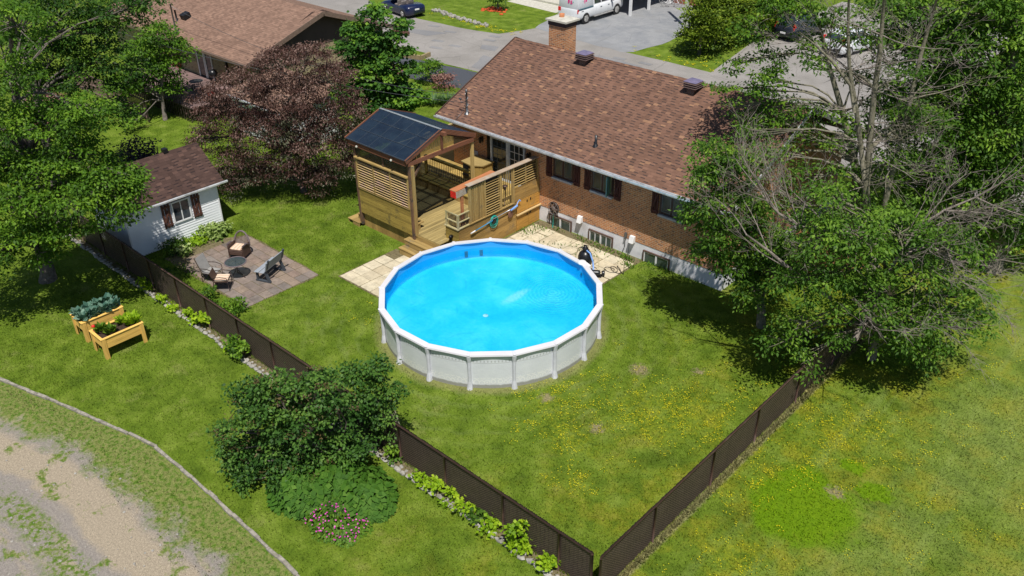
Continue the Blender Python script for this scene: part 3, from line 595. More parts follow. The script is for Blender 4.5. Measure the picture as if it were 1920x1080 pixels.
# small yellow flowers in the turf
px = []; py = []; FK = 1.15
for cx, cy, sx, sy, n in ((1.6, 1.0, 1.3, 1.2, 520), (2.6, 1.8, 1.1, .9, 320), (.4, -1.6, 1.1, .9, 260), (1.5, -2.8, .35, .25, 90), (-1.0, -.8, .9, .7, 200), (-1.2, -.1, .3, .3, 70), (.2, .2, .8, .5, 180), (5.9, 2.8, .8, 1.6, 420), (5.3, .2, .35, .8, 140), (7.0, 4.6, 1.0, 1.0, 230), (6.3, -2.4, 1.0, 1.0, 120), (8.5, 2.0, 1.6, 3.0, 260), (2.7, 3.6, 1.0, .8, 150), (-33.0, 30.6, 3.0, .35, 420), (-18.7, 33.0, 1.8, .5, 120), (9.3, 11, 1.0, 3.0, 180), (-9.4, -1.4, .5, .4, 40)):
    # clustered in small tufts
    n = int(n*FK); k = max(4, n//7); tx = rg.normal(cx, sx, k); ty = rg.normal(cy, sy, k); idx = rg.integers(0, k, n)
    px.append(tx[idx]+rg.normal(0, .09, n)); py.append(ty[idx]+rg.normal(0, .09, n))
px = np.concatenate(px); py = np.concatenate(py); ok = (np.abs(px-4.62) > .12) & ~((px > -31) & (px < -22) & (py > 29.4) & (py < 32)); px = px[ok]; py = py[ok]; n = len(px)
ang = rg.uniform(0, 6.28, n); far = py > 20
g = leafmesh('yellow_flowers', np.stack([px, py, rg.uniform(.04, .07, n)], 1), unit(np.stack([rg.normal(size=n)*.3, rg.normal(size=n)*.3, np.ones(n)], 1)), np.stack([np.cos(ang), np.sin(ang), ang*0], 1), np.where(far, .09, .034), np.where(far, .08, .03), rg.random(n), M['yelfl'])
stuff(g, 'tiny yellow flowers scattered in patches over the lawn', 'flowers')

# ------------------------------------------------------------------ swimming pool
PC = Vector((-5.694, 1.359, 0)); TH = 6.96+math.pi
def pa(k): return TH+2*math.pi*k/17
def pp(r_, a, z): return PC+Vector((r_*math.cos(a), r_*math.sin(a), z))
pool = thing('swimming_pool', PC, 'round above ground swimming pool with white rim and bright blue water', 'swimming pool')
mb = MB()
for k in range(17):
    a, b_ = pa(k), pa(k+1)
    ri = 3.765; ro = 3.985
    o4 = [pp(ri, a, 1.315), pp(ro, a, 1.30), pp(ro, b_, 1.30), pp(ri, b_, 1.315)]; t4 = [pp(ri, a, 1.365), pp(ro-.015, a, 1.352), pp(ro-.015, b_, 1.352), pp(ri, b_, 1.365)]
    mb.add(o4+t4, [(0, 1, 2, 3), (7, 6, 5, 4), (0, 4, 5, 1), (1, 5, 6, 2), (2, 6, 7, 3), (3, 7, 4, 0)])
def rimw():
    b = NB('white_resin_rim'); P = b.pos(); c = b.ramp(b.noise(P, 1.3, 4), [(.3, (.62, .61, .64)), (.7, (.70, .69, .71))])
    b.pbr(b.mix(b.math('MULTIPLY', b.smooth(b.noise(P, 6, 4), .58, .75), .25), c, (.5, .48, .45)), .38, 0, None, .4); return b.m
M['rim'] = rimw(); M['post'] = simple('pale_grey_resin', (.60, .61, .66), .4, 0, .1, 4, dirt=(.48, .48, .5))
mb.build('rim', M['rim'], pool)
for k in range(17):     # joint plates are part of the rim's look; posts are parts
    a = pa(k); m = MB(); rd = Vector((math.cos(a), math.sin(a), 0)); tn = Vector((-math.sin(a), math.cos(a), 0))
    sec = [(0, .19, .15), (.10, .17, .13), (.3, .105, .10), (.7, .10, .095), (1.05, .115, .10), (1.23, .16, .13), (1.30, .165, .14)]
    vs = []
    for z, w, dp in sec:
        c = PC+Vector((0, 0, z)); r0 = 3.842
        vs += [c+rd*r0-tn*w/2, c+rd*(r0+dp*.7)-tn*w/2, c+rd*(r0+dp)-tn*w*.22, c+rd*(r0+dp)+tn*w*.22, c+rd*(r0+dp*.7)+tn*w/2, c+rd*r0+tn*w/2]
    n = 6; fs = [(i*n+j, i*n+(j+1) % n, (i+1)*n+(j+1) % n, (i+1)*n+j) for i in range(len(sec)-1) for j in range(n)]+[tuple(range(n-1, -1, -1)), tuple((len(sec)-1)*n+j for j in range(n))]
    m.add(vs, fs); m.build('post', M['post'], pool)
    m = MB(); m.ob(pp(3.88, a, 1.36), (.225, .10, .02), (0, 0, a)); m.build('rim_cap', M['rim'], pool, bevel=.008)
def wallm():
    b = NB('embossed_grey_wall'); P = b.pos(); x, y, z = b.sep(P)
    ang = b.math('ARCTAN2', b.math('SUBTRACT', y, PC.y), b.math('SUBTRACT', x, PC.x)); s_ = b.math('MULTIPLY', ang, 3.83)
    c = b.ramp(b.noise(b.comb(s_, b.math('MULTIPLY', z, 2.0), 0.0), 2.2, 4), [(.3, (.69, .71, .76)), (.7, (.77, .79, .83))])
    v1 = b.n('ShaderNodeTexVoronoi', {'feature': 'F1'}, Vector=b.comb(b.math('MULTIPLY', s_, 1/.19), b.math('MULTIPLY', z, 1/.2), 0.0), Scale=1.0, Randomness=.35)
    sq = b.smooth(b.math('SINE', b.math('MULTIPLY', v1.outputs[0], 17.0)), .1, .7)
    band = b.math('MULTIPLY', b.smooth(z, .17, .2), b.smooth(z, .42, .38))
    c = b.mix(b.math('MULTIPLY', b.math('MULTIPLY', sq, band), .75), c, (.88, .88, .88))
    v2 = b.math('MULTIPLY', b.smooth(b.math('SINE', b.math('MULTIPLY', s_, 2*math.pi/.115)), .1, .6), b.math('MULTIPLY', b.smooth(z, 1.0, 1.02), b.smooth(z, 1.1, 1.07)))
    c = b.mix(b.math('MULTIPLY', v2, .5), c, (.32, .33, .32))
    ln = b.math('MULTIPLY', b.smooth(z, .965, .972), b.smooth(z, .99, .983)); c = b.mix(b.math('MULTIPLY', ln, .5), c, (.3, .31, .31))
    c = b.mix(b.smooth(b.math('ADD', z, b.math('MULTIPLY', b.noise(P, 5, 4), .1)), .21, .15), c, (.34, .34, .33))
    b.pbr(c, .45, .15, b.bump(sq, .2, .01), .4); return b.m
m = MB(); m.lathe(PC, [(3.83, 0), (3.83, 1.31)], 102); m.build('wall', wallm(), pool)
def liner():
    b = NB('blue_liner'); P = b.pos(); x, y, z = b.sep(P)
    fl = b.ramp(b.noise(P, .55, 5, .6, .4), [(.34, (.008, .44, .64)), (.5, (.02, .50, .70)), (.66, (.06, .57, .75))])
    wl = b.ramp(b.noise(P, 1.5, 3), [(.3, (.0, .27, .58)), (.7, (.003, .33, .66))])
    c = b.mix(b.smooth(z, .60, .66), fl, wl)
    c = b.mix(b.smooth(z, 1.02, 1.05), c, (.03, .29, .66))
    ln = b.smooth(b.n('ShaderNodeTexVoronoi', {'feature': 'DISTANCE_TO_EDGE'}, Vector=b.mix(.2, P, b.n('ShaderNodeTexNoise', Vector=P, Scale=.9).outputs[1]), Scale=.55).outputs[0], .02, .004)
    c = b.mix(b.math('MULTIPLY', b.math('MULTIPLY', ln, b.smooth(b.noise(P, 1.1, 2), .5, .6)), .3), c, (.0, .34, .66))
    c = b.mix(b.math('MULTIPLY', blobmask(b, x, y, -5.66, 2.6, .25, 1.0, b.math('MULTIPLY', b.math('SUBTRACT', b.noise(P, 3, 3), .5), .5), .28, .95), .45), c, (.40, .66, .68))  # pale hazy streak of the water painted into the floor colour
    b.pbr(c, .5, 0, None, .3); return b.m
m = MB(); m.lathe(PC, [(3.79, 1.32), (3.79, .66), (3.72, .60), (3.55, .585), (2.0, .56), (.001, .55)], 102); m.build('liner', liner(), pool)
def waterm():
    b = NB('pool_water'); P = b.pos(); x, y, z = b.sep(P)
    # ripples spreading from the return jet
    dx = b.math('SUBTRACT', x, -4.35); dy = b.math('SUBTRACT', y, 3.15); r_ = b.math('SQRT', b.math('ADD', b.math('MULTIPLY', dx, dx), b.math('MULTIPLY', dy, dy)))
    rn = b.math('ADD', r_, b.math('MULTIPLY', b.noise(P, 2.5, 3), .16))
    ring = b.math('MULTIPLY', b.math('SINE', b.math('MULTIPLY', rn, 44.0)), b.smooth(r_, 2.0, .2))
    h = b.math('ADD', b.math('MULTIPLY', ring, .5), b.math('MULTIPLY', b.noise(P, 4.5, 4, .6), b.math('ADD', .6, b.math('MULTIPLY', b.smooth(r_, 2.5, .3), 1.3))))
    nrm = b.bump(h, .45, .04)
    gl = b.n('ShaderNodeBsdfGlossy', Color=(1, 1, 1, 1), Roughness=.03); b.set(gl.inputs['Normal'], nrm)
    # light and dark of the ripples painted into the water's tint
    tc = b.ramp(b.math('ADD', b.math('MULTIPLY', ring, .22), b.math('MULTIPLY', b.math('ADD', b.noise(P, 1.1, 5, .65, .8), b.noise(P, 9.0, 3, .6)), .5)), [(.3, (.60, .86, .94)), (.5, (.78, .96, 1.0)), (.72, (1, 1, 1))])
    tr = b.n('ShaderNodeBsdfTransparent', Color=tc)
    fr = b.n('ShaderNodeFresnel', IOR=1.33); b.set(fr.inputs['Normal'], nrm)
    mx = b.n('ShaderNodeMixShader', _0=fr.outputs[0]); b.set(mx.inputs[1], tr); b.set(mx.inputs[2], gl); b.t.links.new(mx.outputs[0], b.out.inputs[0]); return b.m
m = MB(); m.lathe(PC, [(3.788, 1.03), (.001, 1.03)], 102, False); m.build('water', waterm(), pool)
m = MB(); m.lathe((-5.58, .95, .56), [(.001, .022), (.07, .02), (.10, .0)], 20); m.build('floor_drain', simple('pale_drain', (.45, .6, .62), .5), pool)
def arc_plate(a, w, z0, z1, r_=3.775):
    m = MB(); c = pp(r_, a, (z0+z1)/2); m.ob(c, (.02, w, z1-z0), (0, 0, a)); return m
for a0, w in ((math.atan2(2.05-.1, -3.2), .13), (math.atan2(2.42, -2.85), .13)):
    arc_plate(a0, w, .70, .95).build('wall_grille', simple('grey_grille', (.05, .14, .22), .5), pool)
arc_plate(math.atan2(3.5, 1.2), .1, .9, 1.0).build('return_jet', simple('jet_fitting', (.02, .10, .2), .5), pool)
m = MB(); m.lathe(pp(3.86, math.atan2(5.0-1.36+.05, 1.15), 1.37), [(.001, .06), (.13, .055), (.16, .02), (.16, -.02)], 18); m.build('skimmer_lid', M['white'], pool)
m = MB(); a = math.atan2(3.69, 1.15); m.ob(pp(3.99, a, 1.1), (.3, .42, .36), (0, 0, a)); m.build('skimmer_box', M['white'], pool, bevel=.02)

# sand filter and pump
FX, FY = -5.62, 6.62
filt = thing('sand_filter', (FX, FY, 0), 'black sand filter tank on the slabs between pool and house', 'pool filter')
m = MB(); m.lathe((FX, FY, 0), [(.20, 0), (.22, .12), (.17, .16), (.26, .26), (.29, .4), (.29, .58), (.24, .74), (.14, .83), (.08, .86)], 24); m.build('tank', M['blackpl'], filt)
m = MB(); m.lathe((FX, FY, 0), [(.10, .85), (.12, .88), (.12, .97), (.07, 1.0), (.07, 1.05), (.001, 1.06)], 16); m.tube([(FX-.2, FY, .93), (FX+.2, FY, .93)], .035, 8); m.tube([(FX, FY, .93), (FX+.05, FY-.17, .93)], .03, 8); m.ob((FX, FY, 1.07), (.16, .035, .04), (0, 0, .4)); m.build('valve', M['blackpl'], filt)
m = MB(); m.tube([(FX-.2, FY, .93), (FX-.34, FY-.02, .85), (FX-.42, FY-.05, .5), (FX-.44, FY-.2, .1), (FX-.3, FY-.5, .06)], .024, 8); m.build('beige_hose', M['beigepl'], filt)
m = MB(); m.tube([(FX+.2, FY, .93), (FX+.42, FY+.06, .92), (FX+.58, FY+.12, .7), (FX+.64, FY+.05, .35), (FX+.62, FY-.1, .2)], .024, 8); m.build('beige_hose', M['beigepl'], filt)
m = MB(); m.tube([(FX+.12, FY-.08, .93), (FX+.28, FY-.06, .85), (FX+.42, FY-.05, .55), (FX+.5, FY-.08, .22)], .034, 8); m.build('blue_hose', M['lblue'], filt)
UX, UY = -4.95, 6.45
pump = thing('pool_pump', (UX, UY, 0), 'black electric pool pump lying beside the filter tank', 'pump')
m = MB(); m.wheel((UX, UY, .17), .12, .36, (.8, .6, 0)); m.wheel((UX+.24, UY+.18, .17), .10, .12, (.8, .6, 0)); m.build('motor', M['blackpl'], pump)
m = MB(); m.lathe((UX-.22, UY-.16, .03), [(.13, 0), (.13, .24), (.15, .25), (.15, .29), (.001, .31)], 16); m.ob((UX-.02, UY, .03), (.5, .26, .05), (0, 0, .64)); m.build('strainer', M['blackpl'], pump)
m = MB(); m.tube([(UX-.3, UY-.2, .1), (UX-.2, UY-.5, .05), (UX+.1, UY-.7, .04), (UX+.35, UY-.75, .04)], .03, 8); m.build('blue_hose', M['lblue'], pump)
mb = MB(); rg2 = random.Random(4); pts = []
for i in range(64):
    t = i/63; pts.append((-4.9+.45*t+.24*math.cos(t*19), 7.15+.35*t+.2*math.sin(t*17+.5), .045+.012*math.sin(i)))
pts += [(-4.7, 8.0, .05), (-4.9, 8.5, .06), (-4.98, 8.66, .1), (-4.98, 8.66, .9)]
mb.tube(pts, .011, 5); tag(mb.build('power_cord', M['blackpl'], origin=(-4.7, 7.3, 0)), 'black power cord tangled on the slabs and running up the wall', 'cable')

# ------------------------------------------------------------------ house
X0, X1, YF, YB = -15.15, -.72, 8.75, 18.1
EZ, EY, RY, RZ, RX0, RX1 = 3.66, 8.05, 13.4, 6.03, -15.5, -.35
house = thing('brick_house', ((X0+X1)/2, (YF+YB)/2, 0), 'orange brick bungalow with brown shingle roof and grey foundation', 'house')
mb = MB()
mb.box(X0, YF, .72, X1, YF+.22, 3.46); mb.box(X0, YB-.22, .72, X1, YB, 3.46)
mb.box(X0, YF+.22, .72, X0+.22, YB-.22, 3.46); mb.box(X1-.22, YF+.22, .72, X1, YB-.22, 3.46)
for xx in (X0, X1-.22):
    mb.add([(xx, YF+.22, 3.46), (xx, YB-.22, 3.46), (xx, RY, 5.75), (xx+.22, YF+.22, 3.46), (xx+.22, YB-.22, 3.46), (xx+.22, RY, 5.75)], [(0, 1, 2), (5, 4, 3), (0, 3, 4, 1), (1, 4, 5, 2), (2, 5, 3, 0)])
mb.build('wall', M['brick'], house)
mb = MB(); mb.box(X0+.015, YF+.018, -.2, X1-.015, YB-.018, .718); mb.build('foundation', M['concrete'], house)
roof = bpy.data.objects.new('roof', None)
mb = MB(); th = .12; BY = 2*RY-EY
mb.add([(RX0, EY, EZ), (RX1, EY, EZ), (RX1, RY, RZ), (RX0, RY, RZ), (RX0, BY, EZ), (RX1, BY, EZ)]+[(RX0, EY, EZ-th), (RX1, EY, EZ-th), (RX1, RY, RZ-th), (RX0, RY, RZ-th), (RX0, BY, EZ-th), (RX1, BY, EZ-th)],
       [(0, 1, 2, 3), (3, 2, 5, 4), (7, 6, 9, 8), (8, 9, 10, 11), (0, 6, 7, 1), (4, 5, 11, 10), (0, 3, 9, 6), (3, 4, 10, 9), (1, 7, 8, 2), (2, 8, 11, 5)])
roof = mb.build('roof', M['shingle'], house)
mb = MB()
i = 0; xx = RX0
while xx < RX1-.05:   # ridge cap shingles
    w = min(.30, RX1-xx); zz = RZ+.012+.006*(i % 2)
    mb.add([(xx, RY-.15, RZ-.055), (xx+w, RY-.15, RZ-.055), (xx+w, RY, zz), (xx, RY, zz), (xx, RY+.15, RZ-.055), (xx+w, RY+.15, RZ-.055)], [(0, 1, 2, 3), (3, 2, 5, 4)]); xx += .26; i += 1
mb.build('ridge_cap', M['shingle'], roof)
mb = MB(); sl_ = (RZ-EZ)/(RY-EY)
for rx, mt in ((RX0, M['soffit']), (RX1, M['gutter'])):
    mb = MB(); mb.beam((rx, EY-.02, EZ-.03), (rx, RY, RZ-.03), .03, .17); mb.beam((rx, BY+.02, EZ-.03), (rx, RY, RZ-.03), .03, .17)
    mb.build('rake_board', mt, roof)
mb = MB(); mb.box(RX0+.1, EY+.02, EZ-.17, RX1-.1, YF, EZ-.14); mb.build('soffit', M['soffit'], house)
mb = MB()   # open eaves trough
g0 = EY-.115
for dx in (0,):
    prof = [(EY-.005, EZ-.005), (EY-.005, EZ-.11), (g0+.02, EZ-.11), (g0, EZ-.07), (g0, EZ-.005), (g0+.018, EZ-.0), (g0+.018, EZ-.07), (EY-.02, EZ-.09), (EY-.02, EZ-.005)]
    n = len(prof); vs = [(RX0-.02, a, b_) for a, b_ in prof]+[(RX1+.02, a, b_) for a, b_ in prof]
    mb.add(vs, [(i, (i+1) % n, n+(i+1) % n, n+i) for i in range(n)]+[tuple(reversed(range(n))), tuple(range(n, 2*n))])
xx = RX0+.6
while xx < RX1: mb.box(xx, g0+.005, EZ-.006, xx+.025, EY+.03, EZ+.006); xx += .82
mb.box(RX0-.02, EY-.004, EZ-.012, RX1+.02, EY+.035, EZ+.012)
mb.build('gutter', M['gutter'], house)
# house windows
def window(x0, x1, z0=2.32, z1=3.36, open_=False):
    f = MB(); y = YF-.0
    f.box(x0, y-.03, z0, x0+.09, y+.05, z1); f.box(x1-.09, y-.03, z0, x1, y+.05, z1); f.box(x0+.09, y-.03, z0, x1-.09, y+.05, z0+.09); f.box(x0+.09, y-.03, z1-.07, x1-.09, y+.05, z1)
    xm = (x0+x1)/2; f.box(xm-.05, y-.025, z0+.09, xm+.05, y+.05, z1-.07)
    o = f.build('window', M['frame_dark'], house)
    p = MB(); p.box(x0+.12, y-.004, z0+.12, xm-.08, y+.02, z1-.10)
    p.box(xm+.08, y-.004, z0+.12, x1-.12, y+.02, z1-.10); p.build('pane', M['glass2'], o)
    s_ = MB()
    for a, b_ in ((x0+.09, xm-.05), (xm+.05, x1-.09)):
        s_.box(a, y-.02, z0+.09, a+.03, y+.0, z1-.07); s_.box(b_-.03, y-.02, z0+.09, b_, y, z1-.07); s_.box(a+.03, y-.02, z0+.09, b_-.03, y, z0+.12)
    s_.build('sash', M['darkmetal'], o)
    s_ = MB(); s_.box(x0-.0, y-.13, z0-.1, x1+.0, y+.02, z0-.002); s_.build('sill', M['sill'], o, bevel=.01)
    if open_:
        s_ = MB(); c = (x1-.12, y-.24, (z0+z1)/2); s_.ob(c, (.035, .34, .86), (0, 0, .25)); s_.build('open_sash', simple('teal_sash', (.12, .28, .30), .4), o)
    return o
window(-9.10, -8.02); window(-7.08, -5.95, open_=True); window(-3.75, -2.65)
def shutter(parent, c, w, h, axis, mat, nb=3, wide=.8):
    m = MB(); bw = w/nb
    for i in range(nb):
        o_ = -w/2+bw*(i+.5)
        if axis == 'x': m.ob((c[0]+o_, c[1], c[2]+rnd.uniform(-.02, .02)), (bw*wide, .03, h))
        else: m.ob((c[0], c[1]+o_, c[2]+rnd.uniform(-.02, .02)), (.03, bw*wide, h))
    k = .02
    for z in (-h*.38, h*.38):
        if axis == 'x': m.ob((c[0], c[1]-.028, c[2]+z), (w*.98, .022, .09))
        else: m.ob((c[0]+.028, c[1], c[2]+z), (.022, w*.98, .09))
    if axis == 'x': m.beam((c[0]-w*.4, c[1]-.03, c[2]-h*.33), (c[0]+w*.4, c[1]-.03, c[2]+h*.33), .018, .08)
    else: m.beam((c[0]+.03, c[1]-w*.4, c[2]-h*.33), (c[0]+.03, c[1]+w*.4, c[2]+h*.33), .08, .018, (1, 0, 0))
    return m.build('shutter', mat, parent)
for cx in (-9.31, -7.82, -7.27, -5.74, -3.95, -2.45):
    shutter(house, (cx, YF-.03, 2.76), .33, 1.05, 'x', M['shutter'])
# basement windows
for i, (x0, x1) in enumerate(((-9.27, -8.03), (-7.1, -5.84), (-4.33, -3.07))):
    f = MB(); y = YF; z0, z1 = -.10, .50
    f.box(x0, y-.05, z0, x0+.05, y+.03, z1); f.box(x1-.05, y-.05, z0, x1, y+.03, z1); f.box(x0+.05, y-.05, z0, x1-.05, y+.03, z0+.05); f.box(x0+.05, y-.05, z1-.045, x1-.05, y+.03, z1)
    o = f.build('basement_window', M['soffit'], house)
    xm = (x0+x1)/2; s_ = MB()
    for a, b_ in ((x0+.05, xm), (xm, x1-.05)):
        s_.box(a, y-.035, z0+.05, a+.035, y+.01, z1-.045); s_.box(b_-.035, y-.035, z0+.05, b_, y+.01, z1-.045); s_.box(a+.035, y-.035, z0+.05, b_-.035, y+.01, z0+.1); s_.box(a+.035, y-.035, z1-.07, b_-.035, y+.01, z1-.045)
        if i == 1: s_.box((a+b_)/2-.012, y-.03, z0+.1, (a+b_)/2+.012, y+.01, z1-.07)
    s_.build('sash', M['white'], o)
    p = MB(); p.box(x0+.06, y-.006, z0+.06, x1-.06, y+.012, z1-.05); p.build('pane', M['glass2'], o)
# patio door
f = MB(); x0, x1, z0, z1 = -12.72, -10.68, 1.25, 3.2; y = YF
f.box(x0, y-.07, z0, x0+.09, y+.02, z1); f.box(x1-.09, y-.07, z0, x1, y+.02, z1); f.box(x0+.09, y-.07, z1-.09, x1-.09, y+.02, z1); xm = (x0+x1)/2
f.box(xm-.07, y-.06, z0, xm+.05, y+.02, z1-.09); f.box(xm+.06, y-.05, z0, xm+.13, y+.02, z1-.09); f.box(x0+.09, y-.07, z0, x1-.09, y+.02, z0+.1)
door = f.build('patio_door', simple('pale_blue_frame', (.56, .63, .70), .4), house)
p = MB(); p.box(x0+.09, y-.012, z0+.1, x1-.09, y+.01, z1-.09); p.build('pane', M['glass'], door)
f = MB()
for k in range(1, 3): xx = xm+.13+(x1-.09-xm-.13)*k/3; f.box(xx-.012, y-.026, z0+.1, xx+.012, y-.014, z1-.09)
for k in range(1, 5): zz = z0+.1+(z1-z0-.19)*k/5; f.box(xm+.13, y-.028, zz-.012, x1-.09, y-.0155, zz+.012)
f.build('muntin', M['white'], door)
f = MB()
for k in range(1, 3): xx = x0+.09+(xm-.07-x0-.09)*k/3; f.box(xx-.01, y-.018, z0+.1, xx+.01, y-.013, z1-.09)
for k in range(1, 5): zz = z0+.1+(z1-z0-.19)*k/5; f.box(x0+.09, y-.019, zz-.01, xm-.07, y-.0125, zz+.01)
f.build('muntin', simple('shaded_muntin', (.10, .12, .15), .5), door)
m = MB(); m.box(-12.95, YF-.04, 1.3, -12.80, YF+.0, 3.42); m.build('downpipe', M['black'], house)
# lanterns
for lx in (-13.25, -10.42):
    m = MB(); m.box(lx-.05, YF-.03, 2.75, lx+.05, YF, 3.0); m.tube([(lx, YF-.02, 3.0), (lx, YF-.12, 3.06), (lx, YF-.16, 3.0)], .012, 6)
    m.lathe((lx, YF-.16, 2.72), [(.03, 0), (.055, .03), (.075, .2), (.09, .22), (.03, .29), (.001, .3)], 8, False); m.build('wall_lantern', M['black'], house)
m = MB(); m.box(-14.05, YF-.05, 1.92, -13.55, YF, 2.2); m.build('wall_plaque', simple('pale_plaque', (.5, .55, .62), .4), house, bevel=.04)
# dryer vents, outlet
for vx in (-7.55, -4.86):
    m = MB(); m.add([(vx-.11, YF, .66), (vx+.11, YF, .66), (vx+.11, YF, .95), (vx-.11, YF, .95), (vx-.11, YF-.2, .66), (vx+.11, YF-.2, .66), (vx+.11, YF-.11, .95), (vx-.11, YF-.11, .95)],
                    [(0, 3, 2, 1), (4, 5, 6, 7), (0, 1, 5, 4), (1, 2, 6, 5), (2, 3, 7, 6), (3, 0, 4, 7)]); m.build('dryer_vent', M['white'], house, bevel=.01)
m = MB(); m.box(-5.26, YF-.07, .78, -5.15, YF, .98); m.box(-5.25, YF-.10, .70, -5.19, YF-.02, .78); m.build('outlet_box', M['darkmetal'], house, bevel=.008)
m = MB(); m.tube([(-5.21, YF-.05, .72), (-5.21, YF-.05, .35), (-5.3, YF-.06, .12), (-5.28, YF-.1, .03)], .012, 5); m.build('conduit', M['blackpl'], house)
# roof fittings
CX0, CX1, CY0, CY1 = -13.48, -12.5, 13.48, 14.25
m = MB(); m.box(CX0, CY0, 5.5, CX1, CY1, 7.18); ch = m.build('chimney', M['brick'], house)
m = MB(); m.box(CX0-.03, CY0-.03, 6.98, CX1+.03, CY1+.03, 7.182); m.build('chimney_collar', simple('dark_collar', (.05, .035, .04), .7), ch)
m = MB(); m.box(CX0-.12, CY0-.12, 7.184, CX1+.12, CY1+.12, 7.26)
m.add([(CX0-.12, CY0-.12, 7.262), (CX1+.12, CY0-.12, 7.262), (CX1+.12, CY1+.12, 7.262), (CX0-.12, CY1+.12, 7.262), (CX0+.2, CY0+.2, 7.32), (CX1-.2, CY0+.2, 7.32), (CX1-.2, CY1-.2, 7.32), (CX0+.2, CY1-.2, 7.32)], [(0, 1, 5, 4), (1, 2, 6, 5), (2, 3, 7, 6), (3, 0, 4, 7), (4, 5, 6, 7)]); m.build('chimney_cap', M['cap'], ch)
m = MB(); m.lathe(((CX0+CX1)/2-.05, (CY0+CY1)/2, 7.3), [(.11, 0), (.13, .16), (.12, .16), (.10, .02)], 16); m.build('flue', M['clay'], ch)
M['ventcap'] = simple('mauve_metal', (.22, .19, .30), .4, .3)
for vx, vy in ((-10.95, 12.95), (-5.28, 12.85)):
    zb = EZ+sl_*(vy-EY); m = MB(); m.box(vx-.17, vy-.17, zb-.1, vx+.17, vy+.17, zb+.34)
    for k in range(3): m.add([(vx-.33, vy-.33, zb+.20+.085*k), (vx+.33, vy-.33, zb+.20+.085*k), (vx+.33, vy+.33, zb+.20+.085*k), (vx-.33, vy+.33, zb+.20+.085*k), (vx-.27, vy-.27, zb+.255+.085*k), (vx+.27, vy-.27, zb+.255+.085*k), (vx+.27, vy+.27, zb+.255+.085*k), (vx-.27, vy+.27, zb+.255+.085*k)], [(3, 2, 1, 0), (0, 1, 5, 4), (1, 2, 6, 5), (2, 3, 7, 6), (3, 0, 4, 7), (4, 5, 6, 7)])
    v = m.build('roof_vent', simple('brown_vent', (.13, .085, .075), .5, .2), house)
    m = MB(); m.add([(vx-.30, vy-.30, zb+.43), (vx+.30, vy-.30, zb+.43), (vx+.30, vy+.30, zb+.43), (vx-.30, vy+.30, zb+.43), (vx-.17, vy-.17, zb+.50), (vx+.17, vy-.17, zb+.50), (vx+.17, vy+.17, zb+.50), (vx-.17, vy+.17, zb+.50)], [(0, 1, 5, 4), (1, 2, 6, 5), (2, 3, 7, 6), (3, 0, 4, 7), (4, 5, 6, 7)]); m.build('vent_cap', M['ventcap'], v)
m = MB(); zb = EZ+sl_*(9.03-EY); m.lathe((-7.16, 9.03, zb-.05), [(.14, 0), (.07, .12), (.055, .14), (.055, .48), (.045, .48), (.045, .2)], 12); m.build('plumbing_vent', M['blackpl'], house)
# service mast at the roof edge
m = MB(); ax, ay = -14.05, 8.62; zb = EZ+sl_*(ay-EY)
m.tube([(ax, ay, zb-.1), (ax, ay, zb+1.0)], .045, 8); m.tube([(ax+.06*math.cos(q*.9), ay+.06*math.sin(q*.9), zb+.05+q*.045) for q in range(20)], .018, 5); m.lathe((ax, ay, zb+.95), [(.05, 0), (.06, .08), (.03, .14), (.001, .15)], 10); m.lathe((ax, ay, zb-.03), [(.14, 0), (.05, .09)], 10)
m.tube([(ax, ay, zb+.55), (ax-.2, ay-.12, zb+.5), (ax-.32, ay-.1, zb+.6)], .014, 5); m.tube([(ax, ay, zb+.8), (ax+.05, ay-.1, zb+.5), (ax-.1, ay-.08, zb+.3), (ax-.15, ay-.25, zb+.0), (ax-.2, ay-.55, zb-.2)], .012, 5)
m.ob((ax-.3, ay-.1, zb+.62), (.14, .06, .06)); m.build('service_mast', M['darkmetal'], house)

# hose reel on the wall
hr = thing('hose_reel', (-8.85, 8.62, 0), 'round black hose reel hanging on the wall above the basement window', 'hose reel')
m = MB(); hx, hy, hz = -8.88, 8.58, .93
for k in range(5): m.tube([(hx+(.17+.022*k)*math.cos(t*.314), hy+.03*(k % 2), hz+(.17+.022*k)*math.sin(t*.314)*1.1) for t in range(21)], .015, 5, False)
m.build('coiled_hose', M['blackpl'], hr)
m = MB()
for k in range(8): a = k*math.pi/4; m.beam((hx, hy-.05, hz), (hx+.27*math.cos(a), hy-.05, hz+.29*math.sin(a)), .02, .02)
m.tube([(hx+.28*math.cos(t*.314), hy-.06, hz+.30*math.sin(t*.314)) for t in range(21)], .014, 5, False)
m.wheel((hx, hy-.05, hz), .09, .06); m.box(hx-.1, hy, hz-.08, hx+.12, YF, hz+.1); m.build('reel', simple('grey_brown_reel', (.16, .13, .12), .5), hr)
m = MB(); m.tube([(hx, hy-.05, hz-.25), (hx+.02, hy-.08, .3), (hx+.02, hy-.1, .05)], .014, 6); m.build('hanging_hose', M['teal'], hr)
m = MB(); m.tube([(hx-.45, YF-.02, .55), (hx-.4, YF-.06, .62), (hx-.42, YF-.1, .3), (hx-.3, YF-.1, .15), (hx-.12, hy, .5)], .012, 5); m.build('feed_hose', M['blackpl'], hr)

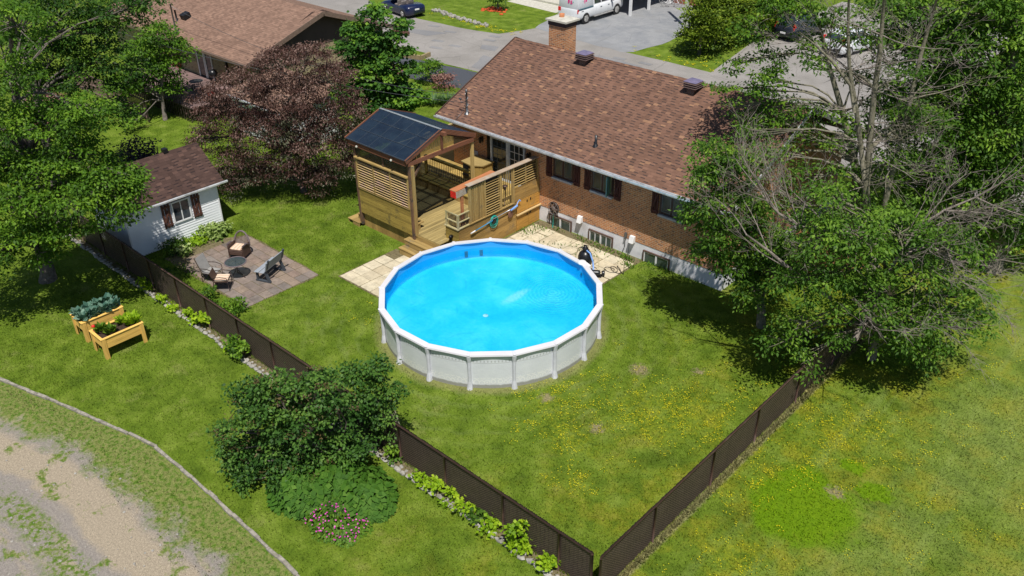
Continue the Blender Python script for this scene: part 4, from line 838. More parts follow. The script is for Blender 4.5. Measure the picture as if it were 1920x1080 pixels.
# ------------------------------------------------------------------ deck
deck = thing('wooden_deck', (-12.6, 5.5, 0), 'two level yellow brown wooden deck between pool and brick house', 'deck')
DZ = .8; UZ = 1.25
mb = MB(); xx = -15.3
while xx < -9.95:
    w = .135; y0 = 3.2 if xx < -10.3 else 3.86
    mb.box(xx, y0, DZ-.035, min(xx+w, -9.93), 6.5, DZ+rnd.uniform(-.002, .002)); xx += w+.008
mb.build('lower_floor', M['floor'], deck)
mb = MB(); xx = -17.2
while xx < -9.95:
    y1 = 8.74 if xx > -15.2 else 12.5
    mb.box(xx, 6.9, UZ-.035, min(xx+.135, -9.93), y1, UZ+rnd.uniform(-.002, .002)); xx += .143
mb.build('upper_floor', wood('upper_boards', (.42, .29, .09), (.34, .23, .06), 'y'), deck)
mb = MB(); xx = -15.3
while xx < -10: mb.box(xx, 6.5, DZ, xx+.138, 6.53, UZ-.07); xx += .142
mb.build('riser', M['wood_z'], deck)
mb = MB(); mb.box(-15.3, 6.46, UZ-.065, -10.6, 6.66, UZ-.03); mb.box(-15.3, 6.675, UZ-.065, -10.6, 6.89, UZ-.03); mb.build('bench_seat', M['olive'], deck)
mb = MB(); xx = -15.28
while xx < -12.15: mb.box(xx, 3.27, 0, xx+.14, 3.30, .72); xx += .144
yy = 3.3
while yy < 6.5: mb.box(-15.29, yy, 0, -15.26, yy+.14, DZ-.04); yy += .144
yy = 6.9
while yy < 12.4: mb.box(-17.2, yy, 0, -17.17, yy+.14, UZ-.04); yy += .144
xx = -17.15
while xx < -15.3: mb.box(xx, 6.9, 0, xx+.14, 6.93, UZ-.04); xx += .144
mb.build('skirting', wood('skirting_boards', (.40, .25, .08), (.30, .18, .05), 'z', grey=(.22, .17, .09), gf=.6), deck)
# front steps
mb = MB()
for k, (zt, y0) in enumerate(((.54, 2.87), (.28, 2.55))):
    mb.box(-12.12, y0, zt-.035, -10.25, y0+.155, zt); mb.box(-12.12, y0+.165, zt-.035, -10.25, y0+.32, zt); mb.box(-12.08, y0+.02, 0 if k else .25, -10.3, y0+.05, zt-.037)
mb.box(-12.08, 3.19, .50, -10.3, 3.215, .76)
mb.build('front_steps', M['wood_x'], deck)
mb = MB()
for k, (zt, xo) in enumerate(((.42, 0), (.2, .34))):
    mb.box(-15.32-.34*(k+1), 3.3-.3*k, zt-.035, -15.32-.34*k, 4.7, zt); mb.box(-15.3-.34*(k+1), 3.32-.3*k, 0, -15.27-.34*(k+1), 4.65, zt-.037)
mb.box(-15.66, 2.98, .165, -15.2, 3.28, .2); mb.box(-15.64, 2.99, 0, -15.2, 3.02, .163)
mb.build('side_steps', M['wood_y'], deck)
# black baluster railing on the upper level
mb = MB(); mb.box(-15.2, 6.92, 2.11, -12.1, 7.06, 2.15); mb.box(-15.2, 6.96, 2.02, -12.1, 7.02, 2.108); mb.box(-15.2, 6.96, 1.33, -12.1, 7.02, 1.38)
for xx in (-15.2, -12.18): mb.box(xx, 6.93, UZ, xx+.09, 7.05, 2.108)
mb.build('railing', M['olive'], deck)
mb = MB(); xx = -15.05
while xx < -12.25: mb.tube([(xx, 6.99, 1.36), (xx, 6.99, 2.04)], .011, 5); xx += .115
mb.build('balusters', M['black'], deck)
mb = MB(); yy = 7.2
while yy < 12.4: mb.box(-17.18, yy, UZ, -17.14, yy+.09, 2.1); yy += .14
mb.box(-17.2, 7.1, 2.1, -17.1, 12.45, 2.14); mb.build('picket_railing', wood('pale_pickets', (.55, .42, .2), (.45, .33, .14), 'z'), deck)
mb = MB(); mb.box(-12.02, 3.32, DZ, -11.88, 3.62, DZ+.26); mb.box(-12.05, 3.3, DZ+.26, -11.85, 3.8, DZ+.3); mb.box(-12.03, 3.33, DZ+.42, -11.9, 3.7, DZ+.45); mb.box(-12.02, 3.34, DZ+.3, -11.97, 3.4, DZ+.42); mb.build('side_bench', M['wood_y'], deck)

# privacy screen wall
WX = -9.85
M['dark'] = simple('painted_gap_shade', (.03, .026, .022), .9)  # near-black colour standing in for shade behind the screen louvres
scr = thing('privacy_screen', (WX, 6.3, 0), 'tall wooden privacy screen with louvres running from house to pool', 'screen')
M['swood'] = wood('screen_boards', (.36, .22, .07), (.28, .16, .045), 'y', grey=(.27, .185, .085), gf=.6)
mb = MB(); z = 0.0
while z < 1.36:
    y1 = 7.22; mb.box(WX-.02, 3.84, z, WX+.012, y1, min(z+.135, 1.38)); z += .139
z = 0.0
mb.build('lower_boards', M['swood'], scr)
mb = MB(); z = 1.40
while z < 2.0: mb.box(WX-.02, 7.08, z, WX+.013, 8.72-.05*(z-1.5), min(z+.135, 2.03)); z += .139
mb.build('upper_boards', M['swood'], scr)
mb = MB()
for z0, z1 in ((.02, .74), (.82, 1.38)):
    for y0, y1 in ((7.25, 7.98), (8.0, 8.72)):
        mb.box(WX-.02, y0, z0, WX+.02, y1, z1)
dr = mb.build('storage_door', wood('door_boards', (.47, .25, .055), (.38, .19, .04), 'y', grey=(.4, .24, .08), gf=.6), scr)
mb = MB()
for y, z in ((7.9, .6), (8.1, .62), (7.9, 1.22), (8.12, 1.25)): mb.box(WX+.021, y-.03, z-.05, WX+.035, y+.03, z+.05)
mb.build('hinge', M['black'], dr)
mb = MB(); mb.box(WX+.02, 7.2, .755, WX+.11, 8.75, .80); mb.build('ledge', wood('pale_ledge', (.58, .42, .2), (.5, .34, .14), 'y'), scr)
mb = MB()
for y in (4.46, 5.31, 6.22, 7.0): mb.box(WX-.045, y, 1.38, WX+.045, y+.09, 3.02)
mb.add([(WX-.04, 8.62, 1.4), (WX+.04, 8.62, 1.4), (WX+.04, 8.72, 1.4), (WX-.04, 8.72, 1.4), (WX-.04, 8.47, 2.95), (WX+.04, 8.47, 2.95), (WX+.04, 8.55, 2.95), (WX-.04, 8.55, 2.95)], [(3, 2, 1, 0), (4, 5, 6, 7), (0, 1, 5, 4), (1, 2, 6, 5), (2, 3, 7, 6), (3, 0, 4, 7)])
mb.box(WX-.05, 4.44, 1.385, WX+.06, 7.08, 1.42); mb.box(WX-.03, 7.80, 2.04, WX+.03, 7.84, 2.95)
mb.build('frame', M['wood_z'], scr)
mb = MB(); mb.ob((WX-.02, 6.47, 3.055), (.24, 4.16, .045), (R(-.8), 0, 0)); mb.build('top_cap', M['greywood'], scr, bevel=.01)
mb = MB(); y = 4.56
while y < 5.28: mb.ob((WX, y+.06, 2.2), (.02, .155, 1.52), (0, 0, R(18))); y += .105
mb.build('upright_slats', M['wood_z'], scr); mb = MB()
y = 6.33
while y < 6.95: mb.ob((WX, y+.04, 2.2), (.022, .085, 1.54), (0, 0, R(55))); y += .118
mb.build('upright_slats', M['wood_z'], scr)
mb = MB()
z = 1.5
while z < 2.93: mb.ob((WX, 5.81, z), (.072, .82, .016), (0, R(14), 0)); z += .112
mb.build('louvres', M['wood_y'], scr); mb = MB()
z = 2.12
while z < 2.93:
    ye = 8.63-(z-1.5)*.1; mb.ob((WX, (7.09+7.79)/2, z), (.072, .70, .016), (0, R(14), 0)); mb.ob((WX, (7.85+ye)/2, z), (.072, ye-7.85, .016), (0, R(14), 0)); z += .112
mb.build('louvres', M['wood_y'], scr)
mb = MB(); mb.box(WX-.06, 5.42, 1.43, WX-.05, 6.21, 2.98); mb.box(WX-.06, 7.1, 2.06, WX-.05, 8.5, 2.98); mb.build('gap_shade', M['dark'], scr)  # added dark sheets, put shade into the gaps between louvres
# low corner box with small railing
mb = MB(); z = 0
while z < 1.3: mb.box(-10.55, 3.80, z, WX+.01, 3.83, min(z+.135, 1.36)); z += .139
mb.build('box_front', M['olive'], scr)
mb = MB(); mb.box(-10.6, 3.76, 1.362, WX+.05, 3.86, 1.40); mb.box(WX-.05, 3.87, 1.382, WX+.05, 4.43, 1.415)
for zz in (1.70, 2.02):
    mb.box(-10.56, 3.80, zz-.035, WX+.03, 3.85, zz); mb.box(WX-.02, 3.86, zz-.036, WX+.03, 4.45, zz-.001)
for p_ in ((-10.55, 3.8), (WX-.04, 3.79)): mb.box(p_[0], p_[1], 1.40, p_[0]+.075, p_[1]+.07, 1.985)
mb.build('corner_rail', wood('greenish_rail', (.40, .34, .16), (.3, .25, .11), 'x', grey=(.42, .38, .24), gf=.5), scr)
mb = MB(); xx = -10.44
while xx < -9.95: mb.box(xx, 3.87, 1.41, xx+.035, 3.89, 1.98); xx += .075
yy = 3.92
while yy < 4.42: mb.box(WX-.05, yy, 1.42, WX-.03, yy+.035, 1.98); yy += .075
mb.build('corner_slats', M['slat'], scr)
m = MB(); m.box(-10.25, 3.765, .98, -10.13, 3.80, 1.05); m.lathe((-10.19, 3.70, .80), [(.03, 0), (.06, .05), (.06, .16), (.085, .18), (.05, .25), (.001, .26)], 10); m.build('lamp', M['black'], scr)
m = MB(); m.lathe((WX+.13, 6.42, 2.26), [(.04, 0), (.07, .06), (.07, .14), (.11, .17), (.10, .20), (.001, .21)], 12); m.box(WX+.03, 6.38, 2.3, WX+.12, 6.46, 2.36); m.tube([(WX+.10, 6.45, 2.28), (WX+.06, 6.5, 1.9), (WX+.06, 6.45, 1.55)], .012, 5); m.build('lamp', simple('bronze_lamp', (.10, .065, .05), .4, .5), scr)

# box with orange lid and red end behind the screen
bx = thing('awning_box', (-10.2, 5.1, 2.6), 'grey timber box beam with orange top and bright red end cap', 'awning box')
m = MB(); m.ob((-10.17, 5.1, 2.80), (.30, 2.3, .26), (R(1.5), 0, 0)); m.build('case', M['greywood'], bx)
m = MB(); m.ob((-10.2, 5.1, 2.955), (.33, 2.34, .035), (R(1.5), 0, 0)); m.build('lid', M['orange'], bx)
m = MB(); m.ob((-10.17, 3.94, 2.765), (.29, .03, .25), (R(1.5), 0, 0)); m.build('end_cap', M['red'], bx)
m = MB(); m.box(-10.12, 4.25, DZ, -10.04, 4.36, 2.66); m.build('orange_post', M['orange'], bx)
m = MB(); m.box(-10.55, 4.1, DZ, -10.1, 4.6, DZ+.42); m.box(-10.58, 4.07, DZ+.422, -10.07, 4.63, DZ+.46)
tag(m.build('deck_box', M['wood_y'], origin=(-10.3, 4.3, DZ)), 'small square wooden box on the deck behind the corner railing', 'box')
cb = thing('deck_cabinet', (-12.9, 8.2, UZ), 'yellow wooden cabinet with sloping top beside the patio door', 'cabinet')
m = MB(); m.poly([(-13.55, 7.75), (-12.95, 7.65), (-12.5, 7.95), (-12.5, 8.6), (-13.55, 8.6)], UZ, 2.02); m.build('body', wood('yellow_cabinet', (.34, .225, .065), (.28, .18, .05), 'z'), cb)
m = MB(); m.poly([(-13.6, 7.7), (-12.93, 7.6), (-12.44, 7.93), (-12.44, 8.62), (-13.6, 8.62)], 2.022, 2.07); m.build('lid', wood('yellow_lid', (.35, .255, .10), (.29, .2, .07), 'x'), cb)
m = MB(); m.box(-13.45, 7.66, 1.45, -13.1, 7.70, 1.95); m.build('opening', M['black'], cb)

# hanging pool tools
pl_ = thing('skimmer_pole', (WX+.05, 5.9, .8), 'blue telescopic pool pole hanging across the wooden screen', 'pool pole')
m = MB(); m.tube([(WX+.09, 4.52, 1.02), (WX+.09, 5.7, 1.12)], .02, 8); m.build('blue_tube', M['bluepl'], pl_)
m = MB(); m.tube([(WX+.09, 5.35, 1.155), (WX+.09, 7.0, 1.24)], .016, 8); m.build('steel_tube', simple('pale_steel', (.5, .55, .6), .3, .5), pl_)
m = MB(); m.tube([(WX+.09, 4.42, 1.01), (WX+.09, 4.68, 1.035)], .03, 8); m.build('grip', M['white'], pl_)
m = MB(); m.tube([(WX+.12, 6.75, 1.2), (WX+.14, 6.95, 1.26), (WX+.14, 7.15, 1.3)], .045, 8); m.tube([(WX+.12, 7.05, 1.2), (WX+.14, 7.2, 1.45), (WX+.12, 7.32, 1.5), (WX+.12, 7.38, 1.42)], .02, 6); m.build('brush_head', M['lblue'], pl_)
hb = thing('coiled_garden_hose', (WX+.1, 5.75, 1.2), 'teal green hose coil hanging on the screen under the pole', 'hose')
m = MB(); rg2 = random.Random(2)
for k in range(6):
    r0 = .13+.022*k; cy = 5.78+rg2.uniform(-.03, .03); cz = 1.06+rg2.uniform(-.04, .03)
    m.tube([(WX+.05+.02*(k % 3), cy+r0*math.cos(t*.3491), cz+r0*1.1*math.sin(t*.3491)) for t in range(19)], .015, 5, False)
m.build('coil', M['teal'], hb)
m = MB(); m.box(WX+.02, 5.68, 1.0, WX+.12, 5.9, 1.1); m.build('bracket', M['black'], hb)
m = MB(); m.wheel((WX+.08, 6.80, 1.0), .17, .04, (1, .1, 0)); m.box(WX+.015, 6.75, 1.1, WX+.04, 6.85, 1.2)
tag(m.build('copper_disc', simple('copper_disc', (.22, .11, .075), .5, .2), origin=(WX+.05, 6.8, 1.0)), 'round brown plaque hanging on the screen beside the pole head', 'plaque')

# ------------------------------------------------------------------ pergola
pg = thing('pergola', (-13.5, 4.9, DZ), 'gabled pergola with dark blue corrugated roof over the deck', 'pergola')
PX0, PX1, PY0, PY1, PYR, PZE, PZR = -15.45, -11.68, 2.92, 6.78, 4.87, 4.07, 4.80
for ya, za, yb, zb in ((PY0, PZE, PYR, PZR), (PYR, PZR, PY1, PZE)):
    m = MB(); n = 200; vs = []
    for i in range(n+1):
        xx = PX0+(PX1-PX0)*i/n; dz = .012*math.sin(2*math.pi*xx/.075); vs += [(xx, ya, za+dz), (xx, yb, zb+dz)]
    m.add(vs, [(2*i, 2*i+2, 2*i+3, 2*i+1) for i in range(n)], True); m.build('roof_panel', M['polycarb'], pg)
m = MB(); n = 60
for i in range(n):
    xx = PX0+(PX1-PX0)*(i+.5)/n; m.box(xx-.012, PYR-.05, PZR+.012, xx+.012, PYR+.05, PZR+.032)
m.build('ridge_flashing', simple('pale_ridge_strip', (.45, .5, .52), .4, .2), pg)
m = MB()
for k in range(1, 3):
    for s_ in (0, 1):
        t = k/3; yy = PY0+(PYR-PY0)*t if s_ == 0 else PY1+(PYR-PY1)*t; zz = PZE+(PZR-PZE)*t
        m.box(PX0+.03, yy-.03, zz-.085, PX1-.05, yy+.03, zz-.025)
m.build('purlin', wood('purlins', (.42, .24, .15), (.3, .17, .1), 'x'), pg)
m = MB()
for k in range(1, 3):
    t = k/3; yy = PY0+(PYR-PY0)*t; zz = PZE+(PZR-PZE)*t; m.box(PX0+.03, yy-.012, zz+.010, PX1-.03, yy+.012, zz+.022)
for k in range(1, 5):
    xx = PX0+(PX1-PX0)*k/5; m.beam((xx, PY0+.02, PZE+.014), (xx, PYR-.05, PZR-.004), .014, .012)
for s_ in (0, 1): m.beam(((PX0+.01, PX1-.01)[s_], PY0, PZE+.012), ((PX0+.01, PX1-.01)[s_], PYR, PZR+.012), .05, .02)
m.box(PX0, PY0-.01, PZE-.02, PX1, PY0+.03, PZE+.016)
m.build('added_roof_lines', simple('grey_blue_lines', (.055, .07, .09), .4, .2), pg)  # strips added on top for purlin lines showing through, with edge trim
0 and (lambda *a: None)(0, wood('purlins', (.42, .24, .15), (.3, .17, .1), 'x'), pg)
m = MB()
for k in range(6):
    xx = PX0+.1+(PX1-PX0-.22)*k/5
    for ya, yb in ((PY0+.04, PYR), (PY1-.04, PYR)):
        m.beam((xx, ya, PZE-.14), (xx, yb, PZR-.16), .04, .14)
m.build('rafter', M['beam'], pg)
m = MB()
for xx in (PX1-.02, PX0+.02):
    for ya, yb in ((PY0, PYR-.06), (PY1, PYR+.06)): m.beam((xx, ya, PZE-.06), (xx, yb, PZR-.10+.02), .05, .19)
    m.beam((xx-.02, PY0+.14, PZE-.20), (xx-.02, PY1-.12, PZE-.20), .07, .17)
m.beam((PX0, PYR, PZR-.13), (PX1+.22, PYR, PZR-.13), .14, .14)
m.box(PX1-.05, PYR-.05, PZE-.11, PX1+.01, PYR+.05, PZR-.2)
m.build('gable_truss', M['beam'], pg)
m = MB(); m.add([(PX1-.075, PY0+.35, PZE-.1), (PX1-.075, PY1-.35, PZE-.1), (PX1-.075, PYR, PZR-.22)], [(0, 1, 2)]); m.build('gable_panel', M['clearpl'], pg)
m = MB(); m.box(PX0+.1, PY0+.06, PZE-.27, PX1-.1, PY0+.14, PZE-.07); m.box(PX0+.1, PY1-.14, PZE-.27, PX1-.1, PY1-.06, PZE-.07); m.build('side_beam', wood('side_beams', (.17, .07, .038), (.11, .042, .025), 'x'), pg)
for p_ in ((-15.28, 3.12), (-11.86, 3.12)):
    m = MB(); m.box(p_[0], p_[1], .1, p_[0]+.15, p_[1]+.15, PZE-.27); m.build('post', M['beamz'], pg, bevel=.01)
m = MB(); m.box(-11.70, 3.16, .72, -11.60, 3.26, PZE-.28); m.build('post', M['wood_z'], pg)
for p_ in ((-11.86, 6.58), (-15.28, 6.58)):
    m = MB(); m.box(p_[0], p_[1], UZ-.02, p_[0]+.12, p_[1]+.12, PZE-.27); m.build('post', wood('pale_posts', (.50, .35, .13), (.42, .28, .09), 'z'), pg)
m = MB(); m.beam((-11.82, 3.3, 3.1), (-11.82, 3.85, 3.8), .09, .09); m.build('brace', M['beamz'], pg)
# louvred side
LX0, LX1, LY = -15.13, -11.87, 3.13
m = MB(); z = .70
while z < 1.82: m.box(LX0, LY-.0, z, LX1, LY+.03, min(z+.112, 1.84)); z += .116
m.build('side_boards', M['olive'], pg)
m = MB(); m.box(LX0, LY-.03, 1.842, LX1, LY+.05, 1.88); m.box(LX0, LY-.03, 3.18, LX1, LY+.05, 3.24); m.box(LX0-.02, LY-.1, 3.242, LX1+.02, LY+.1, 3.30)
for k in range(4): xx = LX0+(LX1-LX0-.07)*k/3; m.box(xx, LY-.04, 1.882, xx+.07, LY+.06, 3.178)
m.build('louvre_frame', M['wood_x'], pg)
m = MB(); z = 1.94
while z < 3.16:
    for k in range(3):
        a = LX0+.07+(LX1-LX0-.07)*k/3; b_ = LX0+(LX1-LX0-.07)*(k+1)/3; m.ob(((a+b_)/2, LY, z), (b_-a, .074, .016), (R(14), 0, 0))
    z += .112
m.build('louvres', wood('louvre_slats', (.52, .37, .17), (.42, .28, .11), 'x', grey=(.48, .32, .24), gf=.55), pg)
m = MB(); yy = 3.3
while yy < 6.5: m.box(-15.24, yy, DZ, -15.21, yy+.14, 3.1); yy += .146
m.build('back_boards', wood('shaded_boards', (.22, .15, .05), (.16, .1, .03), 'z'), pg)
m = MB(); m.box(LX0, LY+.07, 1.86, LX1, LY+.08, 3.2); m.build('gap_shade', simple('louvre_gap_shade', (.07, .05, .025), .9), pg)  # added dark sheet so the pergola louvre gaps look shaded
m = MB(); m.box(LX0, LY+.01, 3.32, LX1, LY+.02, PZE-.27); m.build('side_panel', M['clearpl'], pg)
m = MB()
for xx in (-13.4,): m.box(xx, LY-.02, 3.302, xx+.08, LY+.05, PZE-.272)
m.build('stud', M['beamz'], pg)
for xx in (-14.75, -12.6): m = MB(); m.lathe((xx, PY0+.02, PZE-.27), [(.001, .0), (.05, .02), (.05, .07), (.02, .11)], 8); m.build('string_light', M['cap'], pg)

# ------------------------------------------------------------------ fences
def fence(name, label, pts_posts, along, fixed, side, h=1.34, ph=1.40):
    """Chain-link run with privacy slats. side = direction of the outer face."""
    a, b_ = min(pts_posts), max(pts_posts)
    f = thing(name, ((a+b_)/2, fixed, 0) if along == 'x' else (fixed, (a+b_)/2, 0), label, 'fence')
    def P(t, o, z): return (t, fixed+side*o, z) if along == 'x' else (fixed+side*o, t, z)
    for t in pts_posts: m = MB(); m.tube([P(t, .035, 0), P(t, .035, h-.02)], .03, 8); m.build('post', M['darkbrown'], f)
    m = MB(); m.tube([P(a, .035, h), P(b_, .035, h)], .024, 8); m.build('top_rail', M['darkbrown'], f)
    m = MB(); t = a+.04; rg_ = random.Random(3)
    vs = []; fs = []
    while t < b_-.03:
        w = .105; zt = h+.06+rg_.uniform(-.02, .008); k_ = len(fs) % 2; o1 = -.012+.012*k_; o2 = -.004+.010*k_
        q = [P(t, o1, .04), P(t+w, o2, .04), P(t+w, o2, zt-.055), P(t+w*.5, 0, zt), P(t, o1, zt-.055)]
        k = len(vs); vs += q; fs.append((k, k+1, k+2, k+3, k+4)); t += .064+rg_.uniform(-.002, .006)
    m.add(vs, fs); m.build('slats', M['slat'], f)
    m = MB(); vs = []; fs = []; t = a-h
    wd = .004
    while t < b_:
        for s_ in (1, -1):
            t0, t1 = (t, t+h*.95) if s_ == 1 else (t+h*.95, t); z0, z1 = .03, h+.03
            # clip to the run
            def cl(t0, z0, t1, z1):
                if t0 > t1: t0, z0, t1, z1 = t1, z1, t0, z0
                if t1 <= a or t0 >= b_: return None
                if t0 < a: z0 = z0+(z1-z0)*(a-t0)/(t1-t0); t0 = a
                if t1 > b_: z1 = z0+(z1-z0)*(b_-t0)/(t1-t0); t1 = b_
                return t0, z0, t1, z1
            c = cl(t0, z0, t1, z1)
            if c:
                t0, z0, t1, z1 = c; k = len(vs); o = .012+.002*s_
                vs += [P(t0, o, z0-wd), P(t0, o, z0+wd), P(t1, o, z1+wd), P(t1, o, z1-wd)]; fs.append((k, k+1, k+2, k+3))
        t += .075
    m.add(vs, fs); m.build('wire_mesh', M['wire'], f)
    return f
fence('chain_link_fence', 'long brown slatted chain link fence running from white shed to front corner', [4.3, 3.3, 1.42, -.73, -2.6, -4.7, -6.8, -8.87, -10.9, -12.9, -14.95, -16.95, -18.95, -20.95, -22.95], 'x', -5.6, -1)
fence('chain_link_fence', 'brown slatted chain link fence running back under the right hand trees', [-5.6, -3.34, -.57, 1.85, 4.41, 6.95, 9.5, 12.0], 'y', 4.5, 1)

# ------------------------------------------------------------------ white shed
SX, SY0, SY1 = -19.8, -4.95, -.88
shed = thing('garden_shed', (-21.3, -2.9, 0), 'white sided garden shed with brown roof and dark shutters', 'shed')
mb = MB(); z = .0; k = 0
while z < 2.1:
    z1 = min(z+.115, 2.1)
    for (xa, ya, xb, yb, nx, ny) in ((SX, SY0, SX, SY1, 1, 0), (SX, SY0, -22.8, SY0, 0, -1), (SX, SY1, -22.8, SY1, 0, 1), (-22.8, SY0, -22.8, SY1, -1, 0)):
        o1, o2 = .026, .004
        mb.add([(xa+nx*o1, ya+ny*o1, z), (xb+nx*o1, yb+ny*o1, z), (xb+nx*o2, yb+ny*o2, z1), (xa+nx*o2, ya+ny*o2, z1), (xa, ya, z), (xb, yb, z)], [(0, 1, 2, 3), (4, 5, 1, 0)])
    z = z1
mb.box(-22.8, SY0, -.05, SX, SY1, 2.1)
for yy in (SY0, SY1): mb.add([(SX, yy, 2.1), (-22.8, yy, 2.1), (-21.3, yy, 3.3)], [(0, 1, 2)])
mb.build('wall', M['siding'], shed)
mb = MB()
for yy in (SY0-.03, SY1-.03): mb.box(SX-.04, yy, 0, SX+.035, yy+.06, 2.12)
mb.build('corner_board', M['white'], shed)
mb = MB(); r0, r1 = SY0-.2, SY1+.3
mb.add([(SX+.22, r0, 2.10), (SX+.22, r1, 2.10), (-21.3, r1, 3.38), (-21.3, r0, 3.38), (-23.05, r0, 2.05), (-23.05, r1, 2.05)]+[(SX+.22, r0, 2.04), (SX+.22, r1, 2.04), (-21.3, r1, 3.32), (-21.3, r0, 3.32), (-23.05, r0, 1.99), (-23.05, r1, 1.99)], [(0, 1, 2, 3), (3, 2, 5, 4), (6, 9, 8, 7), (9, 10, 11, 8), (0, 6, 7, 1), (0, 3, 9, 6), (3, 4, 10, 9), (1, 7, 8, 2), (2, 8, 11, 5)])
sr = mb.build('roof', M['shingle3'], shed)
mb = MB(); mb.box(SX+.225, r0-.02, 2.0, SX+.31, r1+.15, 2.09); mb.build('gutter', M['gutter'], sr, bevel=.015)
m = MB(); m.box(-21.42, -2.15, 3.34, -21.2, -1.95, 3.52); m.build('vent', M['black'], sr)
f = MB(); x = SX+.02; y0, y1, z0, z1 = -3.02, -2.20, .88, 1.84
f.box(x, y0, z0, x+.05, y0+.06, z1); f.box(x, y1-.06, z0, x+.05, y1, z1); f.box(x, y0+.06, z0, x+.05, y1-.06, z0+.06); f.box(x, y0+.06, z1-.06, x+.05, y1-.06, z1); f.box(x, (y0+y1)/2-.02, z0+.06, x+.045, (y0+y1)/2+.02, z1-.06)
w = f.build('window', M['white'], shed); p = MB(); p.box(x, y0+.06, z0+.06, x+.02, y1-.06, z1-.06); p.build('pane', M['glass'], w)
for cy in (-3.27, -1.93): shutter(shed, (SX+.05, cy, 1.33), .40, 1.05, 'y', simple('red_brown_shutter', (.10, .042, .03), .7), 3, .7)
m = MB(); m.box(SX+.03, -3.1, 1.86, SX+.06, -2.12, 1.94)
for k in range(6): m.ob((SX+.05, -3.0+.16*k, 1.95), (.025, .1, .05), (R(30*(k % 2)-15), 0, 0))
m.build('pediment', M['shutter'], shed)

# ------------------------------------------------------------------ patio furniture
tb = thing('patio_table', (-15.35, -2.95, 0), 'small round glass patio table with brown legs', 'table')
m = MB(); m.lathe((-15.35, -2.95, .69), [(.001, .012), (.40, .012), (.40, .0), (.001, .0)], 28, False)
def tglass():
    b = NB('smoked_glass'); g_ = b.n('ShaderNodeBsdfPrincipled'); b.set(g_.inputs['Base Color'], (.08, .11, .12)); b.set(g_.inputs['Roughness'], .12)
    t = b.n('ShaderNodeBsdfTransparent', Color=(.55, .62, .62, 1)); mx = b.n('ShaderNodeMixShader', _0=b.math('MULTIPLY', b.noise(b.pos(), 3, 2), .9)); b.set(mx.inputs[1], t); b.set(mx.inputs[2], g_); b.t.links.new(mx.outputs[0], b.out.inputs[0]); return b.m
m.build('glass_top', tglass(), tb)
m = MB(); m.tube([(-15.35+.415*math.cos(t*.2618), -2.95+.415*math.sin(t*.2618), .695) for t in range(25)], .02, 6, False); m.build('rim', M['wickerp'], tb)
for k in range(3):
    a = 2.1*k+.5; m = MB(); c, s_ = math.cos(a), math.sin(a)
    m.tube([(-15.35+.3*c, -2.95+.3*s_, .68), (-15.35+.06*c, -2.95+.06*s_, .5), (-15.35+.05*c, -2.95+.05*s_, .33), (-15.35+.32*c, -2.95+.32*s_, .015)], .015, 6); m.build('leg', M['chairmetal'], tb)
def wicker(loc, rz, label):
    c = thing('wicker_chair', loc, label, 'chair', None, rz); X, Y, Z = loc
    Q = lambda x, y, z: (X+x, Y+y, Z+z)
    m = MB(); n = 18; pts = [Q(-.34*math.cos(math.pi*i/n)*1.0, .26+.10*math.sin(math.pi*i/n), .42+.55*math.sin(math.pi*i/n)) for i in range(n+1)]
    m.tube([Q(-.34, -.28, .60)]+[Q(-.36, 0, .62)]+pts+[Q(.36, 0, .62), Q(.34, -.28, .60)], .035, 8); m.build('hoop', M['wickerp'], c)
    m = MB()
    for i in range(1, 16):
        a = math.pi*i/16; m.tube([Q(-.3*math.cos(a), .24, .42), Q(-.33*math.cos(a), .26+.10*math.sin(a), .42+.53*math.sin(a))], .012, 4)
    m.build('back_weave', M['wicker'], c)
    m = MB(); m.box(*Q(-.30, -.30, .34), *Q(.30, .28, .40))
    for s_ in (-1, 1): m.box(*Q(s_*.30, -.30, .1), *Q(s_*.345, .26, .58))
    m.box(*Q(-.298, -.30, .18), *Q(.298, -.27, .338)); m.build('seat', M['wicker'], c, bevel=.02)
    for sx in (-.31, .31):
        for sy in (-.28, .26): m = MB(); m.tube([Q(sx, sy, .36), Q(sx*1.05, sy*1.08, 0)], .022, 6); m.build('leg', M['wicker'], c)
    return c
wc = wicker((-16.75, -1.95, .03), 0, 'wicker armchair with arched mauve back behind the table')
wc.rotation_euler = (0, 0, R(28))
def cush(loc, rz, label, w=.5):
    m = MB(); m.box(-w/2, -.25, 0, w/2, .25, .075); o = m.build('seat_cushion', M['cushion'], bevel=.025); o.location = loc; o.rotation_euler = (0, 0, rz); tag(o, label, 'cushion'); return o
cush((-16.74, -1.98, .435), R(28), 'striped beige cushion on the mauve wicker armchair')
def metalchair(name, loc, rz, label, sling, slingmat, high=.5):
    c = thing(name, loc, label, 'chair', None, rz); X, Y, Z = loc; Q = lambda x, y, z: (X+x, Y+y, Z+z)
    m = MB(); m.box(*Q(-.25, -.25, .39), *Q(.25, .25, .41)); m.build('seat', slingmat, c)
    m = MB(); m.ob(Q(0, .25+high*.17, .41+high*.47), (.5, .02, high), (R(-20), 0, 0)); m.build('backrest', slingmat, c)
    m = MB()
    for sx in (-.27, .27):
        m.tube([Q(sx, -.27, 0), Q(sx, -.25, .39), Q(sx, .27, .40), Q(sx, .27+high*.36, .40+high*.96)], .015, 6)
        m.tube([Q(sx, .33, 0), Q(sx, .28, .40)], .015, 6)
        m.tube([Q(sx*1.08, -.27, .39), Q(sx*1.12, -.24, .58), Q(sx*1.12, .0, .63), Q(sx*1.08, .33, .60)], .017, 6)
    m.tube([Q(-.27, -.26, .2), Q(.27, -.26, .2)], .012, 6); m.tube([Q(-.27, .31, .2), Q(.27, .31, .2)], .012, 6); m.build('frame', M['chairmetal'], c)
    return c
metalchair('sling_chair', (-15.85, -3.72, .03), R(115), 'grey sling patio chair with high back left of the table', True, M['greysling'], .62)
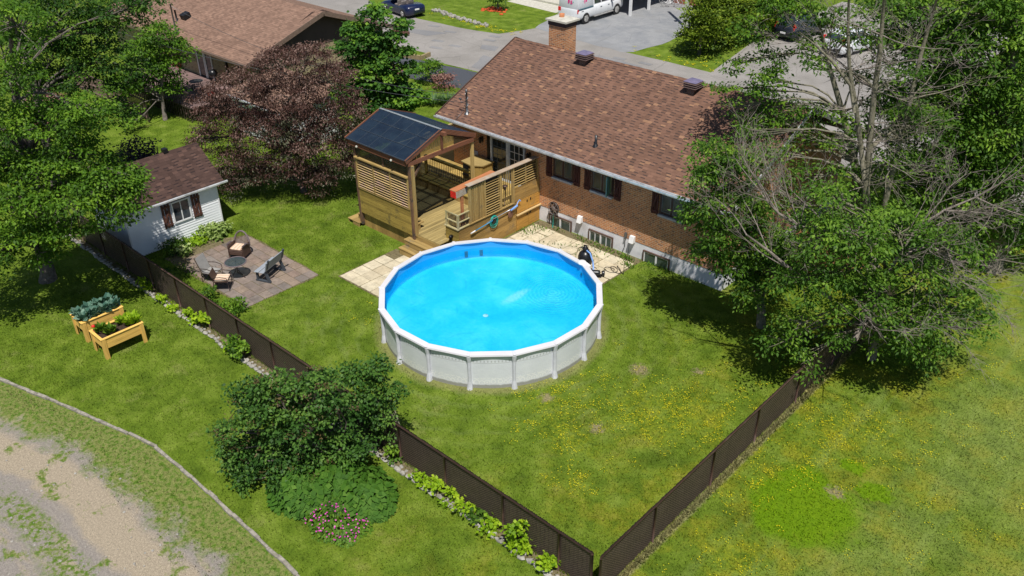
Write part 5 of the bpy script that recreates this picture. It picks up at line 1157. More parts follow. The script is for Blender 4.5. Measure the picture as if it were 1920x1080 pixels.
c = metalchair('patio_chair', (-15.0, -3.78, .03), R(135), 'low dark wicker patio chair nearest the brown fence', True, M['wicker'], .38)
cush((-15.0, -3.78, .445), R(135), 'striped beige cushion on the low chair nearest the fence', .48)
bn = thing('garden_bench', (-14.55, -2.05, .03), 'grey resin bench with slatted seat and dark legs on the patio', 'bench', None, 0)
Bx, By, Bz = -14.55, -2.05, .03; Q = lambda x, y, z: (Bx+x, By+y, Bz+z)
for yy in (-.21, .02):
    m = MB(); m.box(*Q(-.62, yy, .42), *Q(.62, yy+.2, .46)); m.build('seat_board', M['bench'], bn, bevel=.01)
m = MB(); m.ob(Q(0, .36, .72), (1.24, .035, .40), (R(-16), 0, 0)); m.build('backrest', M['bench'], bn, bevel=.01)
for sx in (-.5, .5):
    m = MB(); m.box(*Q(sx-.04, -.2, 0), *Q(sx+.04, -.12, .418)); m.beam(Q(sx, .38, 0), Q(sx, .22, .46), .08, .09); m.beam(Q(sx, .24, .40), Q(sx, .46, .98), .08, .06); m.box(*Q(sx-.045, -.24, .0), *Q(sx+.045, .42, .06)); m.build('leg', M['bench_d'], bn)
m = MB(); m.box(*Q(-.46, -.05, .16), *Q(.46, .05, .22)); m.build('stretcher', M['bench_d'], bn)
bn.rotation_euler = (0, 0, R(-68))

# ------------------------------------------------------------------ raised planters
def planter(loc, label, rz=0):
    p_ = thing('raised_planter', loc, label, 'planter', 'raised wooden planters on the lawn', rz); X, Y, Z = loc
    L_, Wd_, H_ = 1.46, .86, .78; Q = lambda x, y, z: (X+x, Y+y, Z+z)
    m = MB()
    for k in range(2):
        z0 = .40+.19*k
        m.box(*Q(-Wd_/2, -L_/2+.03, z0), *Q(-Wd_/2+.025, L_/2-.03, z0+.186)); m.box(*Q(Wd_/2-.025, -L_/2+.03, z0), *Q(Wd_/2, L_/2-.03, z0+.186))
        m.box(*Q(-Wd_/2+.026, -L_/2+.03, z0), *Q(Wd_/2-.026, -L_/2+.055, z0+.186)); m.box(*Q(-Wd_/2+.026, L_/2-.055, z0), *Q(Wd_/2-.026, L_/2-.03, z0+.186))
    m.box(*Q(-Wd_/2+.03, -L_/2+.06, .40), *Q(Wd_/2-.03, L_/2-.06, .42)); m.build('box_side', M['cedar'], p_)
    m = MB(); t = .1
    m.box(*Q(-Wd_/2-.03, -L_/2-.03, H_), *Q(-Wd_/2-.03+t, L_/2+.03, H_+.025)); m.box(*Q(Wd_/2+.03-t, -L_/2-.03, H_), *Q(Wd_/2+.03, L_/2+.03, H_+.025))
    m.box(*Q(-Wd_/2-.028+t, -L_/2-.03, H_), *Q(Wd_/2+.028-t, -L_/2-.03+t, H_+.025)); m.box(*Q(-Wd_/2-.028+t, L_/2+.03-t, H_), *Q(Wd_/2+.028-t, L_/2+.03, H_+.025)); m.build('rim', M['cedar'], p_, bevel=.004)
    for sx in (-1, 1):
        for sy in (-1, 1):
            m = MB(); x_ = sx*(Wd_/2+.002); y_ = sy*(L_/2-.06)
            m.box(*Q(x_-.02, y_-.065, 0), *Q(x_+.022, y_+.065, H_-.002)); m.box(*Q(x_-sx*.021, y_+sy*.03, 0), *Q(x_-sx*.12, y_+sy*.066, H_-.002)); m.build('leg', M['pinez'], p_)
    m = MB(); n = 8; vs = [Q(-Wd_/2+.03+(Wd_-.06)*i/n, -L_/2+.06+(L_-.12)*j/n, .70+rnd.uniform(-.02, .025)) for i in range(n+1) for j in range(n+1)]
    m.add(vs, [(i*(n+1)+j, (i+1)*(n+1)+j, (i+1)*(n+1)+j+1, i*(n+1)+j+1) for i in range(n) for j in range(n)], True); m.build('soil', M['soil'], p_)
    return p_
planter((-14.25, -8.28, 0), 'nearer pine planter with bare soil, lettuce and a red flag')
planter((-15.75, -8.26, 0), 'pine planter full of blue green cabbages')
def rosette(name, loc, label, cat, mat, n, L_, W_, up, group=None, seed=0, spread=.08, zup=.1):
    r_ = np.random.default_rng(seed); a = r_.uniform(0, 2*np.pi, n); u = r_.uniform(up[0], up[1], n)
    d = unit(np.stack([np.cos(a), np.sin(a), u], 1)); nr = unit(np.stack([-np.cos(a)*.5, -np.sin(a)*.5, np.ones(n)], 1)+r_.normal(size=(n, 3))*.2)
    p = np.array(loc)+np.stack([np.cos(a)*spread*r_.random(n), np.sin(a)*spread*r_.random(n), r_.random(n)*zup], 1)
    o = leafmesh(name, p, nr, d, L_*r_.uniform(.6, 1.15, n), W_*r_.uniform(.7, 1.2, n), r_.random(n), mat, None, origin=loc)
    tag(o, label, cat, group); return o
cabl = ['cabbage plant at the near left corner of its planter', 'cabbage plant at the far left corner of its planter', 'cabbage second from the left on the near side', 'cabbage second from the left on the far side', 'cabbage second from the right on the near side', 'cabbage second from the right on the far side', 'cabbage at the near right corner of its planter', 'cabbage at the far right corner of its planter']
for i in range(8):
    x_ = -15.55 if i % 2 == 0 else -15.95; y_ = -8.80+.36*(i//2)
    rosette('cabbage', (x_+rnd.uniform(-.04, .04), y_, .72), cabl[i], 'cabbage', M['cabbage'], 64, .26, .25, (.1, 2.6), 'cabbages in the planter', 20+i, .12, .2)
lets = [(-14.45, -8.72), (-14.1, -8.55), (-14.4, -7.98), (-14.1, -7.85), (-14.35, -7.7), (-14.1, -7.66)]
letl = ['leafy green plant at the left end beside the red flag', 'low green plant in front of the bare soil', 'bushy pale plant just right of the bare soil', 'bushy pale plant on the near side beyond the bare soil', 'pale leafy plant at the far right corner of the nearer planter', 'pale leafy plant at the near right corner of the nearer planter']
for i, (x_, y_) in enumerate(lets):
    rosette('salad_plant', (x_, y_, .72), letl[i], 'vegetable plant', M['lime'] if i > 1 else M['ash'], 90, .2, .12, (.3, 2.5), 'salad plants in the nearer planter', 40+i, .16, .18)
m = MB(); m.tube([(-14.62, -8.9, .7), (-14.62, -8.9, 1.0)], .02, 8); m.build
fl = thing('marker_flag', (-14.6, -8.88, .7), 'red topped clay marker in the corner of the nearer planter', 'marker')
m = MB(); m.lathe((-14.6, -8.88, .72), [(.04, 0), (.05, .1), (.03, .14)], 10); m.build('clay_stem', M['clay'], fl)
m = MB(); m.lathe((-14.6, -8.88, .88), [(.001, 0), (.05, .02), (.07, .06), (.05, .11), (.001, .13)], 10); m.build('red_top', M['red'], fl)

# ------------------------------------------------------------------ trees
def tree(name, loc, label, cat, blobs, mat, barkm, trunk, tr, seed, group=None, maxtw=10, bares=None, extra=None, **kw):
    t = thing(name, loc, label, cat, group)
    o, c, lob, allb = crown('crown', blobs, mat, t, seed, **kw)
    m = MB(); m.tube(trunk, tr, 10)
    limbs(m, trunk[1:], tr[1:], allb, seed, c, lob, maxtw)
    m.build('trunk', barkm, t)
    return t, c
B = BLOBS
tree('ash_tree', (-20.75, -8.07, 0), 'leafy ash tree rooted outside the fence left of the planters', 'tree', B['L1'], M['ash'], M['bark'],
     [(-20.75, -8.07, -.05), (-20.7, -8.0, .35), (-20.75, -7.95, 1.4), (-20.6, -7.8, 3.0), (-20.4, -7.6, 5.0), (-20.2, -7.4, 7.2), (-19.7, -7.1, 9.5)], [.36, .28, .25, .22, .19, .14, .07], 21, L=.13, Wd=.055, dens=.9, per=58, spread=.26, bk=.2, back=.8)
tree('ash_tree', (-25.1, -5.7, 0), 'tall ash tree standing behind the white shed, its crown reaching the neighbour roof', 'tree', B['L2'][:3]+B['L2'][4:5]+B['L2'][7:8]+B['L2'][11:], M['deepgreen'], M['bark'],
     [(-25.1, -5.7, -.05), (-24.9, -5.5, 1.5), (-24.78, -5.36, 2.84), (-24.78, -5.36, 4.03), (-24.63, -5.23, 5.85), (-24.62, -5.22, 7.37), (-24.75, -5.34, 9.0)], [.26, .23, .2, .18, .15, .12, .07], 22, L=.14, Wd=.062, dens=.6, per=56, spread=.28, bk=.15)
tree('ash_tree', (-24.0, -6.8, 0), 'slimmer ash tree at the far left edge outside the fence', 'tree', B['L2'][3:4]+B['L2'][5:7]+B['L2'][8:11], M['deepgreen'], M['bark'],
     [(-24.0, -6.8, -.05), (-23.94, -6.75, .88), (-23.68, -6.5, 3.05), (-23.63, -6.45, 3.74), (-23.56, -6.39, 5.68), (-23.38, -6.22, 7.01), (-23.12, -5.98, 9.2)], [.2, .17, .14, .13, .11, .08, .04], 122, L=.14, Wd=.062, dens=.6, per=56, spread=.28, bk=.15)
tree('rowan_tree', (-34, 4.1, 0), 'small round green tree in front of the dark lattice deck', 'tree', B['N1'], M['ash'], M['bark'],
     [(-34, 4.1, 0), (-33.9, 4.15, 1.2), (-33.7, 4.3, 2.4), (-33.6, 4.4, 4.0)], [.13, .10, .09, .05], 23, L=.15, Wd=.08, dens=1.0, back=1.0)
PT, _ = tree('crabapple_tree', (-20, 3.54, 0), 'broad purple leaved tree between white shed and pergola', 'tree', B['PU'], M['purple'], M['bark'],
     [(-20, 3.54, 0), (-20.1, 3.5, .5), (-20.35, 3.4, 1.1), (-20.5, 3.3, 2.0), (-20.3, 3.4, 3.4), (-19.9, 3.7, 4.6)], [.17, .13, .12, .11, .09, .05], 24, L=.10, Wd=.038, dens=1.5, per=44, spread=.24, droop=.6, back=1.3, upb=-.3, bk=.3)
crown('undergrowth', [(x, y, max(z-.25, .5), r_*.9) for x, y, z, r_ in B['PU'] if z < 4.3], M['mulberry'], PT, 240, dens=.9, L=.10, Wd=.036, per=40, spread=.26, droop=.6, back=0, upb=-.2)
tree('maple_tree', (-22.6, 9.3, 0), 'upright green maple between purple tree and street', 'tree', B['MA'], M['maple'], M['bark'],
     [(-22.6, 9.3, 0), (-22.5, 9.4, 1.5), (-22.3, 9.6, 3.5), (-22.0, 9.9, 5.6), (-21.9, 10.0, 6.8)], [.12, .10, .08, .05, .02], 25, L=.17, Wd=.13, dens=1.15, back=.8, spread=.24)
tree('ash_tree', (1.6, 7.6, 0), 'lower leafy tree at the near right corner of the brick house', 'tree', B['RL'], M['willow'], M['bark2'],
     [(1.6, 7.6, -.05), (1.55, 7.5, .8), (1.3, 7.0, 2.2), (1.0, 6.4, 3.8), (.6, 5.8, 5.4), (.4, 5.5, 6.4)], [.18, .14, .12, .10, .07, .03], 26, L=.13, Wd=.052, dens=1.45, back=1.0, per=44, spread=.25, bk=.3)
TA = [(3.9, 11.6, -.05), (3.75, 11.5, .9), (3.58, 11.42, 1.8), (3.25, 11.12, 3.3), (3.01, 10.9, 4.74), (2.91, 10.8, 6.04), (2.81, 10.71, 6.98), (2.72, 10.62, 8.17), (2.67, 10.58, 9.15), (2.6, 10.52, 9.9), (2.45, 10.4, 11.5)]
WT, _ = tree('willow_tree', (5.3, 8.3, 0), 'large spreading tree with low leafy boughs over the right fence', 'tree', B['RM'], M['willow'], M['bark2'],
     [(5.3, 8.3, -.05), (5.3, 8.2, 1.0), (5.4, 7.7, 2.4), (5.5, 7.1, 3.8), (5.4, 6.5, 5.2)], [.17, .14, .12, .09, .05], 27, L=.13, Wd=.05, dens=.82, back=1.6, per=44, spread=.27, bk=.3)
B1 = [(5.24, 6.32, 1.69), (5.49, 6.55, 3.26), (5.81, 6.85, 4.91), (6.0, 7.03, 5.61), (6.49, 7.48, 6.2), (7.08, 8.03, 6.61), (7.72, 8.62, 7.26)]
B2 = [(5.9, 6.66, 4.84), (6.41, 7.13, 5.19), (7.19, 7.86, 4.64), (7.92, 8.53, 4.46)]
B3 = [(5.32, 5.17, 3.82), (5.6, 5.43, 3.45), (6.04, 5.83, 2.89), (6.33, 6.1, 2.65)]
B4 = [(4.84, 6.76, 5.13), (4.0, 5.98, 5.32), (3.29, 5.33, 5.42), (2.78, 4.85, 5.86), (2.51, 4.61, 6.21)]
B5 = [(4.61, 5.46, 3.39), (3.82, 4.73, 4.15), (3.03, 3.99, 5.06), (2.52, 3.52, 5.58)]
t = thing('bare_tree', (3.9, 11.6, 0), 'half dead tree with pale trunks and bare grey branches', 'tree')
_, cc_, lob_, allb_ = crown('crown', B['RD'], M['willow'], t, 127, dens=.9, L=.135, Wd=.05, per=42, spread=.28, back=0)
m = MB(); limbs(m, TA[2:], [.12]*9, allb_, 9, cc_, lob_, 8); m.build('limbs', M['bark2'], t)
m = MB(); rg3 = random.Random(8); m.tube(TA, [.24, .20, .17, .15, .13, .115, .10, .09, .08, .065, .04], 10); m.build('trunk', M['bark2'], t)
m = MB()
m.tube([(2.97, 10.86, 4.93), (2.64, 10.55, 6.35), (2.36, 10.29, 7.58), (2.04, 10.0, 8.77), (1.83, 9.8, 10.0), (1.66, 9.64, 11.4)], [.095, .085, .075, .065, .05, .03], 8)
m.tube([(2.36, 10.29, 7.4), (2.13, 10.08, 8.3), (1.59, 9.58, 9.08), (1.15, 9.17, 9.59), (.7, 8.8, 10)], [.07, .06, .045, .035, .015], 6)
m.build('leader', M['bark2'], t)
m = MB()
starts = []
for px_, dirs in ((TA[4:], 22), ([(2.64, 10.55, 6.35), (2.36, 10.29, 7.58), (2.04, 10.0, 8.77)], 8)):
    for k in range(dirs):
        a = rg3.choice(px_); starts.append((a, (rg3.gauss(0, 1)+.1, rg3.gauss(0, 1)-.35, rg3.uniform(-.1, .7)), rg3.uniform(1.2, 2.2), .022))
for a, d_, ln, r_ in starts: bare(m, a, d_, ln, r_, 2 if ln < 1.9 else 3, rg3, .03)
m.build('bare_branches', M['twig'], t); m = MB(); starts = []
for a, b_ in ((B1[2], (.9, .2, .35)), (B1[3], (.9, .0, .5)), (B1[4], (.7, -.5, .3)), (B1[4], (.8, .3, .1)), (B1[5], (.8, .0, -.1)), (B1[2], (1, -.3, -.05)), (B1[3], (.9, -.5, .1)), (B1[2], (.9, .1, -.2)), (B1[5], (.8, -.2, .6)), (B1[1], (.8, -.4, .0)), (B1[3], (.2, .2, 1)), (B1[2], (-.2, .2, 1)), (B2[1], (.8, .2, -.3)), (B2[2], (.8, .3, .1)), (B3[1], (.5, -.6, -.1)),
              (B4[0], (-.8, -.6, .1)), (B4[1], (-.8, -.3, .3)), (B4[2], (-.8, .2, .3)), (B4[3], (-.6, -.4, .5)), (B4[1], (-.3, -.8, .1)), (B4[3], (-.8, .5, .2)), (B4[4], (-.7, .3, .4)), (B4[4], (-.3, -.2, .9)), (B4[3], (-.4, .1, .9)), (B4[2], (-.2, .1, 1)), (B4[2], (-.3, -.1, 1)), (B5[1], (-.5, -.5, .4)), (B5[2], (-.6, .1, .6)), (B5[3], (-.6, 0, .7))):
    starts.append((a, b_, rg3.uniform(1.5, 2.3), .024))
for a, d_, ln, r_ in starts: bare(m, a, d_, ln, r_, 2 if ln < 1.9 else 3, rg3, .03)
m.tube(B1, [.08, .07, .055, .045, .035, .025, .012], 6); m.tube(B2, [.05, .045, .035, .02], 6); m.tube(B3, [.05, .045, .04, .025], 6); m.tube(B4, [.07, .06, .05, .04, .02], 6); m.tube(B5, [.06, .055, .045, .03], 6)
m.tube([B1[0], (5.35, 7.2, 2.6), (5.3, 7.9, 1.6)], [.1, .11, .12], 6); m.build('bare_branches', M['twig'], WT)
tree('willow_tree', (6.3, 17.3, 0), 'dense dark green tree filling the upper right corner', 'tree', B['RB'], M['willow'], M['bark2'],
     [(6.3, 17.3, -.05), (6.2, 17.2, 1.5), (5.9, 16.9, 3.5), (5.5, 16.6, 6), (5.0, 16.3, 9), (4.6, 16, 11)], [.4, .34, .3, .24, .16, .08], 28, L=.16, Wd=.06, dens=1.1, back=2.2, per=42, spread=.32)
t, _ = tree('ash_tree', (1.9, 14.4, 0), 'thin airy tree above the right end of the shingle roof', 'tree', B['RC'], M['ash'], M['bark2'],
     [(1.9, 14.4, -.05), (1.8, 14.3, 2), (1.4, 13.9, 4.2), (.8, 13.3, 6.2), (.2, 12.7, 8.0), (-.3, 12.3, 9.6)], [.2, .17, .14, .11, .08, .04], 29, L=.14, Wd=.055, dens=1.0, back=0, spread=.28, per=40)
m = MB()
m.tube([(3.62, 11.5, 1.6), (3.6, 11.44, 3.72), (3.58, 11.42, 5.38), (3.59, 11.43, 6.47), (3.62, 11.46, 7.8), (3.62, 11.46, 9.48), (3.7, 11.5, 11.2)], [.12, .11, .10, .09, .08, .065, .04], 8)
for k in range(14):
    a = rg3.choice([(3.58, 11.42, 5.4), (3.59, 11.43, 6.5), (3.62, 11.46, 7.8), (3.62, 11.46, 9.4)]); bare(m, a, (rg3.gauss(0, 1), rg3.gauss(0, 1)-.3, rg3.uniform(0, .7)), rg3.uniform(1.3, 2.0), .03, 2, rg3, .03)
m.build('second_trunk', M['bark2'], t)

# lilac shrub and companions by the lower fence
def shrub(name, loc, label, cat, blobs, mat, seed, group=None, **kw):
    t = thing(name, loc, label, cat, group); o, c, lob, allb = crown('foliage', blobs, mat, t, seed, **kw); return t, c, allb
LB = B['LI']
LILAC_OLD = [(-4.9, -7.3, 2.5, .8), (-5.6, -7.5, 2.2, .8), (-4.3, -7.2, 2.3, .75), (-4.9, -7.9, 1.8, .85), (-3.9, -7.6, 1.6, .75), (-5.7, -7.9, 1.3, .7), (-3.4, -6.9, 1.9, .6), (-5.4, -6.9, 1.5, .7), (-3.1, -7.4, 1.1, .5), (-6.3, -8.2, 1.2, .42), (-6.0, -8.7, .9, .42), (-4.7, -8.4, .9, .7)]
t, c, allb = shrub('lilac_bush', (-3.4, -6.9, 0), 'big dark lilac bush with brown seed heads beside the lower fence', 'bush', LB, M['lilac'], 31, dens=1.9, L=.10, Wd=.055, spread=.18, back=.5, per=40)
m = MB(); limbs(m, [(-3.4, -6.9, 0), (-3.6, -7.3, .8), (-3.8, -7.7, 1.7)], [.10, .09, .07], allb, 4); limbs(m, [(-3.2, -6.8, 0), (-3.3, -7.0, 1.2)], [.07, .06], allb[:6], 5)
m.build('stems', M['bark'], t)
sb = [(x, y, z+.1, r_*1.02) for x, y, z, r_ in LB[:9]]; crown('seed_heads', sb, M['seed'], t, 32, dens=.9, L=.07, Wd=.03, spread=.10, per=12, hollow=.93, droop=-.3, back=0)
LB2 = B['LJ']
LILAC_OLD2 = [(-3.3, -5.3, 1.9, .65), (-2.9, -5.0, 1.5, .7), (-3.6, -5.1, 1.3, .6), (-2.5, -5.2, 1.0, .55), (-2.6, -4.8, 1.0, .5), (-3.0, -5.5, .9, .6), (-3.4, -4.9, .8, .5), (-2.2, -5.5, .7, .4)]
t, c, allb = shrub('lilac_bush', (-3.0, -5.2, 0), 'smaller dark lilac bush growing over the brown fence top', 'bush', LB2, M['lilac'], 33, dens=2.0, L=.10, Wd=.055, spread=.18, back=0, per=40)
m = MB(); limbs(m, [(-3.0, -5.3, 0), (-3.0, -5.25, .8)], [.06, .05], allb, 3); m.build('stems', M['bark2'], t)
def dome(name, loc, rx, ry, rz_, mat, label, seed, n=1500, L_=.15, W_=.13, group=None, cat='shrub', parent=None, layer=.0):
    if parent is None: L_, W_, n = .19, .17, int(n*.8)
    r_ = np.random.default_rng(seed); u = unit(r_.normal(size=(n, 3))); u[:, 2] = np.abs(u[:, 2])
    lump = 1+.10*np.sin(u[:, 0]*5+seed)*np.cos(u[:, 1]*6)+.06*np.sin(u[:, 2]*9+u[:, 0]*7)
    k = (1-.25*r_.random(n)**2)*lump; p = np.array(loc)+u*np.array([rx, ry, rz_])*k[:, None]
    d = unit(u*np.array([1, 1, .2])+np.array([0, 0, -.75])+r_.normal(size=(n, 3))*.25); nr = unit(u+np.array([.15, -.15, .3]))
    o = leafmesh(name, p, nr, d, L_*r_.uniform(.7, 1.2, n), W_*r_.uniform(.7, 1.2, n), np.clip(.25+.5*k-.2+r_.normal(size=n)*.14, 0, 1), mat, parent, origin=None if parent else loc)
    if not parent: tag(o, label, cat, group)
    return o
dome('hydrangea', (-3.55, -8.35, 0), .95, .8, .95, M['broad'], 'round broad leaved shrub in front of the big lilac', 41, 2200)
dome('hydrangea', (-2.15, -7.35, 0), .85, .8, .95, M['broad'], 'round broad leaved shrub right of the pink flowers', 42, 2200)
dome('hydrangea', (-2.9, -7.5, .1), .8, .7, 1.0, M['broad'], 'taller broad leaved shrub filling the gap under the lilac', 43, 1800)
fb = thing('flowering_shrub', (-2.15, -8.3, 0), 'low bush dotted with magenta pink flowers', 'flowers')
dome('foliage', (-2.15, -8.3, 0), .98, .72, .36, M['ash'], '', 44, 1700, .09, .06, parent=fb)
dome('foliage', (-2.55, -8.0, 0), .8, .5, .5, M['deepgreen'], '', 45, 900, .09, .06, parent=fb)
r_ = np.random.default_rng(6); n = 190; u = unit(r_.normal(size=(n, 3))); u[:, 2] = np.abs(u[:, 2])+.1; u = unit(u); p = np.array([-2.15, -8.3, .02])+u*np.array([.99, .74, .39]); a = r_.uniform(0, 6.28, n)
leafmesh('blossoms', p, unit(u+np.array([.2, -.2, .5])), unit(np.stack([np.cos(a), np.sin(a), a*0+.1], 1)), .052, .05, r_.random(n), M['pinkfl'], fb)
# small plants in the bed
beds = [(-17.2, -5.75, .32, .5, 'lime'), (-15.9, -5.8, .25, .35, 'lime'), (-14.9, -5.82, .22, .25, 'lime'), (-14.2, -5.8, .22, .4, 'lime'), (-13.5, -5.85, .22, .25, 'lime'), (-13.0, -5.8, .3, .6, 'lime'), (-11.2, -5.95, .2, .22, 'lime'), (-10.55, -5.95, .40, .68, 'ash'), (-2.85, -5.85, .25, .5, 'ash'), (-1.55, -5.8, .22, .3, 'lime'), (-.9, -5.8, .22, .42, 'lime'), (-.4, -5.82, .27, .46, 'lime'), (.22, -5.85, .26, .42, 'lime'), (.62, -5.8, .16, .25, 'deepgreen'), (1.15, -5.84, .27, .38, 'lime'), (2.05, -5.86, .26, .95, 'lime'), (2.3, -5.95, .2, .3, 'lime'), (3.15, -5.9, .32, .42, 'lime')]
lab = ['lime green shrub in the fence bed nearest the white shed', 'small lime plant two fence posts left of the planters bed', 'tiny lime plant low against the long fence', 'lime plant beside the long fence opposite the planters', 'little lime tuft between two larger fence plants', 'tall lime shrub against the long fence opposite the planters', 'tiny lime tuft just left of the rounded green bush', 'rounded mid green bush at the stone edging by the long fence', 'green shrub in shade under the lilac at the fence', 'first small lime plant right of the lilac', 'second lime plant right of the lilac', 'third and widest lime plant right of the lilac', 'fourth lime plant right of the lilac', 'thin dark plant between two lime plants near the corner', 'lime plant just left of the tallest fence plant', 'tallest narrow lime plant with orange tips near the fence corner', 'low lime tuft at the foot of the tallest fence plant', 'lime plant nearest the front fence corner']
for i, ((x_, y_, r0, h_, mt), lb) in enumerate(zip(beds, lab)):
    y_ = max(y_, -5.86); r0 *= .8; bl_ = [(x_, y_, max(.14, h_*.45), r0)]+([(x_, y_, h_*.85, r0*.8)] if h_ > .6 else [])
    o, *_ = crown('bed_plant', bl_, M[mt], None, 60+i, dens=3.2 if r0 < .35 else 2.2, L=.11, Wd=.075, spread=.13, per=26, back=0, flat=max(.6, h_/(2*r0)) if h_ <= .6 else 1.0, hollow=.6, droop=.15, tbias=.06)
    tag(o, lb, 'plant', 'plants in the bed along the fence')
for k, (x_, y_, r0, h_, mt, nm, lb) in enumerate([(-19.25, -1.55, .55, .42, 'hosta', 'hosta', 'wide pale variegated hosta against the white shed wall'), (-19.15, -3.55, .55, .42, 'deepgreen', 'fern_clump', 'dark green fern clump at the shed corner near the fence'), (-18.55, -3.35, .30, .3, 'hosta', 'hosta', 'small pale hosta beside the dark fern clump'), (-19.3, -2.5, .45, .2, 'lime', 'ground_plant', 'low yellow green plants along the middle of the shed wall'), (-13.3, -4.6, .55, .45, 'ash', 'patio_shrub', 'scruffy green shrub inside the fence by the patio corner'), (-12.7, -5.1, .4, .5, 'ash', 'patio_shrub', 'loose reddish green shrub leaning on the fence inside'), (-14.6, -4.7, .3, .5, 'ash', 'patio_shrub', 'thin green shrub between patio and fence'), (-17.3, -5.1, .4, .35, 'deepgreen', 'patio_shrub', 'dark shrub inside the fence at the left of the patio')]):
    o, *_ = crown(nm, [(x_, y_, h_*.5, r0)], M[mt], None, 90+k, dens=2.2, L=.14 if mt == 'hosta' else .11, Wd=.09 if mt == 'hosta' else .05, spread=.16, per=26, back=0, flat=max(.45, h_/r0*.7), hollow=.5, droop=.3)
    tag(o, lb, 'plant')
# weeds along the foundation
r_ = np.random.default_rng(77); xs = []; ys = []
for cx, cy, s0, n in ((-9.2, 8.1, .25, 120), (-8.6, 8.5, .2, 60), (-7.3, 8.5, .3, 90), (-6.3, 8.45, .35, 160), (-5.6, 8.5, .2, 80), (-4.9, 8.4, .22, 220), (-4.5, 8.0, .2, 80), (-3.4, 8.55, .5, 200), (-2.2, 8.6, .5, 160), (-9.5, 7.5, .3, 80), (-6.5, 7.8, .5, 60), (-7.8, 7.2, .6, 50), (-17.5, -4.2, .4, 140), (-16.3, -3.7, .4, 60)):
    n = int(n*(.5 if cy > 8 else 1)); xs.append(r_.normal(cx, s0, n)); ys.append(r_.normal(cy, s0*.35 if cy > 8 else s0*.6, n))
xs = np.concatenate(xs); ys = np.minimum(np.concatenate(ys), 8.7) if False else np.concatenate(ys); ys = np.where(ys > 8.7, 8.68, ys); n = len(xs); a = r_.uniform(0, 6.28, n)
o = leafmesh('weeds', np.stack([xs, ys, np.full(n, .02)], 1), unit(r_.normal(size=(n, 3))*.4+np.array([0, 0, 1])), unit(np.stack([np.cos(a), np.sin(a), r_.uniform(.3, 2.5, n)], 1)), r_.uniform(.06, .18, n), r_.uniform(.025, .05, n), r_.random(n), M['ash'])
stuff(o, 'straggling weeds along the foundation and slab joints', 'weeds')

# blue spruce, purple shrub, hedge and garden by the street
t = thing('blue_spruce', (-23.9, -1.2, 0), 'small pale blue spruce behind the shed roof', 'tree')
r_ = np.random.default_rng(5); n = 2600; h = r_.random(n)**.8; a = r_.uniform(0, 6.28, n); tier = np.floor(h*7)/7
rad = (1-h)*1.25*(.35+.65*r_.random(n)); z = .2+tier*2.3+(h-tier)*.5; p = np.stack([-23.9+np.cos(a)*rad, -1.2+np.sin(a)*rad, z-rad*.1], 1)
leafmesh('crown', p, unit(r_.normal(size=(n, 3))*.4+np.array([0, 0, 1])), unit(np.stack([np.cos(a), np.sin(a), a*0-.1], 1)+r_.normal(size=(n, 3))*.3), .16, .035, r_.random(n), M['spruce'], t)
m = MB(); m.tube([(-23.9, -1.2, 0), (-23.9, -1.2, 2.6)], [.08, .02], 6); m.build('trunk', M['bark'], t)
shrub('smoke_bush', (-25.8, -1.2, 0), 'near black purple shrub beyond the left end of the shed', 'bush', [(-26.0, -1.4, 1.1, .9), (-25.2, -.9, .7, .7), (-26.6, -.9, 1.5, .8), (-27.2, -1.6, .9, .8)], M['dpurple'], 51, dens=1.2, L=.12, Wd=.07, back=0)
shrub('rose_bush', (-37.5, -1.0, 0), 'dark bush with red pink blossoms seen through the left trees', 'bush', [(-37.5, -1.0, 1.0, .9), (-38.6, -.4, 1.0, .9), (-36.6, -1.8, .8, .8)], M['pinkb'], 52, dens=1.0, L=.16, Wd=.12, back=0)
hl = ['cedar tree at the near end of the tall hedge', 'second cedar of the tall hedge', 'third cedar of the tall hedge', 'fourth cedar of the tall hedge', 'fifth cedar of the tall hedge', 'sixth cedar of the tall hedge', 'seventh cedar of the tall hedge', 'last cedar at the far end of the tall hedge']
for k in range(8):
    x_ = -18.4+.05*k+rnd.uniform(-.2, .2); y_ = 35.0+1.75*k; hh = 3.6+.3*min(k, 4)+rnd.uniform(-.2, .3); rr = 1.55
    t = thing('cedar_tree', (x_, y_, 0), hl[k], 'tree', 'cedars in the hedge across the street')
    crown('crown', [(x_+rnd.uniform(-.15, .15), y_, z_, r0) for z_, r0 in ((.8, rr), (1.7, rr*.95), (2.6, rr*.78), (hh, rr*.5))], M['cedarhedge'], t, 70+k, dens=1.0, L=.2, Wd=.09, spread=.3, per=22, back=0, hollow=.75, droop=-.3, flat=1.0)
    m = MB(); m.tube([(x_, y_, 0), (x_, y_, hh)], [.12, .03], 6); m.build('trunk', M['bark'], t)
shrub('garden_bush', (-27.6, 18.6, 0), 'clipped round green bush beside the dark driveway', 'bush', [(-27.6, 18.6, .75, .85)], M['ash'], 53, dens=2.2, L=.12, Wd=.06, back=0, spread=.2)
shrub('garden_bush', (-26.0, 18.3, 0), 'dusky reddish bush right of the round green bush', 'bush', [(-25.9, 18.3, .5, .6)], M['pinkb'], 54, dens=2.0, L=.12, Wd=.06, back=0)
shrub('garden_bush', (-30.3, 17.0, 0), 'dusky pink bush behind the upright maple', 'bush', [(-30.4, 17.0, .6, .8), (-29.2, 16.8, .5, .6)], M['pinkb'], 55, dens=1.5, L=.14, Wd=.08, back=0)
shrub('garden_bush', (-25.0, 15.2, 0), 'mid green bush at the foot of the maple near the pergola', 'bush', [(-24.9, 13.6, .8, .8), (-24.0, 12.8, .7, .7), (-25.6, 14.6, .7, .8)], M['maple'], 56, dens=1.4, L=.15, Wd=.1, back=0)
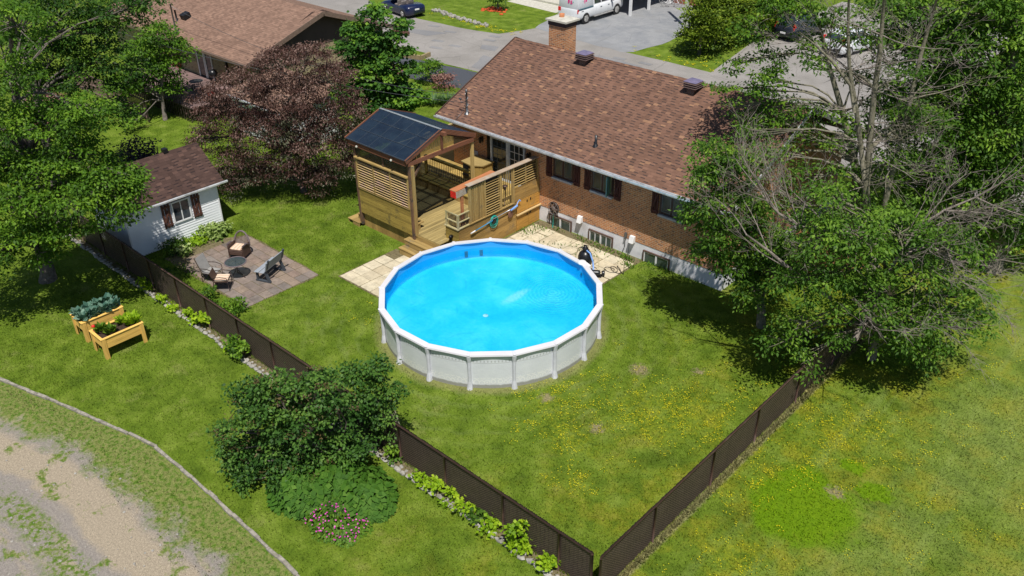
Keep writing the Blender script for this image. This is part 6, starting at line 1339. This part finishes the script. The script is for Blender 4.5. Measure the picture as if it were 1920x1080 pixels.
for k in range(9):
    x_ = -27.0+.52*k; y_ = 14.2+.36*k+rnd.uniform(-.2, .2)
    n = 150; rr_ = np.random.default_rng(k); a = rr_.uniform(0, 6.28, n)
    o = leafmesh('daylily', np.stack([x_+np.cos(a)*.12, y_+np.sin(a)*.12, a*0], 1), unit(np.stack([-np.cos(a)*.3, -np.sin(a)*.3, a*0+1], 1)), unit(np.stack([np.cos(a), np.sin(a), rr_.uniform(.4, 1.6, n)], 1)), rr_.uniform(.5, .95, n), .06, rr_.random(n), M['daylily'], None, origin=(x_, y_, 0))
    tag(o, ['daylily clump at the far left end of the row behind the deck', 'second daylily clump from the left in the row', 'third daylily clump from the left in the row', 'fourth daylily clump from the left in the row', 'middle daylily clump of the row beside the bungalow', 'fourth daylily clump from the bungalow end', 'third daylily clump from the bungalow end', 'second daylily clump from the bungalow end', 'daylily clump nearest the bungalow roof corner'][k], 'plant', 'daylilies')

# ------------------------------------------------------------------ neighbour's bungalow
nb = thing('neighbour_house', (-39, 13.2, 0), 'tan brick bungalow with faded brown roof at upper left', 'house')
NX0, NX1, NY0, NY1 = -48, -31.1, 8.5, 18.0
m = MB(); m.box(NX0, NY0, 0, NX1, NY1, 2.95); m.build('wall', M['brick2'], nb)
m = MB(); m.box(-41.2, 8.3, .0, -39.6, 8.49, 2.95); m.build('brick_pier', M['brick3'], nb)
m = MB()
z = 2.96
for k in range(16):
    zt = z+.12; hw = (NY1-NY0)/2*(1-(k)/17.5); hw2 = (NY1-NY0)/2*(1-(k+1)/17.5); yc = 13.25
    m.add([(NX1+.03, yc-hw, z), (NX1+.03, yc+hw, z), (NX1+.005, yc+hw2, zt), (NX1+.005, yc-hw2, zt)], [(0, 1, 2, 3)]); z = zt
m.build('gable_siding', M['bsiding'], nb)
m = MB(); e0, e1 = 7.75, 18.75; rx = -30.5; th = .14
m.add([(-48.6, e0, 3.02), (rx, e0, 3.02), (rx, 13.25, 4.92), (-48.6, 13.25, 4.92), (-48.6, e1, 3.02), (rx, e1, 3.02)]+[(-48.6, e0, 3.02-th), (rx, e0, 3.02-th), (rx, 13.25, 4.92-th), (-48.6, 13.25, 4.92-th), (-48.6, e1, 3.02-th), (rx, e1, 3.02-th)],
      [(0, 1, 2, 3), (3, 2, 5, 4), (7, 6, 9, 8), (8, 9, 10, 11), (0, 6, 7, 1), (4, 5, 11, 10), (0, 3, 9, 6), (3, 4, 10, 9), (1, 7, 8, 2), (2, 8, 11, 5)])
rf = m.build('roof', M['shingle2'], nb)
m = MB(); m.beam((rx+.02, e0, 2.93), (rx+.02, 13.25, 4.83), .04, .26); m.beam((rx+.02, e1, 2.93), (rx+.02, 13.25, 4.83), .04, .26); m.box(-48.6, e0-.1, 2.86, rx, e0-.005, 3.0); m.build('fascia', simple('tan_fascia', (.19, .13, .10), .6), nb)
m = MB(); m.ob((-40.0, 9.6, 3.86), (.5, .5, .28), (R(18), 0, 0)); m.build('roof_vent', M['black'], rf)
m = MB(); m.tube([(-40.4, 9.2, 3.5), (-40.45, 9.2, 4.2)], .06, 8); m.build('plumbing_vent', M['black'], rf)
m = MB(); m.tube([(-38.7, 8.15, 2.8), (-38.75, 8.15, 5.0)], .05, 8); m.tube([(-38.75, 8.15, 4.9), (-39.6, 8.6, 3.3)], .015, 5); m.box(-38.9, 8.05, 3.3, -38.6, 8.25, 3.4); m.build('service_mast', M['darkmetal'], nb)
f = MB(); y = NY0-.03
for a, b_ in ((-37.3, -36.45), (-36.4, -35.6)):
    f.box(a, y-.05, .5, a+.09, y+.02, 2.7); f.box(b_-.09, y-.05, .5, b_, y+.02, 2.7); f.box(a+.09, y-.05, .5, b_-.09, y+.02, .62); f.box(a+.09, y-.05, 2.58, b_-.09, y+.02, 2.7)
d_ = f.build('patio_door', M['white'], nb); p = MB(); p.box(-37.2, y-.01, .6, -35.7, y+.02, 2.6); p.build('pane', M['glass'], d_)
for xx in (-34.0, -32.6): m = MB(); m.box(xx, NY0-.12, .1, xx+.13, NY0-.002, 2.9); m.build('downpipe', M['black'], nb)
m = MB(); m.box(-40.5, 8.2, 2.2, -39.4, 8.31, 2.5); m.build('wall_lamp', M['white'], nb)
nd = thing('neighbour_deck', (-35.5, 6.6, 0), 'pinkish deck with dark lattice skirt behind the small green tree', 'deck')
m = MB(); x_ = -41
while x_ < -32.2: m.box(x_, 4.9, .85, x_+.14, 8.44, .89); x_ += .146
m.build('floor', wood('pinkish_boards', (.20, .135, .125), (.16, .11, .10), 'y'), nd)
m = MB()
for k in range(34): x_ = -41+.26*k; m.box(x_, 4.86, 0, x_+.05, 4.89, 1.75)
m.box(-41, 4.84, 1.7, -32.2, 4.92, 1.78); m.box(-41, 4.84, .8, -32.2, 4.9, .88)
for k in range(26): a = -41+.34*k; m.beam((a, 4.88, 0), (a+.8, 4.88, .8), .01, .03)
m.build('lattice', M['slat'], nd)
m = MB(); m.box(-34.6, 7.4, .892, -33.4, 8.4, 1.02); m.build('step', wood('step_boards', (.30, .20, .19), (.24, .16, .15), 'x'), nd)
m = MB(); m.lathe((-32.9, 6.6, .9), [(.001, 0), (.16, .0), (.2, .3), (.19, .3), (.001, .05)], 14); tag(m.build('red_bucket', M['red'], origin=(-32.9, 6.6, .9)), 'bright red bucket on the neighbour deck by the purple tree', 'bucket')
ct = thing('deck_table', (-34.6, 6.7, .9), 'small dark table on the neighbour deck', 'table')
m = MB(); m.lathe((-34.6, 6.7, 1.5), [(.001, .02), (.4, .02), (.4, 0)], 16, False); m.build('top', M['darkmetal'], ct)
for k in range(4): m = MB(); a = k*1.57+.6; m.tube([(-34.6+.32*math.cos(a), 6.7+.32*math.sin(a), .9), (-34.6+.25*math.cos(a), 6.7+.25*math.sin(a), 1.5)], .02, 5); m.build('leg', M['black'], ct)
bb = thing('kettle_grill', (-34.9, 8.0, .9), 'black domed barbecue against the tan brick wall', 'barbecue')
m = MB(); m.lathe((-34.9, 8.0, 1.5), [(.001, -.1), (.2, -.05), (.28, .1), (.2, .28), (.001, .34)], 14); m.build('bowl', M['blackpl'], bb)
m = MB()
for k in range(3): a = k*2.1; m.tube([(-34.9+.25*math.cos(a), 8.0+.25*math.sin(a), .9), (-34.9+.1*math.cos(a), 8.0+.1*math.sin(a), 1.5)], .015, 5)
m.build('legs', M['black'], bb)
lf = thing('lattice_fence', (-39.5, 3.4, 0), 'pinkish lattice fence beyond the left trees', 'fence')
m = MB()
for k in range(60):
    a = -44+.16*k; m.beam((a, 3.4-.09*(a+44)*0, 0), (a, 3.4, 1.2), .02, .05, (0, 1, 0))
for zz in (.15, .6, 1.15): m.box(-44, 3.37, zz, -34.4, 3.43, zz+.07)
m.build('panel', wood('lattice_wood', (.22, .14, .13), (.16, .1, .1), 'z'), lf)
for k in range(5): m = MB(); x_ = -44+2.4*k; m.box(x_-.05, 3.3, 0, x_+.05, 3.36, 1.3); m.build('post', M['slat'], lf)
gs = thing('garage', (-26.6, 7.4, 0), 'low white sided outbuilding half hidden behind the purple tree', 'outbuilding')
m = MB(); m.box(-29.5, 6.0, 0, -24.4, 9.0, 2.2)
for z in range(18): m.box(-24.4, 5.98, z*.12, -24.37, 9.02, z*.12+.105); m.box(-29.5, 5.97, z*.12, -24.4, 5.998, z*.12+.105)
m.build('wall', M['siding'], gs)
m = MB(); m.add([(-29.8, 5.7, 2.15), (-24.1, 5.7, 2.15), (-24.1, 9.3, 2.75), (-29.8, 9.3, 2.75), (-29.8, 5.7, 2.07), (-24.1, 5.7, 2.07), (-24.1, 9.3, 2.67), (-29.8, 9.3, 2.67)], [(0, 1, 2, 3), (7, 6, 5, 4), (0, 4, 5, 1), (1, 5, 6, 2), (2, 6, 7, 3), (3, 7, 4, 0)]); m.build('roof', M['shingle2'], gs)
m = MB(); m.box(-29.8, 5.6, 2.05, -24.1, 5.695, 2.14); m.build('gutter', M['gutter'], gs)

# ------------------------------------------------------------------ street furniture and far side
up_ = thing('utility_pole', (-23.05, 40.67, 0), 'weathered grey green utility pole beside the cedar hedge', 'pole')
m = MB(); m.tube([(-23.05, 40.67, 0), (-23.05, 40.67, 9.0)], [.17, .12], 12); m.build('shaft', simple('greenish_pole', (.25, .27, .22), .9, 0, .2, 3), up_)
m = MB(); m.tube([(-22.9, 40.6, 4.2), (-22.8, 40.5, 4.9), (-22.9, 40.5, 5.5)], .1, 8); m.box(-23.3, 40.4, 3.0, -23.15, 40.6, 3.6); m.build('guy_cover', M['blackpl'], up_)
cp = thing('carport', (-31, 44, 0), 'open carport with white posts beside the far driveway', 'carport')
for x_, y_ in ((-28.1, 40.6), (-28.15, 43.2), (-28.2, 46.2), (-33.6, 40.6)):
    m = MB(); m.box(x_-.09, y_-.09, 0, x_+.09, y_+.09, 2.7); m.build('post', M['white'], cp)
m = MB(); m.box(-36, 40.2, 2.7, -27.8, 48, 2.95); m.build('roof', M['shingle2'], cp)
m = MB(); m.box(-31.0, 46.5, .6, -30.2, 47.0, 1.8); m.build('bin', M['red'], cp)
fw = thing('far_house', (-40, 45, 0), 'pale house front across the street with white door', 'house')
m = MB(); m.box(-46, 41.5, 0, -33.8, 50, 2.8); m.build('wall', simple('pale_render', (.5, .5, .5), .8), fw)
m = MB(); m.box(-34.9, 41.38, .15, -33.9, 41.5, 2.3); d_ = m.build('door', M['white'], fw); p = MB(); p.box(-34.7, 41.36, .6, -34.1, 41.379, 2.1); p.build('pane', M['glass2'], d_)
m = MB(); m.box(-34.2, 41.2, 2.5, -30.2, 50, 2.8); m.build('porch_roof', M['shingle2'], fw) if False else None
m = MB(); m.box(-38.5, 39.6, 0, -33.2, 41.38, .14); m.build('porch_slab', M['cap'], fw)
sheet('path', [(-38.9, 37.9), (-33.2, 37.5), (-32.9, 39.5), (-38.7, 39.6)], .007, M['cap'])
ow = thing('brick_wall', (-25.5, 47, 0), 'orange brick wall at the end of the far driveway', 'wall')
m = MB(); m.box(-28.0, 46.6, 0, -22.4, 47.2, 2.4); m.build('face', M['brick3'], ow); m = MB(); m.box(-28.1, 46.5, 2.4, -22.3, 47.3, 2.5); m.build('coping', M['cap'], ow)
# red mulch bed with young tree
mu = thing('young_tree', (-37.4, 35.2, 0), 'young weeping tree in a bed of red mulch on the far lawn', 'tree')
m = MB(); m.tube([(-37.4, 35.2, 0), (-37.35, 35.2, 1.6)], [.07, .05], 6); m.build('trunk', M['bark'], mu)
crown('crown', [(-37.4, 35.2, 2.0, .85), (-37.2, 35.0, 1.4, .7)], M['deepgreen'], mu, 99, dens=1.3, L=.2, Wd=.06, back=0, droop=1.4)
m = MB()
for k in range(40): rockv(m, (-37.5+rnd.gauss(0, .5), 34.9+rnd.gauss(0, .35), .0), (.4, .35, .16), rnd)
stuff(m.build('mulch', M['mulch']), 'bright red mulch round the young tree on the far lawn', 'mulch')
m = MB()
pts = chain([(-41.2, 31.5), (-39.0, 31.2), (-36.5, 30.9), (-34.4, 30.7)], .3)
for p_ in pts:
    for k in range(2): rockv(m, (p_.x+rnd.uniform(-.15, .15), p_.y+rnd.uniform(-.18, .18)+.25*k, .05), (.32, .28, .2), rnd)
struct(m.build('stone_edging', M['rock']))
rb_ = thing('timber_planter', (-32.3, 21.9, 0), 'low timber retaining planter at the dark driveway entrance', 'planter')
m = MB(); m.beam((-34.5, 20.9, .15), (-31.7, 21.6, .15), .16, .3); m.beam((-31.7, 21.6, .15), (-31.9, 22.6, .15), .16, .3); m.build('timber', wood('old_timber', (.30, .24, .13), (.24, .18, .1), 'x'), rb_)
m = MB(); m.poly([(-34.4, 21.1), (-31.8, 21.7), (-32.0, 22.5), (-34.6, 22.4)], 0, .2); m.build('turf', M['lawn'], rb_)
m = MB(); m.beam((-38.4, 24.7, .2), (-36.9, 25.1, .2), .3, .2); m.beam((-38.2, 24.9, .38), (-37.1, 25.2, .38), .25, .1)
tag(m.build('timber_stack', wood('red_timber', (.14, .07, .05), (.1, .05, .04), 'x'), origin=(-36.5, 25.5, 0)), 'dark reddish timbers stacked behind the maple at the road edge', 'timber')

# ------------------------------------------------------------------ vehicles
def loft(secs):
    """secs: list of (x, [(y,z)...]) rings, all of the same length."""
    m = MB(); n = len(secs[0][1]); vs = [(x, y, z) for x, r_ in secs for y, z in r_]
    fs = [(i*n+j, (i+1)*n+j, (i+1)*n+(j+1) % n, i*n+(j+1) % n) for i in range(len(secs)-1) for j in range(n)]
    fs += [tuple(range(n)), tuple((len(secs)-1)*n+j for j in reversed(range(n)))]
    m.add(vs, fs, True); return m
def ring(w, zb, zm, zt, tw): return [(-w*.94, zb), (-w, zb+.12), (-w, zm-.04), (-w*.96, zm), (-tw, zt), (tw, zt), (w*.96, zm), (w, zm-.04), (w, zb+.12), (w*.94, zb)]
def vehicle(name, label, cat, loc, rz, secs, paintm, wheels, wr, hubm, extras=(), group=None):
    v = thing(name, loc, label, cat, group, rz)
    def loc_(mb_, nm, mat, bev=0, par=None):
        me = bpy.data.meshes.new(nm); me.from_pydata(mb_.v, [], mb_.f); me.polygons.foreach_set('use_smooth', mb_.sm); me.materials.append(mat); me.update()
        o = bpy.data.objects.new(nm, me); COL.objects.link(o); o.parent = par or v
        if bev: b = o.modifiers.new('bevel', 'BEVEL'); b.width = bev; b.segments = 2; b.limit_method = 'ANGLE'
        return o
    b_ = loc_(loft(secs), 'body', paintm)
    for x, y in wheels:
        m = MB(); m.wheel((x, y, wr), wr, .24, (0, 1, 0)); w = loc_(m, 'wheel', simple('tyre', (.022, .021, .02), .85, dirt=(.09, .08, .06)))
        m = MB(); s_ = 1 if y > 0 else -1; m.wheel((x, y+s_*.115, wr), wr*.62, .03, (0, 1, 0))
        for k in range(5): a = k*1.2566; m.ob((x+wr*.33*math.cos(a), y+s_*.135, wr+wr*.33*math.sin(a)), (wr*.55, .02, wr*.13), (0, -a, 0))
        loc_(m, 'rim', hubm, 0, w)
        m = MB(); m.wheel((x, y-s_*.012, wr+.01), wr*1.13, .245, (0, 1, 0)); loc_(m, 'wheel_arch', M['blackpl'])
    for nm, mat, m in extras: loc_(m, nm, mat, .01)
    return v
M['hub'] = simple('silver_hub', (.55, .54, .52), .35, .6)
white = paint('white_car_paint', (.72, .74, .76)); navy = paint('navy_car_paint', (.006, .012, .05)); charcoal = paint('dark_car_paint', (.02, .025, .04))
def bx_(*a): m = MB(); m.box(*a); return m
# pickup with cap, heading +Y in the scene (local +X forward)
s_ = [(-2.95, ring(.92, .62, 1.05, 1.18, .85)), (-2.9, ring(.99, .45, 1.08, 1.22, .9)), (-1.0, ring(1.0, .42, 1.1, 1.24, .92)), (-.95, ring(1.0, .42, 1.12, 1.26, .92)), (1.2, ring(1.0, .42, 1.14, 1.26, .92)), (1.6, ring(1.0, .42, 1.14, 1.24, .88)), (2.7, ring(.98, .45, 1.05, 1.12, .80)), (2.9, ring(.9, .5, .95, 1.02, .7))]
cab = MB(); cab = loft([(-1.0, [(-.93, 1.2), (-.80, 1.93), (.80, 1.93), (.93, 1.2)]), (.9, [(-.93, 1.2), (-.80, 1.93), (.80, 1.93), (.93, 1.2)]), (1.65, [(-.9, 1.2), (-.86, 1.22), (.86, 1.22), (.9, 1.2)])])
cap_ = loft([(-2.92, [(-.93, 1.2), (-.90, 2.18), (.90, 2.18), (.93, 1.2)]), (-1.02, [(-.93, 1.2), (-.90, 2.22), (.90, 2.22), (.93, 1.2)])])
gl_ = MB(); gl_.sm = []
for sy in (-1, 1):
    for xa, xb in ((-.85, -.05), (.05, .95)): gl_.add([(xa, sy*.915, 1.3), (xb+.15*(xa > 0), sy*.915, 1.3), (xb-.05, sy*.825, 1.83), (xa, sy*.825, 1.83)], [(0, 1, 2, 3)])
gl_.add([(1.0, -.78, 1.86), (1.0, .78, 1.86), (1.62, .84, 1.27), (1.62, -.84, 1.27)], [(0, 1, 2, 3)])
logo = MB(); logo2 = MB()
def logo_at(f_):
    # magenta bow-like emblem with cyan fringe, as on the cap
    for (u, v, du, dv, w_) in ((0, 0, .16, .20, 0), (.17, .02, .10, .24, 0), (-.13, -.02, .05, .18, 0), (.06, -.18, .18, .06, 0)): yield f_(u, v, du, dv)
for (u, v, du, dv, c_) in ((-.34, 1.72, .10, .22, 0), (-.2, 1.72, .06, .16, 0), (-.13, 1.80, .05, .07, 0), (-.05, 1.72, .14, .26, 0), (-.3, 1.58, .2, .05, 0)):
    logo.box(-2.945, u-du/2+.02, v-dv/2, -2.932, u+du/2+.02, v+dv/2)
for (u, v, du, dv) in ((-.5, 1.74, .08, .05), (-.12, 1.68, .04, .05), (-.42, 1.66, .04, .03)): logo2.box(-2.946, u-du/2+.02, v-dv/2, -2.933, u+du/2+.02, v+dv/2)
for sy in (-1, 1):
    for (u, v, du, dv) in ((-2.15, 1.72, .08, .2), (-2.02, 1.72, .06, .14), (-1.9, 1.74, .14, .22), (-2.05, 1.58, .2, .04)): logo.box(u-du/2, sy*.912, v-dv/2, u+du/2, sy*.922, v+dv/2)
    for (u, v, du, dv) in ((-2.3, 1.74, .06, .04), (-1.96, 1.66, .04, .04)): logo2.box(u-du/2, sy*.913, v-dv/2, u+du/2, sy*.923, v+dv/2)
tl = MB(); [tl.box(-2.955, sy*.80-.1, .92, -2.85, sy*.985, 1.2) for sy in (-1, 1)]
bump_ = MB(); bump_.box(-3.08, -.95, .48, -2.9, .95, .68)
hd = MB(); [hd.box(a, sy*.985, .98, a+.18, sy*1.02, 1.03) for a in (-.2, .75) for sy in (-1, 1)]
stripe = MB(); [stripe.box(-2.9, sy*.955, 1.17, -1.05, sy*.99, 1.23) for sy in (-1, 1)]
four = MB()
for sy in (-1, 1):
    for k in range(3): four.box(-2.55+.1*k, sy*.995, 1.0, -2.48+.1*k, sy*1.01, 1.05)
mir = MB(); [mir.box(1.1, sy*1.0, 1.25, 1.25, sy*1.22, 1.5) for sy in (-1, 1)]
pill = MB(); [pill.add([(-.05, sy*.93, 1.22), (.05, sy*.93, 1.22), (.05, sy*.83, 1.86), (-.05, sy*.83, 1.86)], [(0, 1, 2, 3)]) for sy in (-1, 1)]
step = MB(); [step.box(-1.0, sy*.96, .38, 1.4, sy*1.08, .44) for sy in (-1, 1)]
vehicle('pickup_truck', 'white pickup truck with high white cap and pink emblems', 'pickup truck', (-30.2, 38.35, 0), R(90), s_, white, ((-1.95, -.9), (-1.95, .9), (1.95, -.9), (1.95, .9)), .41, M['hub'],
        [('cab', white, cab), ('cargo_cap', white, cap_), ('window', M['glass'], gl_), ('emblem', simple('magenta_emblem', (.75, .02, .22), .5), logo), ('emblem', simple('cyan_emblem', (.05, .5, .45), .5), logo2), ('tail_light', M['red'], tl), ('bumper', M['hub'], bump_), ('door_handle', M['blackpl'], hd), ('bed_stripe', simple('teal_stripe', (.03, .12, .16), .4), stripe), ('badge', M['blackpl'], four), ('mirror', M['blackpl'], mir), ('running_board', M['hub'], step)])
# convertible
s_ = [(-2.1, ring(.72, .4, .72, .80, .60)), (-2.0, ring(.83, .25, .84, .93, .72)), (-1.5, ring(.88, .2, .86, .96, .78)), (-.95, ring(.88, .2, .86, .95, .8)), (-.9, ring(.88, .2, .84, .70, .70)), (.55, ring(.88, .2, .84, .70, .70)), (.6, ring(.88, .2, .84, .92, .76)), (1.5, ring(.86, .2, .78, .84, .68)), (2.0, ring(.8, .25, .62, .68, .55)), (2.12, ring(.7, .3, .5, .55, .5))]
ws = MB(); ws.add([(.62, -.70, .92), (.62, .70, .92), (.25, .60, 1.28), (.25, -.60, 1.28)], [(0, 1, 2, 3)]); ws.tube([(.62, -.72, .92), (.22, -.62, 1.30), (.22, .62, 1.30), (.62, .72, .92)], .025, 6)
st = MB(); [st.ob((x, y, .92), (.14, .42, .5), (0, R(-12), 0)) for x in (-.2, -.75) for y in (-.34, .34)]; [st.ob((x+.25, y, .74), (.42, .42, .14)) for x in (-.2, -.75) for y in (-.34, .34)]
tl = MB(); [tl.box(-2.09, sy*.52-.13, .66, -1.98, sy*.52+.13, .80) for sy in (-1, 1)]; pt = bx_(-2.125, -.2, .62, -2.09, .2, .74)
vehicle('convertible', 'dark navy convertible with open top parked at the road edge', 'car', (-42.45, 29.4, 0), R(180-8), s_, navy, ((-1.28, -.78), (-1.28, .78), (1.3, -.78), (1.3, .78)), .33, M['hub'],
        [('windscreen', M['glass'], ws), ('seat', simple('pale_seats', (.25, .22, .2), .6), st), ('tail_light', M['red'], tl), ('number_plate', M['white'], pt)])
# white hatchback suv seen through the branches
def suv(name, label, loc, rz, pm):
    s_ = [(-2.2, ring(.75, .45, .95, 1.05, .7)), (-2.1, ring(.88, .3, 1.0, 1.08, .8)), (-.6, ring(.9, .28, 1.0, 1.08, .8)), (1.0, ring(.9, .28, .98, 1.05, .8)), (1.9, ring(.86, .3, .85, .92, .7)), (2.2, ring(.75, .4, .7, .76, .6))]
    gh = loft([(-2.1, [(-.8, 1.05), (-.78, 1.1), (.78, 1.1), (.8, 1.05)]), (-1.75, [(-.82, 1.05), (-.66, 1.6), (.66, 1.6), (.82, 1.05)]), (.1, [(-.82, 1.05), (-.68, 1.66), (.68, 1.66), (.82, 1.05)]), (1.1, [(-.8, 1.02), (-.76, 1.04), (.76, 1.04), (.8, 1.02)])])
    rw = MB(); rw.add([(-2.10, -.7, 1.12), (-2.10, .7, 1.12), (-1.79, .6, 1.54), (-1.79, -.6, 1.54)], [(0, 1, 2, 3)])
    for sy in (-1, 1): rw.add([(-1.6, sy*.81, 1.12), (.7, sy*.81, 1.12), (.0, sy*.70, 1.58), (-1.5, sy*.70, 1.54)], [(0, 1, 2, 3)])
    rw.add([(.2, -.62, 1.63), (.2, .62, 1.63), (1.05, .72, 1.07), (1.05, -.72, 1.07)], [(0, 1, 2, 3)])
    tl = MB(); [tl.box(-2.17, sy*.76-.07, .85, -1.95, sy*.76+.07, 1.3) for sy in (-1, 1)]
    bp = bx_(-2.27, -.7, .4, -2.12, .7, .62); pt = bx_(-2.29, -.22, .55, -2.27, .22, .68)
    return vehicle(name, label, 'car', loc, rz, s_, pm, ((-1.35, -.8), (-1.35, .8), (1.35, -.8), (1.35, .8)), .34, M['hub'], [('cabin', pm, gh), ('window', M['glass'], rw), ('tail_light', M['red'], tl), ('bumper', M['blackpl'], bp), ('number_plate', M['white'], pt)])
suv('parked_car', 'white hatchback parked beyond the bare branches at upper right', (-10.9, 42.6, 0), R(78), white)
suv('parked_car', 'dark blue car parked beside the cedar hedge behind leaves', (-15.3, 44.0, 0), R(82), charcoal)
m = MB(); m.lathe((-9.0, 46.5, 0), [(.3, 0), (.34, .3), (.34, .7), (.3, 1.0), (.001, 1.02)], 16); tag(m.build('blue_barrel', simple('bright_blue', (.02, .09, .6), .4), origin=(-9.0, 46.5, 0)), 'bright blue barrel behind the white hatchback', 'barrel')
# bicycles
def bike(loc, rz, label, col):
    b_ = thing('bicycle', loc, label, 'bicycle', 'bicycles by the far carport', rz); X, Y, Z = loc; Q = lambda x, z, y=0: (X+x, Y+y, Z+z)
    for x_ in (-.52, .52):
        m = MB(); m.tube([Q(x_+.33*math.cos(t*.2618), .34+.33*math.sin(t*.2618)) for t in range(25)], .022, 5, False)
        for k in range(8): a = k*.785; m.tube([Q(x_, .34), Q(x_+.32*math.cos(a), .34+.32*math.sin(a))], .006, 3)
        m.build('wheel', simple('grey_tyre', (.3, .3, .3), .7), b_)
    m = MB(); m.tube([Q(-.52, .34), Q(-.15, .32), Q(.35, .75), Q(-.2, .75), Q(-.15, .32)], .022, 6); m.tube([Q(-.52, .34), Q(-.2, .75), Q(-.24, .9)], .018, 6); m.tube([Q(.52, .34), Q(.35, .75), Q(.32, .95)], .022, 6); m.build('frame', col, b_)
    m = MB(); m.tube([Q(.3, .97, -.28), Q(.34, .98, 0), Q(.3, .97, .28)], .015, 6); m.build('handlebar', M['black'], b_)
    m = MB(); m.ob(Q(-.26, .93), (.26, .13, .06)); m.build('saddle', M['blackpl'], b_)
bike((-27.2, 45.1, 0), R(35), 'white framed bicycle at the driveway end', M['white'])
bike((-27.9, 45.8, 0), R(20), 'dark bicycle leaning behind the white one', M['black'])
# woodpile beside the house
wp = thing('mulch_pile', (-1.2, 15.5, 0), 'orange brown heap of wood chips beyond the right house corner', 'wood chip pile')
m = MB(); rgm = random.Random(12)
def bumpy(m, c, r0, h, seed):
    rg_ = random.Random(seed); n = 22; k = 10; vs = []
    for i in range(k+1):
        for j in range(n):
            t = i/k; rr = r0*(1-t)*(1+.18*rg_.uniform(-1, 1)); vs.append((c[0]+rr*math.cos(2*math.pi*j/n), c[1]+rr*math.sin(2*math.pi*j/n), h*(1-(1-t)**1.6)*(1+.08*rg_.uniform(-1, 1))))
    m.add(vs, [(i*n+j, i*n+(j+1) % n, (i+1)*n+(j+1) % n, (i+1)*n+j) for i in range(k) for j in range(n)], False)
bumpy(m, (1.0, 13.6), 1.5, 1.3, 1); bumpy(m, (.6, 15.2), 1.6, 1.3, 2)
m.build('chips', simple('orange_chips', (.30, .15, .07), .95, 0, .5, 14, .1, 1.0, 30), wp)
lp = thing('plank_stack', (.4, 12.6, 0), 'stack of brown planks beside the right gable wall', 'planks')
for k in range(5): m = MB(); m.ob((.55+.05*k, 11.4+.24*k, .5+.12*k), (1.5, .2, .05), (0, 0, R(55))); m.build('plank', wood('brown_planks', (.17, .095, .07), (.12, .065, .05), 'x'), lp)
m = MB(); m.box(.2, 10.9, 0, .9, 12.8, .46); m.build('bearer', M['soffit'], lp)
# overhead cables to the houses
def cable(a, b_, sag, label):
    m = MB(); a = Vector(a); b_ = Vector(b_); m.tube([a+(b_-a)*t/16-Vector((0, 0, sag*4*(t/16)*(1-t/16))) for t in range(17)], .012, 4)
    tag(m.build('overhead_cable', M['darkmetal'], origin=tuple(a)), label, 'cable')
cable((-14.05, 8.6, 4.7), (-38.75, 8.15, 4.9), .9, 'upper thin cable strung between the two house masts')
cable((-14.05, 8.55, 4.4), (-44, 2.0, 5.5), .8, 'lower thin cable running left from the roof mast over the purple tree')
# bits of light rubbish and stones on the gravel
m = MB()
for k in range(260): x_ = rnd.uniform(-14, 2); y_ = -11.4-rnd.random()*5-.27*max(0, -8.65-x_); rockv(m, (x_, y_, .005), (rnd.uniform(.03, .09),)*2+(rnd.uniform(.02, .05),), rnd)
stuff(m.build('gravel', M['rock']), 'loose pale stones lying on the dusty track', 'gravel')
